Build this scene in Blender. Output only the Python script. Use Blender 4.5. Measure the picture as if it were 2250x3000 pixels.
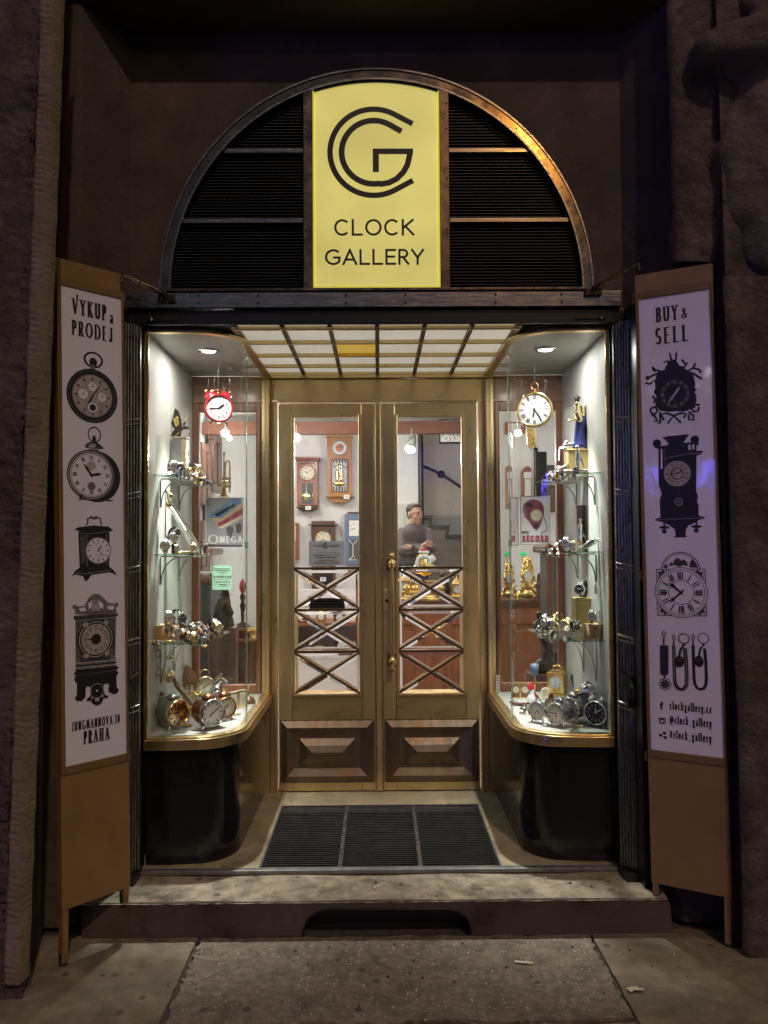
import bpy, math, random
from mathutils import Vector, Matrix
R = math.radians
rnd = random.Random(7)
S = bpy.context.scene
COL = S.collection
for _o in list(bpy.data.objects): bpy.data.objects.remove(_o)

# ------------------------------------------------------------------ camera
F, CAMZ = 2350.0, 1.545
YAW, PITCH, ROLL = R(0.41), R(1.83), R(0.35)
CR = Matrix.Rotation(-YAW, 3, 'Z') @ Matrix.Rotation(math.pi/2 + PITCH, 3, 'X') @ Matrix.Rotation(-ROLL, 3, 'Z')
cam_d = bpy.data.cameras.new("camera"); cam = bpy.data.objects.new("camera", cam_d); COL.objects.link(cam)
cam.matrix_world = Matrix.Translation((0, 0, CAMZ)) @ CR.to_4x4()
cam_d.sensor_fit = 'VERTICAL'; cam_d.sensor_height = 36; cam_d.lens = F/3000*36
cam_d.clip_start = 0.05; cam_d.clip_end = 500
S.camera = cam

# ------------------------------------------------------------------ sky, sun (street light at night), exposure
SUN_EL, SUN_AZ = R(45), R(18)          # from behind the camera, a little to the right
w = bpy.data.worlds.new("World"); S.world = w; w.use_nodes = True
nt = w.node_tree; nt.nodes.clear()
sky = nt.nodes.new('ShaderNodeTexSky'); sky.sky_type = 'NISHITA'; sky.sun_disc = False
sky.sun_elevation = SUN_EL; sky.sun_rotation = math.pi - SUN_AZ
bg = nt.nodes.new('ShaderNodeBackground'); bg.inputs[1].default_value = 0.0125
wo = nt.nodes.new('ShaderNodeOutputWorld')
nt.links.new(sky.outputs[0], bg.inputs[0]); nt.links.new(bg.outputs[0], wo.inputs[0])
sd = bpy.data.lights.new("sun", 'SUN'); sd.energy = 0.70; sd.angle = R(1.2); sd.color = (1, .72, .55)
so = bpy.data.objects.new("sun", sd); COL.objects.link(so)
_dir = Vector((math.sin(SUN_AZ)*math.cos(SUN_EL), -math.cos(SUN_AZ)*math.cos(SUN_EL), math.sin(SUN_EL)))
so.rotation_euler = _dir.to_track_quat('Z', 'Y').to_euler(); so.location = _dir*20
S.view_settings.view_transform = 'Standard'; S.view_settings.look = 'None'
S.view_settings.exposure = 0; S.view_settings.gamma = 1
S.cycles.use_denoising = True
S.cycles.max_bounces = 10; S.cycles.transparent_max_bounces = 24; S.cycles.glossy_bounces = 5
S.cycles.transmission_bounces = 8; S.cycles.diffuse_bounces = 4
S.cycles.sample_clamp_indirect = 7; S.cycles.caustics_refractive = False; S.cycles.caustics_reflective = False

def at(px, py, D):
    """point of the place at depth D metres that the photograph shows at (px, py)"""
    d = CR @ Vector(((px-1125)/F, (1500-py)/F, -1))
    return Vector((0, 0, CAMZ)) + d*(D/d.y)
def pr(x0, y0, x1, y1, D):
    a = at((x0+x1)/2, y0, D); b = at((x0+x1)/2, y1, D); c = at(x0, (y0+y1)/2, D); d = at(x1, (y0+y1)/2, D)
    return c.x, d.x, b.z, a.z

# ------------------------------------------------------------------ materials
MATS = {}
def M(name, col=None, rough=.5, metal=0, var=0, vs=6, bump=0, bs=60, st=(1,1,1), coat=0, rv=0, em=None, es=0, spec=.5, bd=.01, dirt=None, ds=3, dt=(.5,.65)):
    if name in MATS: return MATS[name]
    m = bpy.data.materials.new(name); m.use_nodes = True; n = m.node_tree; L = n.links
    b = n.nodes['Principled BSDF']
    b.inputs['Base Color'].default_value = (*col, 1); b.inputs['Roughness'].default_value = rough
    b.inputs['Metallic'].default_value = metal; b.inputs['Specular IOR Level'].default_value = spec
    if coat: b.inputs['Coat Weight'].default_value = coat; b.inputs['Coat Roughness'].default_value = .04
    if em: b.inputs['Emission Color'].default_value = (*em, 1); b.inputs['Emission Strength'].default_value = es
    if var or bump or rv or dirt:
        tc = n.nodes.new('ShaderNodeTexCoord'); mp = n.nodes.new('ShaderNodeMapping'); mp.inputs['Scale'].default_value = st
        L.new(tc.outputs['Object'], mp.inputs['Vector'])
        def noise(sc, det=6, ro=.6):
            t = n.nodes.new('ShaderNodeTexNoise'); t.inputs['Scale'].default_value = sc; t.inputs['Detail'].default_value = det
            t.inputs['Roughness'].default_value = ro; L.new(mp.outputs[0], t.inputs['Vector']); return t
        if var or dirt:
            t = noise(vs); r = n.nodes.new('ShaderNodeValToRGB'); L.new(t.outputs['Fac'], r.inputs[0])
            r.color_ramp.elements[0].position = .3; r.color_ramp.elements[1].position = .7
            r.color_ramp.elements[0].color = (*[c*(1-var) for c in col], 1); r.color_ramp.elements[1].color = (*[min(1, c*(1+var)) for c in col], 1)
            out = r.outputs[0]
            if dirt:
                t2 = noise(ds, 8, .65); r2 = n.nodes.new('ShaderNodeValToRGB'); L.new(t2.outputs['Fac'], r2.inputs[0])
                r2.color_ramp.elements[0].position = dt[0]; r2.color_ramp.elements[1].position = dt[1]
                mx = n.nodes.new('ShaderNodeMixRGB'); L.new(r2.outputs[0], mx.inputs[0]); L.new(out, mx.inputs[1]); mx.inputs[2].default_value = (*dirt, 1)
                out = mx.outputs[0]
            L.new(out, b.inputs['Base Color'])
        if rv:
            t = noise(vs*2.3); mr = n.nodes.new('ShaderNodeMapRange'); L.new(t.outputs['Fac'], mr.inputs[0])
            mr.inputs[1].default_value = .3; mr.inputs[2].default_value = .7
            mr.inputs[3].default_value = max(.03, rough-rv); mr.inputs[4].default_value = min(1, rough+rv); L.new(mr.outputs[0], b.inputs['Roughness'])
        if bump:
            t = noise(bs, 8, .65); bp = n.nodes.new('ShaderNodeBump'); bp.inputs['Strength'].default_value = bump; bp.inputs['Distance'].default_value = bd
            L.new(t.outputs['Fac'], bp.inputs['Height']); L.new(bp.outputs[0], b.inputs['Normal'])
    MATS[name] = m; return m
def emis(name, col, s, var=0):
    if name in MATS: return MATS[name]
    m = M(name, tuple(c*.5 for c in col), .4, em=col, es=s)
    if var:
        n = m.node_tree; t = n.nodes.new('ShaderNodeTexNoise'); t.inputs['Scale'].default_value = 2.2; t.inputs['Detail'].default_value = 2
        tc = n.nodes.new('ShaderNodeTexCoord'); n.links.new(tc.outputs['Object'], t.inputs['Vector'])
        mr = n.nodes.new('ShaderNodeMapRange'); mr.inputs[1].default_value = .3; mr.inputs[2].default_value = .7
        mr.inputs[3].default_value = s*(1-var); mr.inputs[4].default_value = s*(1+var)
        n.links.new(t.outputs['Fac'], mr.inputs[0]); n.links.new(mr.outputs[0], n.nodes['Principled BSDF'].inputs['Emission Strength'])
    return m
def thin_glass(name, tint=(.96, .98, .97), refl=1.0, rough=.01, smear=.0):
    m = bpy.data.materials.new(name); m.use_nodes = True; n = m.node_tree; L = n.links; n.nodes.clear()
    tr = n.nodes.new('ShaderNodeBsdfTransparent'); tr.inputs[0].default_value = (*tint, 1)
    gl = n.nodes.new('ShaderNodeBsdfGlossy'); gl.inputs['Roughness'].default_value = rough
    lw = n.nodes.new('ShaderNodeLayerWeight'); lw.inputs[0].default_value = .5
    pw = n.nodes.new('ShaderNodeMath'); pw.operation = 'POWER'; pw.inputs[1].default_value = 5; L.new(lw.outputs['Facing'], pw.inputs[0])
    ml = n.nodes.new('ShaderNodeMath'); ml.operation = 'MULTIPLY_ADD'; ml.inputs[1].default_value = .8*refl; ml.inputs[2].default_value = .05*refl; L.new(pw.outputs[0], ml.inputs[0])
    cl = n.nodes.new('ShaderNodeClamp'); L.new(ml.outputs[0], cl.inputs[0])
    mx = n.nodes.new('ShaderNodeMixShader'); L.new(cl.outputs[0], mx.inputs[0]); L.new(tr.outputs[0], mx.inputs[1]); L.new(gl.outputs[0], mx.inputs[2])
    o = n.nodes.new('ShaderNodeOutputMaterial'); last = mx
    if smear:
        df = n.nodes.new('ShaderNodeBsdfDiffuse'); df.inputs[0].default_value = (.8, .82, .8, 1)
        tc = n.nodes.new('ShaderNodeTexCoord'); mp = n.nodes.new('ShaderNodeMapping'); mp.inputs['Scale'].default_value = (6, 6, 2.5)
        L.new(tc.outputs['Object'], mp.inputs[0]); t = n.nodes.new('ShaderNodeTexNoise'); t.inputs['Scale'].default_value = 3; t.inputs['Detail'].default_value = 9; t.inputs['Roughness'].default_value = .7
        L.new(mp.outputs[0], t.inputs['Vector']); mr = n.nodes.new('ShaderNodeMapRange'); mr.inputs[1].default_value = .52; mr.inputs[2].default_value = .8; mr.inputs[3].default_value = 0; mr.inputs[4].default_value = smear
        L.new(t.outputs['Fac'], mr.inputs[0]); m2 = n.nodes.new('ShaderNodeMixShader'); L.new(mr.outputs[0], m2.inputs[0]); L.new(mx.outputs[0], m2.inputs[1]); L.new(df.outputs[0], m2.inputs[2]); last = m2
    L.new(last.outputs[0], o.inputs[0]); MATS[name] = m; return m
def solid_glass(name, col=(1, 1, 1), rough=0, ior=1.48):
    m = bpy.data.materials.new(name); m.use_nodes = True; b = m.node_tree.nodes['Principled BSDF']
    b.inputs['Base Color'].default_value = (*col, 1); b.inputs['Transmission Weight'].default_value = 1; b.inputs['Roughness'].default_value = rough; b.inputs['IOR'].default_value = ior
    MATS[name] = m; return m

def wood(name, c0, c1, scale=4, st=(6, 6, .6), rough=.4, coat=.2):
    m = bpy.data.materials.new(name); m.use_nodes = True; n = m.node_tree; L = n.links; b = n.nodes['Principled BSDF']
    tc = n.nodes.new('ShaderNodeTexCoord'); mp = n.nodes.new('ShaderNodeMapping'); mp.inputs['Scale'].default_value = st; L.new(tc.outputs['Object'], mp.inputs[0])
    t = n.nodes.new('ShaderNodeTexNoise'); t.inputs['Scale'].default_value = scale; t.inputs['Detail'].default_value = 9; t.inputs['Distortion'].default_value = 1.3; L.new(mp.outputs[0], t.inputs['Vector'])
    r = n.nodes.new('ShaderNodeValToRGB'); r.color_ramp.elements[0].position = .35; r.color_ramp.elements[1].position = .66
    r.color_ramp.elements[0].color = (*c0, 1); r.color_ramp.elements[1].color = (*c1, 1); L.new(t.outputs['Fac'], r.inputs[0]); L.new(r.outputs[0], b.inputs['Base Color'])
    b.inputs['Roughness'].default_value = rough; b.inputs['Coat Weight'].default_value = coat; b.inputs['Coat Roughness'].default_value = .15
    MATS[name] = m; return m

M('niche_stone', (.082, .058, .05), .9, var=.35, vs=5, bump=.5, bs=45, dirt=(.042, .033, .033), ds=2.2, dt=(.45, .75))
M('rough_stone', (.13, .095, .085), .95, var=.5, vs=9, bump=1.0, bs=24, bd=.03, dirt=(.045, .035, .035), ds=3.5, dt=(.4, .7))
M('margin_stone', (.22, .175, .12), .9, var=.35, vs=14, bump=.8, bs=40, bd=.012, dirt=(.16, .11, .075), ds=7, dt=(.45, .7))
M('statue_stone', (.135, .105, .09), .95, var=.4, vs=6, bump=.9, bs=18, bd=.03, dirt=(.08, .06, .055), ds=3, dt=(.45, .7))
M('step_stone', (.33, .28, .20), .85, var=.35, vs=16, bump=.8, bs=110, bd=.007, dirt=(.10, .08, .055), ds=9, dt=(.46, .68))
M('floor_stone', (.34, .28, .175), .6, var=.2, vs=7, bump=.3, bs=70, bd=.004, dirt=(.16, .12, .07), ds=5, dt=(.48, .72))
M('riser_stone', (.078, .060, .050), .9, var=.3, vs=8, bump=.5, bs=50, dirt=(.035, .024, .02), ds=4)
M('slab_smooth', (.24, .20, .14), .8, var=.3, vs=14, bump=.6, bs=150, bd=.004, dirt=(.11, .09, .065), ds=4, dt=(.42, .68))
M('ground_dark', (.07, .055, .045), .95, var=.4, vs=30, bump=.6, bs=60)
def chips(name, base, dirt):
    m = M(name, base, .8, var=.4, vs=34, bump=1.0, bs=95, bd=.012, dirt=dirt, ds=9, dt=(.48, .7)); n = m.node_tree; L = n.links; b = n.nodes['Principled BSDF']
    src = b.inputs['Base Color'].links[0].from_socket
    tc = n.nodes.new('ShaderNodeTexCoord')
    v = n.nodes.new('ShaderNodeTexVoronoi'); v.inputs['Scale'].default_value = 75; L.new(tc.outputs['Object'], v.inputs['Vector'])
    sx = n.nodes.new('ShaderNodeSeparateColor'); L.new(v.outputs['Color'], sx.inputs[0])
    g = n.nodes.new('ShaderNodeMath'); g.operation = 'GREATER_THAN'; g.inputs[1].default_value = .80; L.new(sx.outputs[0], g.inputs[0])
    d = n.nodes.new('ShaderNodeMath'); d.operation = 'LESS_THAN'; d.inputs[1].default_value = .24; L.new(v.outputs['Distance'], d.inputs[0])
    mu = n.nodes.new('ShaderNodeMath'); mu.operation = 'MULTIPLY'; L.new(g.outputs[0], mu.inputs[0]); L.new(d.outputs[0], mu.inputs[1])
    mx = n.nodes.new('ShaderNodeMixRGB'); L.new(mu.outputs[0], mx.inputs[0]); L.new(src, mx.inputs[1]); mx.inputs[2].default_value = (.55, .51, .42, 1); L.new(mx.outputs[0], b.inputs['Base Color'])
chips('slab_rough', (.25, .21, .16), (.12, .095, .07))
def gum(name):
    n = MATS[name].node_tree; L = n.links; b = n.nodes['Principled BSDF']; src = b.inputs['Base Color'].links[0].from_socket
    tc = n.nodes.new('ShaderNodeTexCoord'); v = n.nodes.new('ShaderNodeTexVoronoi'); v.inputs['Scale'].default_value = 13; L.new(tc.outputs['Object'], v.inputs['Vector'])
    d = n.nodes.new('ShaderNodeMapRange'); d.inputs[1].default_value = .16; d.inputs[2].default_value = .22; d.inputs[3].default_value = .75; d.inputs[4].default_value = 0; L.new(v.outputs['Distance'], d.inputs[0])
    sx = n.nodes.new('ShaderNodeSeparateColor'); L.new(v.outputs['Color'], sx.inputs[0]); g = n.nodes.new('ShaderNodeMath'); g.operation = 'GREATER_THAN'; g.inputs[1].default_value = .72; L.new(sx.outputs[1], g.inputs[0])
    mu = n.nodes.new('ShaderNodeMath'); mu.operation = 'MULTIPLY'; L.new(g.outputs[0], mu.inputs[0]); L.new(d.outputs[0], mu.inputs[1])
    mx = n.nodes.new('ShaderNodeMixRGB'); L.new(mu.outputs[0], mx.inputs[0]); L.new(src, mx.inputs[1]); mx.inputs[2].default_value = (.075, .06, .045, 1); L.new(mx.outputs[0], b.inputs['Base Color'])
for q in ('slab_rough', 'slab_smooth', 'step_stone', 'floor_stone'): gum(q)
M('brass', (.76, .58, .29), .31, .96, var=.06, vs=1.6, st=(5, 5, 1.2), rv=.05, dirt=(.62, .46, .23), ds=.5, dt=(.4, .8))
M('brass_across', (.72, .55, .27), .30, .96, var=.06, vs=1.6, st=(1.2, 5, 5), rv=.05, dirt=(.58, .43, .21), ds=.5, dt=(.45, .8))
def brushed(name, amt, rot):
    n = MATS[name].node_tree; b = n.nodes['Principled BSDF']; b.inputs['Anisotropic'].default_value = amt; b.inputs['Anisotropic Rotation'].default_value = rot
    t = n.nodes.new('ShaderNodeTangent'); t.direction_type = 'RADIAL'; t.axis = 'Z'; n.links.new(t.outputs[0], b.inputs['Tangent'])
brushed('brass', .75, .25); brushed('brass_across', .6, .25)
M('brass_dull', (.20, .155, .11), .5, .9, var=.2, vs=4, rv=.1, st=(6, 6, 2), dirt=(.2, .125, .065), ds=2)
M('brass_bright', (.80, .60, .27), .2, 1, var=.1, vs=8)
M('bronze', (.20, .15, .115), .27, 1, var=.25, vs=9, rv=.12, bump=.08, bs=30, bd=.003, dirt=(.16, .11, .085), ds=4)
M('arch_bronze', (.30, .225, .16), .17, 1, var=.25, vs=9, rv=.08, dirt=(.16, .115, .085), ds=5)
M('bronze_pale', (.34, .31, .31), .26, 1, var=.2, vs=8, rv=.1, st=(.6, 6, 6))
M('black_paint', (.008, .008, .009), .35, 0, var=.2, vs=5)
M('black_granite', (.006, .006, .007), .16, 0, var=.5, vs=40, rv=.06)
M('louvre', (.035, .03, .026), .42, .3, var=.3, vs=5)
M('steel', (.42, .42, .40), .3, .9, var=.2, vs=8, st=(4, 4, .5), rv=.1)
M('iron_grate', (.10, .10, .098), .7, 0, var=.3, vs=20, spec=.15)
M('bar_steel', (.20, .20, .195), .45, .5, var=.3, vs=20)
M('floor_tile', (.50, .46, .42), .4, var=.1, vs=6)
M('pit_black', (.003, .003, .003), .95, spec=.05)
M('lattice_bronze', (.17, .11, .06), .4, .9, var=.2, vs=8)
M('board_ochre', (.25, .15, .055), .5, 0, var=.2, vs=5, rv=.12, dirt=(.17, .10, .04), ds=1.6, dt=(.5, .8))
M('board_edge', (.22, .13, .05), .5, .3, var=.15, vs=6)
M('paper', (.80, .78, .90), .35, 0, coat=.55)
M('ink', (.012, .011, .011), .5)
M('ink_dark', (.05, .046, .044), .5, var=.4, vs=60)
M('ink_mid', (.17, .155, .15), .5, var=.4, vs=60)
M('ink_light', (.42, .38, .36), .5, var=.25, vs=60)
M('panel_white', (.62, .62, .57), .45, var=.06, vs=3, coat=.15)
M('panel_grey', (.42, .42, .39), .4, var=.08, vs=3)
M('wall_white', (.80, .785, .77), .7, var=.03, vs=3)
M('wall_grey', (.74, .71, .68), .8, var=.04, vs=3)
M('white', (.82, .81, .78), .45)
M('cream', (.72, .66, .50), .45, var=.06, vs=20)
M('gold', (.83, .60, .22), .22, 1, var=.15, vs=20)
M('gold_pale', (.80, .66, .36), .22, 1, var=.15, vs=30)
M('silver', (.72, .71, .69), .16, 1, var=.12, vs=30)
M('pewter', (.34, .34, .31), .34, .9, var=.2, vs=20)
M('copper', (.40, .17, .09), .28, .9, var=.2, vs=15)
M('red_paint', (.42, .012, .025), .18, coat=.6)
M('red_brown', (.16, .045, .03), .35, .4, var=.2, vs=15)
M('leather_dark', (.03, .02, .017), .5, var=.3, vs=30)
M('leather_brown', (.19, .085, .04), .5, var=.3, vs=30)
M('tan_card', (.42, .25, .11), .6, var=.15, vs=12)
M('gold_card', (.48, .36, .13), .35, .5, var=.15, vs=12)
M('bronze_dark', (.05, .04, .032), .35, .7, var=.3, vs=20)
M('cabinet_grey', (.10, .10, .095), .5, .3, var=.2, vs=6)
M('blue_cloak', (.025, .03, .16), .4, var=.3, vs=30)
M('skin', (.52, .29, .21), .5, var=.08, vs=20)
M('hair', (.045, .03, .022), .6, var=.4, vs=60)
M('sweater', (.115, .095, .10), .9, var=.12, vs=60, bump=.2, bs=180)
M('trousers', (.055, .055, .07), .9, var=.2, vs=20)
M('green_card', (.34, .60, .43), .6)
M('card_grey', (.60, .61, .66), .5)
M('poster_grey', (.36, .36, .40), .5)
M('poster_pale', (.66, .64, .64), .5)
M('plum', (.22, .055, .10), .5, var=.2, vs=20)
M('poster_red', (.33, .06, .09), .5)
M('poster_blue', (.15, .26, .45), .5)
M('poster_tan', (.60, .44, .28), .5)
M('shadow_grey', (.09, .085, .09), .5)
M('blue_clock', (.14, .19, .28), .45, var=.1, vs=8)
M('green_lamp', (.01, .25, .07), .2, em=(.02, .75, .22), es=.7)
M('rubber', (.02, .02, .02), .6)
M('pale_door', (.62, .62, .55), .5)
wood('cherry', (.20, .062, .022), (.32, .115, .045))
wood('oak', (.30, .125, .035), (.46, .22, .075))
wood('walnut', (.085, .034, .02), (.15, .06, .032))
wood('frame_wood', (.27, .13, .07), (.42, .225, .13), st=(.7, 6, 6))
wood('jamb_wood', (.26, .10, .045), (.38, .16, .08))
wood('beam_wood', (.11, .031, .013), (.15, .044, .02), st=(.6, 6, 6))
wood('counter_wood', (.27, .095, .042), (.40, .155, .07))
wood('stair_board', (.10, .08, .072), (.145, .12, .105), st=(.5, 6, 9), rough=.6, coat=0)
M('stair_dark', (.018, .015, .014), .4)
thin_glass('window_glass', refl=.9, smear=.10)
thin_glass('back_glass', refl=.6)
thin_glass('shelf_glass', (.955, .988, .972), 1.2)
thin_glass('clock_glass', refl=.7)
solid_glass('bevel_glass')
solid_glass('edge_glass', (.55, .85, .72))
solid_glass('clear_glass', (.95, .97, .96))
emis('tile_glow', (1, .92, .76), .38, .10)
emis('tile_yellow', (.95, .62, .10), .42)
emis('sign_yellow', (.62, .54, .155), .90, .18)
emis('sign_edge', (.62, .58, .06), .8)
emis('lamp', (1, .95, .88), 28)
emis('shop_lamp', (1, .95, .88), 3.5)

# ------------------------------------------------------------------ mesh builder
class MB:
    def __init__(s): s.v, s.f, s.mi, s.sm = [], [], [], []; s.T = Matrix.Identity(4); s.m = 0
    def add(s, vs, fs, smooth=False):
        o = len(s.v); s.v += [s.T @ Vector(p) for p in vs]
        for f in fs: s.f.append(tuple(i+o for i in f)); s.mi.append(s.m); s.sm.append(smooth)
        return s
    def box(s, x0, x1, y0, y1, z0, z1):
        return s.add([(x0,y0,z0),(x1,y0,z0),(x1,y1,z0),(x0,y1,z0),(x0,y0,z1),(x1,y0,z1),(x1,y1,z1),(x0,y1,z1)],
                     [(0,3,2,1),(4,5,6,7),(0,1,5,4),(1,2,6,5),(2,3,7,6),(3,0,4,7)])
    def hexa(s, p):  # 8 points: bottom ring, top ring
        return s.add(p, [(0,3,2,1),(4,5,6,7),(0,1,5,4),(1,2,6,5),(2,3,7,6),(3,0,4,7)])
    def cyl(s, p0, p1, r0, r1=None, n=14, smooth=True):
        return s.tube([p0, p1], [r0, r0 if r1 is None else r1], n, smooth=smooth)
    def tube(s, pts, r, n=8, closed=False, smooth=True, flat=1.0):
        pts = [Vector(p) for p in pts]; k = len(pts); rs = r if isinstance(r, (list, tuple)) else [r]*k
        tg = []
        for i in range(k):
            a = pts[(i-1) % k] if closed or i else pts[i]; b = pts[(i+1) % k] if closed or i < k-1 else pts[i]
            t = (b-a); tg.append(t.normalized() if t.length > 1e-9 else Vector((0, 0, 1)))
        up = Vector((0, 0, 1)) if abs(tg[0].z) < .9 else Vector((0, 1, 0))
        nx = tg[0].cross(up).normalized(); vs = []
        for i in range(k):
            nx = (nx - tg[i]*nx.dot(tg[i])); nx = nx.normalized() if nx.length > 1e-6 else tg[i].orthogonal().normalized(); ny = tg[i].cross(nx)
            for j in range(n):
                a = 2*math.pi*j/n; vs.append(pts[i] + nx*(rs[i]*math.cos(a)) + ny*(rs[i]*flat*math.sin(a)))
        fs = []
        for i in range(k if closed else k-1):
            i2 = (i+1) % k
            for j in range(n): fs.append((i*n+j, i*n+(j+1) % n, i2*n+(j+1) % n, i2*n+j))
        s.add(vs, fs, smooth)
        if not closed: s.add(vs[:n], [tuple(range(n-1, -1, -1))]); s.add(vs[-n:], [tuple(range(n))])
        return s
    def lathe(s, prof, c=(0,0,0), axis='z', n=24, smooth=True, sx=1, sy=1, caps=True):
        c = Vector(c); vs, fs = [], []
        for r, h in prof:
            for j in range(n):
                a = 2*math.pi*j/n; x, y = r*math.cos(a)*sx, r*math.sin(a)*sy
                vs.append(c + {'z': Vector((x, y, h)), 'y': Vector((x, h, y)), 'x': Vector((h, x, y))}[axis])
        for i in range(len(prof)-1):
            for j in range(n): fs.append((i*n+j, i*n+(j+1) % n, (i+1)*n+(j+1) % n, (i+1)*n+j))
        s.add(vs, fs, smooth)
        if not caps: return s
        if prof[0][0] > 1e-6: s.add(vs[:n], [tuple(range(n-1, -1, -1))])
        if prof[-1][0] > 1e-6: s.add(vs[-n:], [tuple(range(n))])
        return s
    def sph(s, c, r, n=16):
        rx, ry, rz = r if isinstance(r, (tuple, list)) else (r, r, r); h = max(6, n//2); vs, fs = [], []
        for i in range(h+1):
            t = math.pi*i/h
            for j in range(n): a = 2*math.pi*j/n; vs.append((c[0]+rx*math.sin(t)*math.cos(a), c[1]+ry*math.sin(t)*math.sin(a), c[2]+rz*math.cos(t)))
        for i in range(h):
            for j in range(n): fs.append((i*n+j, (i+1)*n+j, (i+1)*n+(j+1) % n, i*n+(j+1) % n))
        return s.add(vs, fs, True)
    def cap(s, p0, p1, r0, r1, n=10):   # tapered capsule
        p0, p1 = Vector(p0), Vector(p1); s.sph(p0, r0, n); s.sph(p1, r1, n); return s.tube([p0, p1], [r0, r1], n)
    def torus(s, c, Rr, r, axis='y', n=28, m=8, a0=0, a1=360, sx=1, sy=1):
        c = Vector(c); full = abs(a1-a0) >= 360; k = n if full else n+1; pts = []
        for i in range(k):
            a = R(a0 + (a1-a0)*i/n); x, y = Rr*sx*math.cos(a), Rr*sy*math.sin(a)
            pts.append(c + {'y': Vector((x, 0, y)), 'z': Vector((x, y, 0)), 'x': Vector((0, x, y))}[axis])
        return s.tube(pts, r, m, closed=full)
    def prism(s, poly, y0, y1):         # polygon in x,z pushed along y
        k = len(poly); vs = [(x, y0, z) for x, z in poly] + [(x, y1, z) for x, z in poly]
        return s.add(vs, [tuple(range(k)), tuple(range(2*k-1, k-1, -1))] + [(i, i+k, (i+1) % k+k, (i+1) % k) for i in range(k)])
    def prismz(s, poly, z0, z1):
        k = len(poly); vs = [(x, y, z0) for x, y in poly] + [(x, y, z1) for x, y in poly]
        return s.add(vs, [tuple(range(k-1, -1, -1)), tuple(range(k, 2*k))] + [(i, (i+1) % k, (i+1) % k+k, i+k) for i in range(k)])
    def grid(s, fn, nu, nv, smooth=True):
        vs = [fn(i/nu, j/nv) for j in range(nv+1) for i in range(nu+1)]
        return s.add(vs, [(j*(nu+1)+i, j*(nu+1)+i+1, (j+1)*(nu+1)+i+1, (j+1)*(nu+1)+i) for j in range(nv) for i in range(nu)], smooth)

def setp(o, label=None, cat=None, group=None, kind=None):
    if label: o['label'] = label
    if cat: o['category'] = cat
    if group: o['group'] = group
    if kind: o['kind'] = kind
    return o
def thing(name, label, cat, loc=(0,0,0), rz=0, group=None, rot=None):
    o = bpy.data.objects.new(name, None); COL.objects.link(o); o.empty_display_size = .05
    o.location = loc; o.rotation_euler = rot or (0, 0, rz)
    return setp(o, label, cat, group)
def obj(name, mb, mats, parent=None, label=None, world=False, bevel=0, remesh=0, smooth_it=0, loc=None, seg=2):
    me = bpy.data.meshes.new(name)
    off = Vector((0, 0, 0))
    if world and parent is not None:
        q = parent
        while q is not None: off += Vector(q.location); q = q.parent
    if loc is not None: off += Vector(loc)
    me.from_pydata([v - off for v in mb.v], [], mb.f)
    mats = mats if isinstance(mats, (list, tuple)) else [mats]
    for m in mats: me.materials.append(MATS[m] if isinstance(m, str) else m)
    me.polygons.foreach_set('material_index', [min(i, len(mats)-1) for i in mb.mi]); me.polygons.foreach_set('use_smooth', mb.sm)
    me.update()
    o = bpy.data.objects.new(name, me); COL.objects.link(o)
    if parent is not None: o.parent = parent
    if loc is not None: o.location = loc
    if label: o['label'] = label
    if bevel:
        b = o.modifiers.new('bevel', 'BEVEL'); b.width = bevel; b.segments = seg; b.limit_method = 'ANGLE'; b.angle_limit = R(40)
    if remesh:
        b = o.modifiers.new('remesh', 'REMESH'); b.mode = 'VOXEL'; b.voxel_size = remesh; b.use_smooth_shade = True
    if smooth_it:
        b = o.modifiers.new('smooth', 'SMOOTH'); b.factor = .5; b.iterations = smooth_it
    return o
def clone(o, loc=None, rot=None, label=None, scale=None, parent=None, group=None):
    c = o.copy(); COL.objects.link(c)
    if parent is not None: c.parent = parent
    if loc is not None: c.location = loc
    if rot is not None: c.rotation_euler = rot
    if scale is not None: c.scale = (scale,)*3
    if label: c['label'] = label
    if group: c['group'] = group
    for ch in list(o.children): clone(ch, parent=c)
    return c

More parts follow.
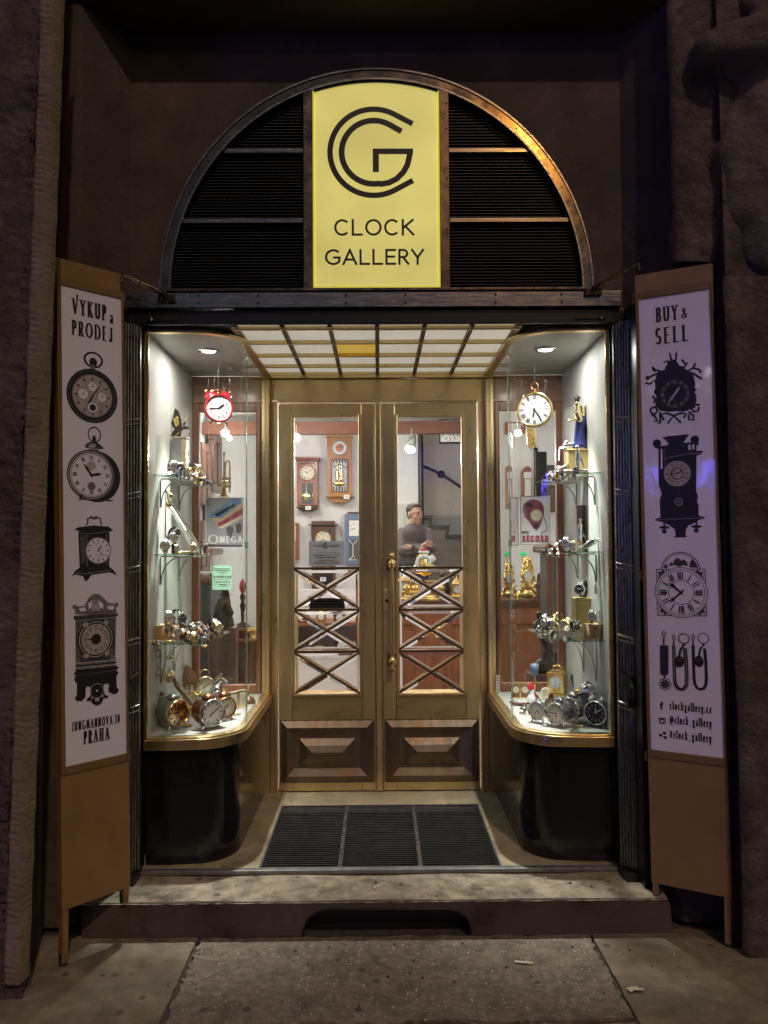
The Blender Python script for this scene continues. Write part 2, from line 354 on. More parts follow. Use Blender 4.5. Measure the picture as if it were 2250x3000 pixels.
# ------------------------------------------------------------------ flat printing: a small stroke alphabet and shapes on a surface
def arc(cx, cy, rx, ry, a0, a1, n=12): return [(cx+rx*math.cos(R(a0+(a1-a0)*i/n)), cy+ry*math.sin(R(a0+(a1-a0)*i/n))) for i in range(n+1)]
X = .66
GL = {
 'A': (.92, [[(0,0),(.5,1)], [(.5,1),(1,0)], [(.2,.32),(.8,.32)]]), 'B': (.68, [[(.06,0),(.06,1)], [(.06,1),(.5,1)]+arc(.5,.76,.42,.24,90,-90)+[(.06,.52)], [(.06,.52),(.5,.52)]+arc(.5,.26,.5,.26,90,-90)+[(.06,0)]]),
 'C': (.88, [arc(.56,.5,.56,.5,52,308,18)]), 'D': (.88, [[(.06,0),(.06,1)], [(.06,1),(.4,1)]+arc(.4,.5,.6,.5,90,-90)+[(.06,0)]]),
 'E': (.70, [[(.06,0),(.06,1)], [(.06,1),(1,1)], [(.06,.52),(.88,.52)], [(.06,0),(1,0)]]), 'G': (.98, [arc(.54,.5,.54,.5,52,322,18)+[(.97,.2),(.97,.47)], [(.6,.47),(1,.47)]]),
 'H': (.84, [[(.06,0),(.06,1)], [(.94,0),(.94,1)], [(.06,.52),(.94,.52)]]), 'I': (.3, [[(.5,0),(.5,1)]]), 'J': (.56, [[(.75,1),(.75,.25)]+arc(.4,.22,.35,.22,0,-170)]),
 'K': (.80, [[(.06,0),(.06,1)], [(.1,.45),(.95,1)], [(.28,.58),(1,0)]]), 'L': (.70, [[(.06,1),(.06,0)], [(.06,0),(1,0)]]), 'M': (1.0, [[(.06,0),(.1,1)], [(.1,1),(.5,.12)], [(.5,.12),(.9,1)], [(.9,1),(.94,0)]]),
 'N': (.86, [[(.06,0),(.06,1)], [(.06,1),(.94,0)], [(.94,0),(.94,1)]]), 'O': (1.0, [arc(.5,.5,.5,.5,90,450,26)]), 'P': (.66, [[(.06,0),(.06,1)], [(.06,1),(.45,1)]+arc(.45,.73,.52,.27,90,-90)+[(.06,.46)]]),
 'R': (.72, [[(.06,0),(.06,1)], [(.06,1),(.45,1)]+arc(.45,.74,.45,.26,90,-90)+[(.06,.48)], [(.45,.48),(1,0)]]), 'S': (.68, [arc(.5,.74,.42,.26,30,270,12)+arc(.5,.25,.45,.25,90,-150,12)]),
 'T': (.7, [[(.5,0),(.5,1)], [(0,1),(1,1)]]), 'U': (.82, [[(.06,1),(.06,.32)]+arc(.5,.32,.44,.32,180,360)+[(.94,.32),(.94,1)]]), 'V': (.86, [[(0,1),(.5,0)], [(.5,0),(1,1)]]), 'X': (.8, [[(0,1),(1,0)], [(0,0),(1,1)]]),
 'Y': (.82, [[(0,1),(.5,.45)], [(1,1),(.5,.45)], [(.5,.45),(.5,0)]]), 'Z': (.75, [[(0,1),(1,1)], [(1,1),(0,0)], [(0,0),(1,0)]]), '&': (.9, [[(1,0),(.3,.72)]+arc(.45,.82,.2,.18,200,-20)+[(.5,.55),(.15,.38)]+arc(.38,.22,.34,.22,140,300)+[(.85,.3),(.95,.5)]]),
 'a': (.55, [arc(.4,.48,.36,.18,160,20)+[(.78,.4),(.78,.08),(.95,0)], [(.78,.36),(.45,.34)]+arc(.38,.17,.36,.17,100,330)]), 'c': (.5, [arc(.55,.33,.5,.33,50,310)]), 'e': (.52, [[(.08,.34),(.92,.34)]+arc(.5,.33,.45,.33,5,320)]),
 'g': (.55, [arc(.42,.44,.34,.21,0,360,16), [(.6,.62),(1,.68)], [(.25,.26),(.2,.14),(.75,.08)]+arc(.48,-.12,.4,.17,40,-260,14)]), 'k': (.58, [[(.12,0),(.12,1)], [(.14,.26),(.85,X)], [(.38,.38),(.95,0)]]), 'l': (.28, [[(.5,0),(.5,1)]]),
 'o': (.55, [arc(.5,.33,.46,.33,90,450,18)]), 'r': (.42, [[(.2,0),(.2,X)], [(.2,.42),(.5,.62),(.95,.6)]]), 'y': (.56, [[(.02,X),(.5,0)], [(.98,X),(.5,0),(.3,-.28),(.05,-.26)]]), 'z': (.5, [[(.02,X),(.95,X)], [(.95,X),(.02,0)], [(.02,0),(.98,0)]]),
 '.': (.24, [[(.4,.0),(.4,.1)]]), '_': (.55, [[(0,-.12),(1,-.12)]]), '#': (.65, [[(.3,0),(.42,.9)], [(.62,0),(.74,.9)], [(.08,.62),(1,.62)], [(0,.3),(.92,.3)]]), '@': (.95, [arc(.5,.36,.22,.24,0,360,14), [(.72,.6),(.72,.2),(.92,.25)]+arc(.5,.36,.5,.52,-12,300,20)]),
 "'": (.4, [[(.1,1.06),(1.0,1.34)]]), '-': (.4, [[(0,.4),(1,.4)]]), ':': (.24, [[(.4,0),(.4,.1)], [(.4,.5),(.4,.6)]]), '/': (.5, [[(0,0),(1,1)]]),
 '0': (.74, [arc(.5,.5,.45,.5,90,450,22)]), '1': (.4, [[(.6,0),(.6,1)], [(.6,1),(.2,.82)]]), '2': (.58, [arc(.5,.72,.42,.28,170,-30,10)+[(.08,0)], [(.08,0),(.95,0)]]), '3': (.66, [arc(.45,.75,.42,.25,150,-90,10), arc(.45,.26,.48,.26,90,-150,10)]),
 '4': (.62, [[(.7,0),(.7,1)], [(.7,1),(.02,.3)], [(.02,.3),(1,.3)]]), '5': (.58, [[(.9,1),(.25,1)], [(.25,1),(.18,.55)]+arc(.45,.32,.46,.32,120,-150,12)]), '6': (.58, [arc(.5,.3,.44,.3,0,360,16), [(.08,.35),(.3,.8),(.75,1)]]),
 '7': (.55, [[(.05,1),(.95,1)], [(.95,1),(.35,0)]]), '8': (.58, [arc(.5,.75,.38,.25,0,360,16), arc(.5,.25,.45,.25,0,360,16)]), '9': (.58, [arc(.5,.7,.44,.3,0,360,16), [(.92,.65),(.7,.2),(.25,0)]]), 'f': (.45, [[(.4,0),(.4,.8)]+arc(.75,.8,.35,.2,180,60,6), [(.05,X),(.85,X)]]),
}
class D2:
    """flat shapes laid on a surface: fn(u, v, lift) gives the point"""
    def __init__(s, fn, mb=None, eps=.00003, base=.0004): s.fn, s.mb, s.k, s.eps, s.base = fn, mb or MB(), 0, eps, base
    def _l(s): s.k += 1; return s.base + s.k*s.eps
    def poly(s, pts, m=0, new=True):
        l = s._l() if new else s.base + s.k*s.eps; s.mb.m = m; s.mb.add([s.fn(u, v, l) for u, v in pts], [tuple(range(len(pts)))]); return s
    def disc(s, cx, cy, rx, ry=None, m=0, n=30): return s.poly(arc(cx, cy, rx, ry or rx, 0, 360-360/n, n-1), m)
    def ring(s, cx, cy, r0, r1, m=0, a0=0, a1=360, n=36, k=1.0):
        l = s._l(); s.mb.m = m; A = arc(cx, cy, r0, r0*k, a0, a1, n); B = arc(cx, cy, r1, r1*k, a0, a1, n)
        s.mb.add([s.fn(u, v, l) for u, v in A] + [s.fn(u, v, l) for u, v in B], [(i, i+1, n+2+i, n+1+i) for i in range(n)]); return s
    def line(s, pts, w, m=0, thin=None, ext=0):
        l = s._l(); s.mb.m = m; k = len(pts); L, Rr = [], []
        closed = k > 3 and abs(pts[0][0]-pts[-1][0]) < 1e-6 and abs(pts[0][1]-pts[-1][1]) < 1e-6
        for i, (x, y) in enumerate(pts):
            a = pts[i-1] if i else (pts[-2] if closed else pts[0]); b = pts[i+1] if i < k-1 else (pts[1] if closed else pts[-1])
            dx, dy = b[0]-a[0], b[1]-a[1]; d = math.hypot(dx, dy) or 1; dx, dy = dx/d, dy/d
            hw = .5*(w if thin is None else thin + (w-thin)*abs(dy)**1.3)
            if ext and not closed and i in (0, k-1): sg = -1 if i == 0 else 1; x, y = x+dx*ext*sg, y+dy*ext*sg
            L.append((x-dy*hw, y+dx*hw)); Rr.append((x+dy*hw, y-dx*hw))
        s.mb.add([s.fn(u, v, l) for u, v in L] + [s.fn(u, v, l) for u, v in Rr], [(i, i+1, k+i+1, k+i) for i in range(k-1)]); return s
    def text(s, t, x, y, h, sx=1.0, wt=.13, thin=None, serif=False, m=0, gap=.16, align='l', x1=None, rot=0):
        thin = wt if thin is None else thin
        adv = lambda c: (.4 if c == ' ' else 0 if c == "'" else GL[c][0] + (gap if not serif else gap*1.25))
        tot = sum(adv(c) for c in t) - gap
        if x1 is not None: sx = (x1-x)/(tot*h)
        W = tot*h*sx; cx = 0
        if align == 'c': cx = -W/2
        if align == 'r': cx = -W
        cr, sr = math.cos(rot), math.sin(rot)
        tf = lambda p: (x + p[0]*cr - p[1]*sr, y + p[0]*sr + p[1]*cr)
        for c in t:
            if c != ' ':
                gw, sts = GL[c]; gw = gw*h*sx; TH, tn = wt*h, thin*h
                if c == "'": gw0 = cx - .62*h*sx*.9
                else: gw0 = cx
                for st in sts:
                    pts = [(gw0 + TH/2 + (gw-TH)*px, tn/2 + (h-tn)*py) for px, py in st]
                    if c == "'": wv = TH*.8
                    elif serif and len(st) == 2 and st[1][1] > st[0][1]+.5 and st[1][0] > st[0][0]+.15 and c in 'AVKMYXz': wv = tn*1.3
                    elif serif and c in 'VY' and st[1][0] > st[0][0] and st[0][1] < st[1][1]: wv = tn*1.3
                    elif serif and c == 'Y' and st[0] == (1, 1): wv = tn*1.3
                    else: wv = TH
                    s.line([tf(p) for p in pts], wv, m, thin=min(tn, wv), ext=tn/2 if not serif else 0)
                    if serif and c not in '/#@_.&':
                        for (e, q) in ((0, 1), (-1, -2)):
                            ex, ey = st[e]; qx, qy = st[q]
                            if (abs(ey) < .001 or abs(ey-1) < .001 or abs(ey-X) < .001) and abs(qy-ey) > .3 and len(st) < 20 and not (c in 'AV' and ey == (1 if c == 'A' else 0)):
                                p = pts[e]; l2 = TH*.5 + .035*h*min(1, sx*1.6)
                                s.line([tf((p[0]-l2, p[1])), tf((p[0]+l2, p[1]))], .055*h, m)
            cx += adv(c)*h*sx
        return W
def plane_fn(o, u, v, n):
    o, u, v, n = Vector(o), Vector(u), Vector(v), Vector(n); return lambda a, b, l: o + u*a + v*b + n*l
front_fn = lambda x, z, y: plane_fn((x, y, z), (1,0,0), (0,0,1), (0,-1,0))   # a face turned to the street
def hand(d, cx, cy, hour, L, w, m):     # clock hand at 'hour' on a 12 scale
    a = R(90 - hour*30); ux, uy = math.cos(a), math.sin(a); px, py = -uy, ux
    d.poly([(cx-ux*L*.14+px*w*.5, cy-uy*L*.14+py*w*.5), (cx-ux*L*.14-px*w*.5, cy-uy*L*.14-py*w*.5), (cx+ux*L*.62-px*w*.8, cy+uy*L*.62-py*w*.8), (cx+ux*L, cy+uy*L), (cx+ux*L*.62+px*w*.8, cy+uy*L*.62+py*w*.8)], m)
ROM = ['XII', 'I', 'II', 'III', 'IV', 'V', 'VI', 'VII', 'VIII', 'IX', 'X', 'XI']
def dial(d, cx, cy, r, style='roman', h=2, mn=9, ink=0, k=1.0, hl=.55, ml=.82, wt=.06):
    if style != 'plain':
        for i in range(60):
            if i % 5 and r < .05: continue
            a = R(i*6); q0, q1 = (.93, .99) if i % 5 else (.90, .99)
            d.line([(cx+r*q0*math.sin(a), cy+r*k*q0*math.cos(a)), (cx+r*q1*math.sin(a), cy+r*k*q1*math.cos(a))], r*(.015 if i % 5 else .03), ink)
    for i in range(12):
        a = R(i*30); sx_, sy_ = math.sin(a), math.cos(a)
        if style == 'arabic':
            d.text(str(i or 12), cx+r*.74*sx_, cy+r*k*.74*sy_-r*.1, r*.2, .9, .16, .08, m=ink, align='c')
        elif style == 'roman':
            n = len(ROM[i]); d.text(ROM[i], cx+r*.76*sx_ - r*.095*sx_, cy+r*k*.76*sy_ - r*.095*sy_, r*.22, .55 if n > 1 else .8, .2, .08, m=ink, align='c', rot=-a)
        elif style == 'bars':
            d.line([(cx+r*.68*sx_, cy+r*k*.68*sy_), (cx+r*.9*sx_, cy+r*k*.9*sy_)], r*.07, ink)
    hand(d, cx, cy, h, r*hl, r*wt*1.3, ink); hand(d, cx, cy, mn, r*ml, r*wt, ink); d.disc(cx, cy, r*.07, m=ink, n=12)
# ================================================================== ground, step, street front
YP = 3.165                                   # riser of the step
mb = MB(); mb.box(-30, 30, -30, 3.3, -.3, -.012); setp(obj('pavement', mb, 'ground_dark'), kind='structure')
def slab(x0, x1, y0, y1, mat, jag=.004, seed=1, label=None):
    r = random.Random(seed); n = 26
    def edge(a, b, k=n): return [(a[0]+(b[0]-a[0])*i/k + r.uniform(-jag, jag), a[1]+(b[1]-a[1])*i/k + r.uniform(-jag, jag)) for i in range(k)]
    P = [(x0,y0),(x1,y0),(x1,y1),(x0,y1)]; poly = sum([edge(P[i], P[(i+1) % 4]) for i in range(4)], [])
    m = MB(); m.prismz(poly, -.05, 0); o = obj('paving_slab', m, mat, bevel=.005); setp(o, kind='structure')
slab(-.695, .805, 2.612, 3.163, 'slab_rough', .011, 3); slab(-1.9, -.71, 2.35, 3.2, 'slab_smooth', .003, 4); slab(.82, 2.2, 2.2, 3.2, 'slab_smooth', .003, 5)
slab(-.69, .81, 1.8, 2.598, 'slab_rough', .008, 6); slab(-1.9, -.71, 1.4, 2.34, 'slab_smooth', .003, 7); slab(-3.4, -1.92, 2.2, 3.2, 'slab_smooth', .003, 8); slab(.82, 2.2, 1.2, 2.19, 'slab_smooth', .003, 9)
st = thing('stone_step', 'worn stone doorstep in front of the shop with a dark rounded vent in its riser', 'step', (0, YP, 0))
ncut = [(-.30, -.02), (-.30, .03), (-.285, .065), (-.255, .09), (-.21, .102), (.26, .102), (.305, .09), (.335, .065), (.35, .03), (.35, -.02)]
poly = [(-1.16, -.02)] + ncut + [(1.14, -.02), (1.13, .11), (1.10, .132), (-1.16, .132)]
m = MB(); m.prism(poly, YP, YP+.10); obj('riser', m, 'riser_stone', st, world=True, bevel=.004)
m = MB(); m.box(-1.16, 1.13, YP+.102, 3.44, -.02, .131); m.box(-1.155, 1.12, YP+.006, 3.44, .1312, .1318)
def tread(u, v):
    x = -1.16+2.28*u; y = YP-.002+(3.44-YP)*v
    z = .137 + .003*math.sin(9*x+2)*math.sin(7*y) - (.008 if v == 0 else 0) - (.0015 if 0 < v < .12 else 0)
    return (x, y + (rnd.uniform(-.003, .003) if v == 0 else 0), z)
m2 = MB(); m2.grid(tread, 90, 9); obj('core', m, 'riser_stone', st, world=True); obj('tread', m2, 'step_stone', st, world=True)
m = MB(); m.prism([(x*.985+.0003, z*.99) for x, z in ncut], YP+.075, YP+.095); vent = obj('vent', m, 'black_paint', st, world=True)
m = MB(); m.tube([(x, YP-.002, z) for x, z in ncut], .0035, 6); obj('vent_rim', m, 'black_paint', vent, loc=(0,0,0)).location = -Vector(st.location)

SH = thing('shop_building', 'dark stone shop front with a square recess around the arched doorway', 'building', (0, 3.42, 0))
KZ = 1.035
arcpts = [(.925*math.cos(R(a)), 2.607 + .925*KZ*math.sin(R(a))) for a in range(180, -1, -5)]
m = MB()
outer = [(-1.06, 2.607), (-1.06, 3.74), (1.06, 3.74), (1.06, 2.607)]
for i in range(len(arcpts)-1):            # wall field above the arch, in strips
    (x0, z0), (x1, z1) = arcpts[i], arcpts[i+1]
    m.add([(x0, 3.42, z0), (x1, 3.42, z1), (x1, 3.42, 3.74), (x0, 3.42, 3.74)], [(0, 1, 2, 3)])
    m.add([(x0, 3.42, z0), (x1, 3.42, z1), (x1, 3.56, z1), (x0, 3.56, z0)], [(0, 3, 2, 1)])
m.add([(-1.06, 3.42, 2.5), (-.925, 3.42, 2.5), (-.925, 3.42, 3.74), (-1.06, 3.42, 3.74)], [(0, 1, 2, 3)])
m.add([(.925, 3.42, 2.5), (1.06, 3.42, 2.5), (1.06, 3.42, 3.74), (.925, 3.42, 3.74)], [(0, 1, 2, 3)])
m.box(-1.06, 1.06, 3.56, 3.66, 2.525, 3.74)
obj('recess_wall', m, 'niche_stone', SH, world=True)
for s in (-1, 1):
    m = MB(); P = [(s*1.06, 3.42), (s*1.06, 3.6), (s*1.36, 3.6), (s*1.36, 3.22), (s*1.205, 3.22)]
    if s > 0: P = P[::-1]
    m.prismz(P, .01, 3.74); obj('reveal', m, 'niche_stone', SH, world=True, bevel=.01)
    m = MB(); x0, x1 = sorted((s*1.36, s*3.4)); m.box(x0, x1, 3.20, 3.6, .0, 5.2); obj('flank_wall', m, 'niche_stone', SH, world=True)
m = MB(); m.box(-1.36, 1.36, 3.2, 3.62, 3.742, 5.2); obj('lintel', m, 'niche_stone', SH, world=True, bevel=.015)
for s in (-1, 1):                         # black metal lining of the jambs
    m = MB(); x0, x1 = sorted((s*1.085, s*1.055)); m.box(x0, x1, 3.24, 3.47, .137, 2.51); x0, x1 = sorted((s*1.054, s*1.005)); m.box(x0, x1, 3.43, 3.47, .14, 2.445)
    obj('jamb_lining', m, 'black_paint', SH, world=True)

# ---------------------------------------------- piers either side
pl = thing('stone_pier', 'rough dark stone pier with a pale tooled corner strip, left of the shop', 'pier', (-1.5, 2.75, 0))
def edge_l(z): t = (z)/3.6; return -1.205 + .105*t    # leaning arris
m = MB(); r = random.Random(11)
def face_l(u, v):
    z = 3.8*v; x1 = edge_l(z)-.058; x = x1-1.5*(u**1.6)
    rib = .015*math.sin(z*205+2*math.sin(z*17)) * max(0, 1-u*7) * (1 if u > 0 else .2); return (x, 2.745 + rib + r.uniform(-.006, .006) + .012*math.sin(x*9+z*5), z)
m.grid(face_l, 46, 260); obj('rough_face', m, 'rough_stone', pl, world=True)
m = MB()
ph = [r.uniform(-.9, .9) for _ in range(400)]
def strip(u, v):       # tooled margin: slanting chisel ridges, worn and uneven
    z = .06+3.75*v; k = int(z/.0475); rid = math.sin(z*2*math.pi/.021 + u*4.5 + ph[k] + .8*math.sin(z*9)) * (.6+.4*math.sin(z*23)); a = math.pi*u
    return (edge_l(z) - .062 + .064*u + .0012*math.sin(z*31) + .001*rid, 2.748 - .014*min(1, 5*math.sin(a)) - .0045*rid*(1-u)**1.6*math.sin(a)**.5 + r.uniform(-.002, .002) + (.05 if u > .99 else 0), z)
m.grid(strip, 8, 760); obj('corner_strip', m, 'margin_stone', pl, world=True)
m = MB(); m.hexa([(-3.2, 2.76, 0), (-1.208, 2.76, 0), (-1.32, 3.19, 0), (-3.2, 3.195, 0), (-3.2, 2.76, 5.2), (-1.06, 2.76, 5.2), (-1.32, 3.19, 5.2), (-3.2, 3.195, 5.2)])
obj('core', m, 'rough_stone', pl, world=True)
pr_ = thing('stone_pier', 'rough reddish stone pier carrying a worn carving, right of the shop', 'pier', (1.5, 2.85, 0))
m = MB(); r = random.Random(5)
def blk(z0, z1, xa, xb, y):
    def f(u, v):
        z = z0+(z1-z0)*v; xe = xa+(xb-xa)*v; x = xe + 1.7*(u**1.5); e = .03*max(0, 1-u*30) + .02*(max(0, 1-v*12)+max(0, 1-(1-v)*12))
        return (x, y + e + .012*math.sin(x*14)*math.sin(z*3+x*5) + r.uniform(-.005, .005), z)
    m.grid(f, 40, 90)
blk(0, 2.52, 1.33, 1.305, 2.95)
obj('lower_block', m, 'rough_stone', pr_, world=True)
m = MB(); blk(2.63, 5.1, 1.175, 1.165, 3.12); obj('upper_block', m, 'rough_stone', pr_, world=True)
m = MB(); m.hexa([(1.345, 2.975, 0), (3.2, 2.975, 0), (3.2, 3.195, 0), (1.365, 3.19, 0), (1.345, 3.14, 5.2), (3.2, 3.14, 5.2), (3.2, 3.195, 5.2), (1.365, 3.19, 5.2)])
obj('core', m, 'rough_stone', pr_, world=True)
cv = thing('stone_carving', 'weathered stone figure carved on the pier at the top right', 'statue', (1.45, 2.82, 2.45))
m = MB()
m.box(1.185, 1.5, 3.13, 3.195, 2.64, 5.0)
for p0, p1, r0, r1 in (((2085, 150, 3.06), (2250, 120, 3.02), .075, .12), ((2095, 170, 3.07), (2150, 225, 3.09), .05, .04), ((2165, 330, 3.13), (2150, 470, 3.12), .075, .10), ((2150, 470, 3.12), (2170, 640, 3.13), .10, .09), ((2170, 640, 3.13), (2180, 720, 3.15), .09, .07), ((2235, 300, 3.10), (2245, 740, 3.10), .11, .12), ((2205, 330, 3.04), (2195, 640, 3.04), .018, .022), ((2130, 350, 3.07), (2120, 690, 3.09), .016, .012), ((2215, 10, 3.10), (2280, 60, 3.06), .07, .1)): m.cap(at(*p0), at(*p1), r0, r1, 14)
o = obj('carved_body', m, 'statue_stone', cv, world=True, remesh=.02, smooth_it=3)
tx = bpy.data.textures.new('stone_lumps', 'CLOUDS'); tx.noise_scale = .12
dm = o.modifiers.new('lumps', 'DISPLACE'); dm.texture = tx; dm.strength = .035; dm.mid_level = .5

# ---------------------------------------------- arched fanlight with louvres
fl = thing('arched_fanlight', 'half round bronze framed fanlight with dark louvres over the shop door', 'fanlight', (0, 3.42, 2.607))
ZC = 2.607
def ringband(m, r0, r1, y0, y1, n=64):
    def f(u, v): a = math.pi*(1-u); q = [(r0, y1), (r0, y0), (r1, y0), (r1, y1)][int(round(v*3))]; return (q[0]*math.cos(a), q[1], ZC + KZ*q[0]*math.sin(a))
    m.grid(f, n, 3, False)
m = MB(); ringband(m, .886, .9195, 3.394, 3.52); obj('arch_band', m, 'arch_bronze', fl, world=True)
m = MB(); ringband(m, .878, .8855, 3.386, 3.52); ringband(m, .920, .927, 3.388, 3.45); obj('arch_bead', m, 'bronze_pale', fl, world=True)
for a in range(8, 180, 20): m = MB(); m.cyl((.903*math.cos(R(a)), 3.395, ZC+KZ*.903*math.sin(R(a))), (.903*math.cos(R(a)), 3.3925, ZC+KZ*.903*math.sin(R(a))), .0035, n=8); obj('arch_screw', m, 'black_paint', fl, world=True)
m = MB()
for s in (-1, 1):
    xx = sorted((s*.272, s*.313)); m = MB(); zt = ZC + KZ*math.sqrt(.886**2-.313**2); m.box(xx[0], xx[1], 3.388, 3.50, ZC, zt+.012); mu = obj('mullion', m, 'bronze', fl, world=True, bevel=.002)
    for z in (2.63, 2.86, 3.08, 3.3, 3.41): m = MB(); m.cyl((s*.302, 3.389, z), (s*.302, 3.384, z), .004, n=8); obj('screw', m, 'black_paint', mu, world=True)
    lev = [2.612, 2.9076, 3.212, 3.52]
    for k in range(3):
        m = MB(); z0, z1 = lev[k]+.004, min(lev[k+1]-.004, 3.455); nsl = int((z1-z0)/.0135)
        for i in range(nsl):
            z = z0+.004+i*.0135; xr = math.sqrt(max(0, .880**2-((z+.012-ZC)/KZ)**2)); 
            if xr < .33: continue
            a, b = sorted((s*.315, s*xr)); m.hexa([(a, 3.425, z), (b, 3.425, z), (b, 3.455, z+.007), (a, 3.455, z+.007), (a, 3.425, z+.003), (b, 3.425, z+.003), (b, 3.455, z+.010), (a, 3.455, z+.010)])
        obj('louvre_panel', m, 'louvre', fl, world=True)
    for k in (1, 2):
        z = lev[k]; xr = math.sqrt(.880**2-((z-ZC)/KZ)**2); a, b = sorted((s*.3135, s*xr)); m = MB(); m.box(a, b, 3.402, 3.46, z-.010, z+.010); cb = obj('crossbar', m, 'bronze_pale', fl, world=True, bevel=.002)
m = MB(); m.box(-.9, .9, 3.47, 3.48, 2.6, 3.57); obj('backing', m, 'black_paint', fl, world=True)  # black board added to stand for the dark space behind the louvres
# back-lit sign
sg = thing('illuminated_sign', 'glowing yellow box sign with a round monogram and CLOCK GALLERY in black', 'sign', (0, 3.41, 2.62))
topz = lambda x: ZC + KZ*math.sqrt(.886**2 - x*x) - .016
pts = [(-.262, 2.622), (.262, 2.622)] + [(.262-.524*i/20, topz(.262-.524*i/20)) for i in range(21)]
m = MB(); m.prism(pts, 3.405, 3.46); obj('lit_panel', m, 'sign_yellow', sg, world=True)
m = MB()
for a, b in (((-.2685, 2.615), (-.2685, topz(.26)+.006)), ((.2685, 2.615), (.2685, topz(.26)+.006))): m.box(a[0]-.0035, a[0]+.0035, 3.396, 3.46, a[1], b[1])
m.box(-.265, .265, 3.396, 3.46, 2.6135, 2.6205); obj('lit_rim', m, 'sign_edge', sg, world=True)
m = MB(); m.tube([(x, 3.40, topz(x)+.006) for x in [(-.27+.54*i/20) for i in range(21)]], .006, 8); obj('hood', m, 'black_paint', sg, world=True)
SP = 3.404
def SX(px, py): p = at(px, py, SP); return (p.x, p.z)
d = D2(front_fn(0, 0, SP)); c = SX(1095, 446); k = SP/F
def mono(Ro, wdt, a, xe):
    p = [(Ro*math.cos(R(t)), Ro*math.sin(R(t))) for t in range(a, 360-a+1, 4)]; rm = wdt/2
    pts = [(q[0]*(Ro-rm)/Ro, q[1]*(Ro-rm)/Ro) for q in p]; e = pts[0]; t = (math.sin(R(a)), -math.cos(R(a))); n = (xe-e[0])/t[0]
    up = (xe, e[1]+t[1]*n); return [up] + pts + [(xe, -up[1])]
d.line([(c[0]+x*k, c[1]+y*k) for x, y in mono(138, 16, 62, 116)], 16.5*k, 0)
gp = mono(104, 17, 60, 83); gp = gp[:-1]
gp = [p for p in gp if not (p[0] > 20 and p[1] < 0)]
gq = gp + [(18, -96.5), (45, -92), (68, -80), (88, -60), (100, -38), (106, -12), (108, 6)]
d.line([(c[0]+x*k, c[1]+y*k) for x, y in gq], 17.5*k, 0)
d.line([(c[0]-3*k, c[1]+2.5*k), (c[0]+117*k, c[1]+2.5*k)], 17*k, 0); d.line([(c[0]+6*k, c[1]+6*k), (c[0]+6*k, c[1]-60*k)], 18*k, 0)
obj('monogram', d.mb, 'ink', sg, world=True)
d = D2(front_fn(0, 0, SP)); a, b = SX(979, 691), SX(1214, 691); d.text('CLOCK', a[0], a[1], 50*k, x1=b[0], wt=.135, gap=.14); obj('lettering', d.mb, 'ink', sg, world=True); d = D2(front_fn(0, 0, SP))
a, b = SX(952, 777), SX(1243, 777); d.text('GALLERY', a[0], a[1], 48*k, x1=b[0], wt=.14, gap=.10); obj('lettering', d.mb, 'ink', sg, world=True)
# bronze beam, shutter housing
bm = thing('bronze_beam', 'long bronze beam with screw heads under the arched fanlight', 'beam', (0, 3.36, 2.515))
m = MB(); m.box(-1.055, 1.035, 3.352, 3.52, 2.517, 2.583); obj('face', m, 'bronze_pale', bm, world=True, bevel=.003)
m = MB(); m.box(-.90, .88, 3.344, 3.52, 2.5845, 2.598); obj('ledge', m, 'bronze', bm, world=True, bevel=.003)
for x in (-.75, -.5, -.13, .12, .5, .78):
    for z in (2.535, 2.568): m = MB(); m.cyl((x, 3.353, z), (x, 3.347, z), .0045, n=8); obj('screw', m, 'black_paint', bm, world=True)
sh = thing('shutter_housing', 'black horizontal shutter box above the shop entrance', 'shutter box', (0, 3.38, 2.445))
m = MB(); m.box(-1.054, 1.054, 3.375, 3.394, 2.452, 2.512); obj('box', m, 'black_paint', sh, world=True, bevel=.003)
for s in (-1, 1):
    m = MB(); a, b = sorted((s*.97, s*.84)); m.box(a, b, 3.369, 3.374, 2.468, 2.488); pt = obj('catch_plate', m, 'bronze_dark', sh, world=True); m = MB(); m.lathe([(.009, 0), (.008, -.006), (.004, -.009), (0, -.010)], (s*.955, 3.369, 2.476), 'y', 12)
    o = obj('button', m, 'silver', pt); o.location = -Vector(sh.location)
# stays holding the sign boards
for (p0, p1, p2, D0, D1, lab) in [((358, 805), (478, 862), (505, 868), 3.12, 3.34, 'long dull bronze stay bar from the beam to the left sign board'), ((1872, 770), (1745, 842), (1725, 848), 3.15, 3.34, 'bronze stay bar catching light beside the right sign board')]:
    A, B, Cc = at(*p0, D0), at(*p1, D1), at(*p2, D1+.0)
    t = thing('stay_bar', lab, 'stay bar', B)
    m = MB(); m.cyl(A, B, .008, n=8); m.cyl(A, A+Vector((0, 0, -.03)), .007, n=8); obj('rod', m, 'bronze', t, world=True)
    m = MB(); q = at((p1[0]*.6+p2[0]*.4), p2[1]+8, 3.346); m.box(q.x-.035, q.x+.035, 3.334, 3.350, q.z-.016, q.z+.016); m.cyl((q.x, 3.34, q.z), (q.x, 3.31, q.z+.02), .010, n=10); m.cyl((q.x, 3.31, q.z+.02), B, .008, n=8); obj('bracket', m, 'bronze_dark', t, world=True, bevel=.003)

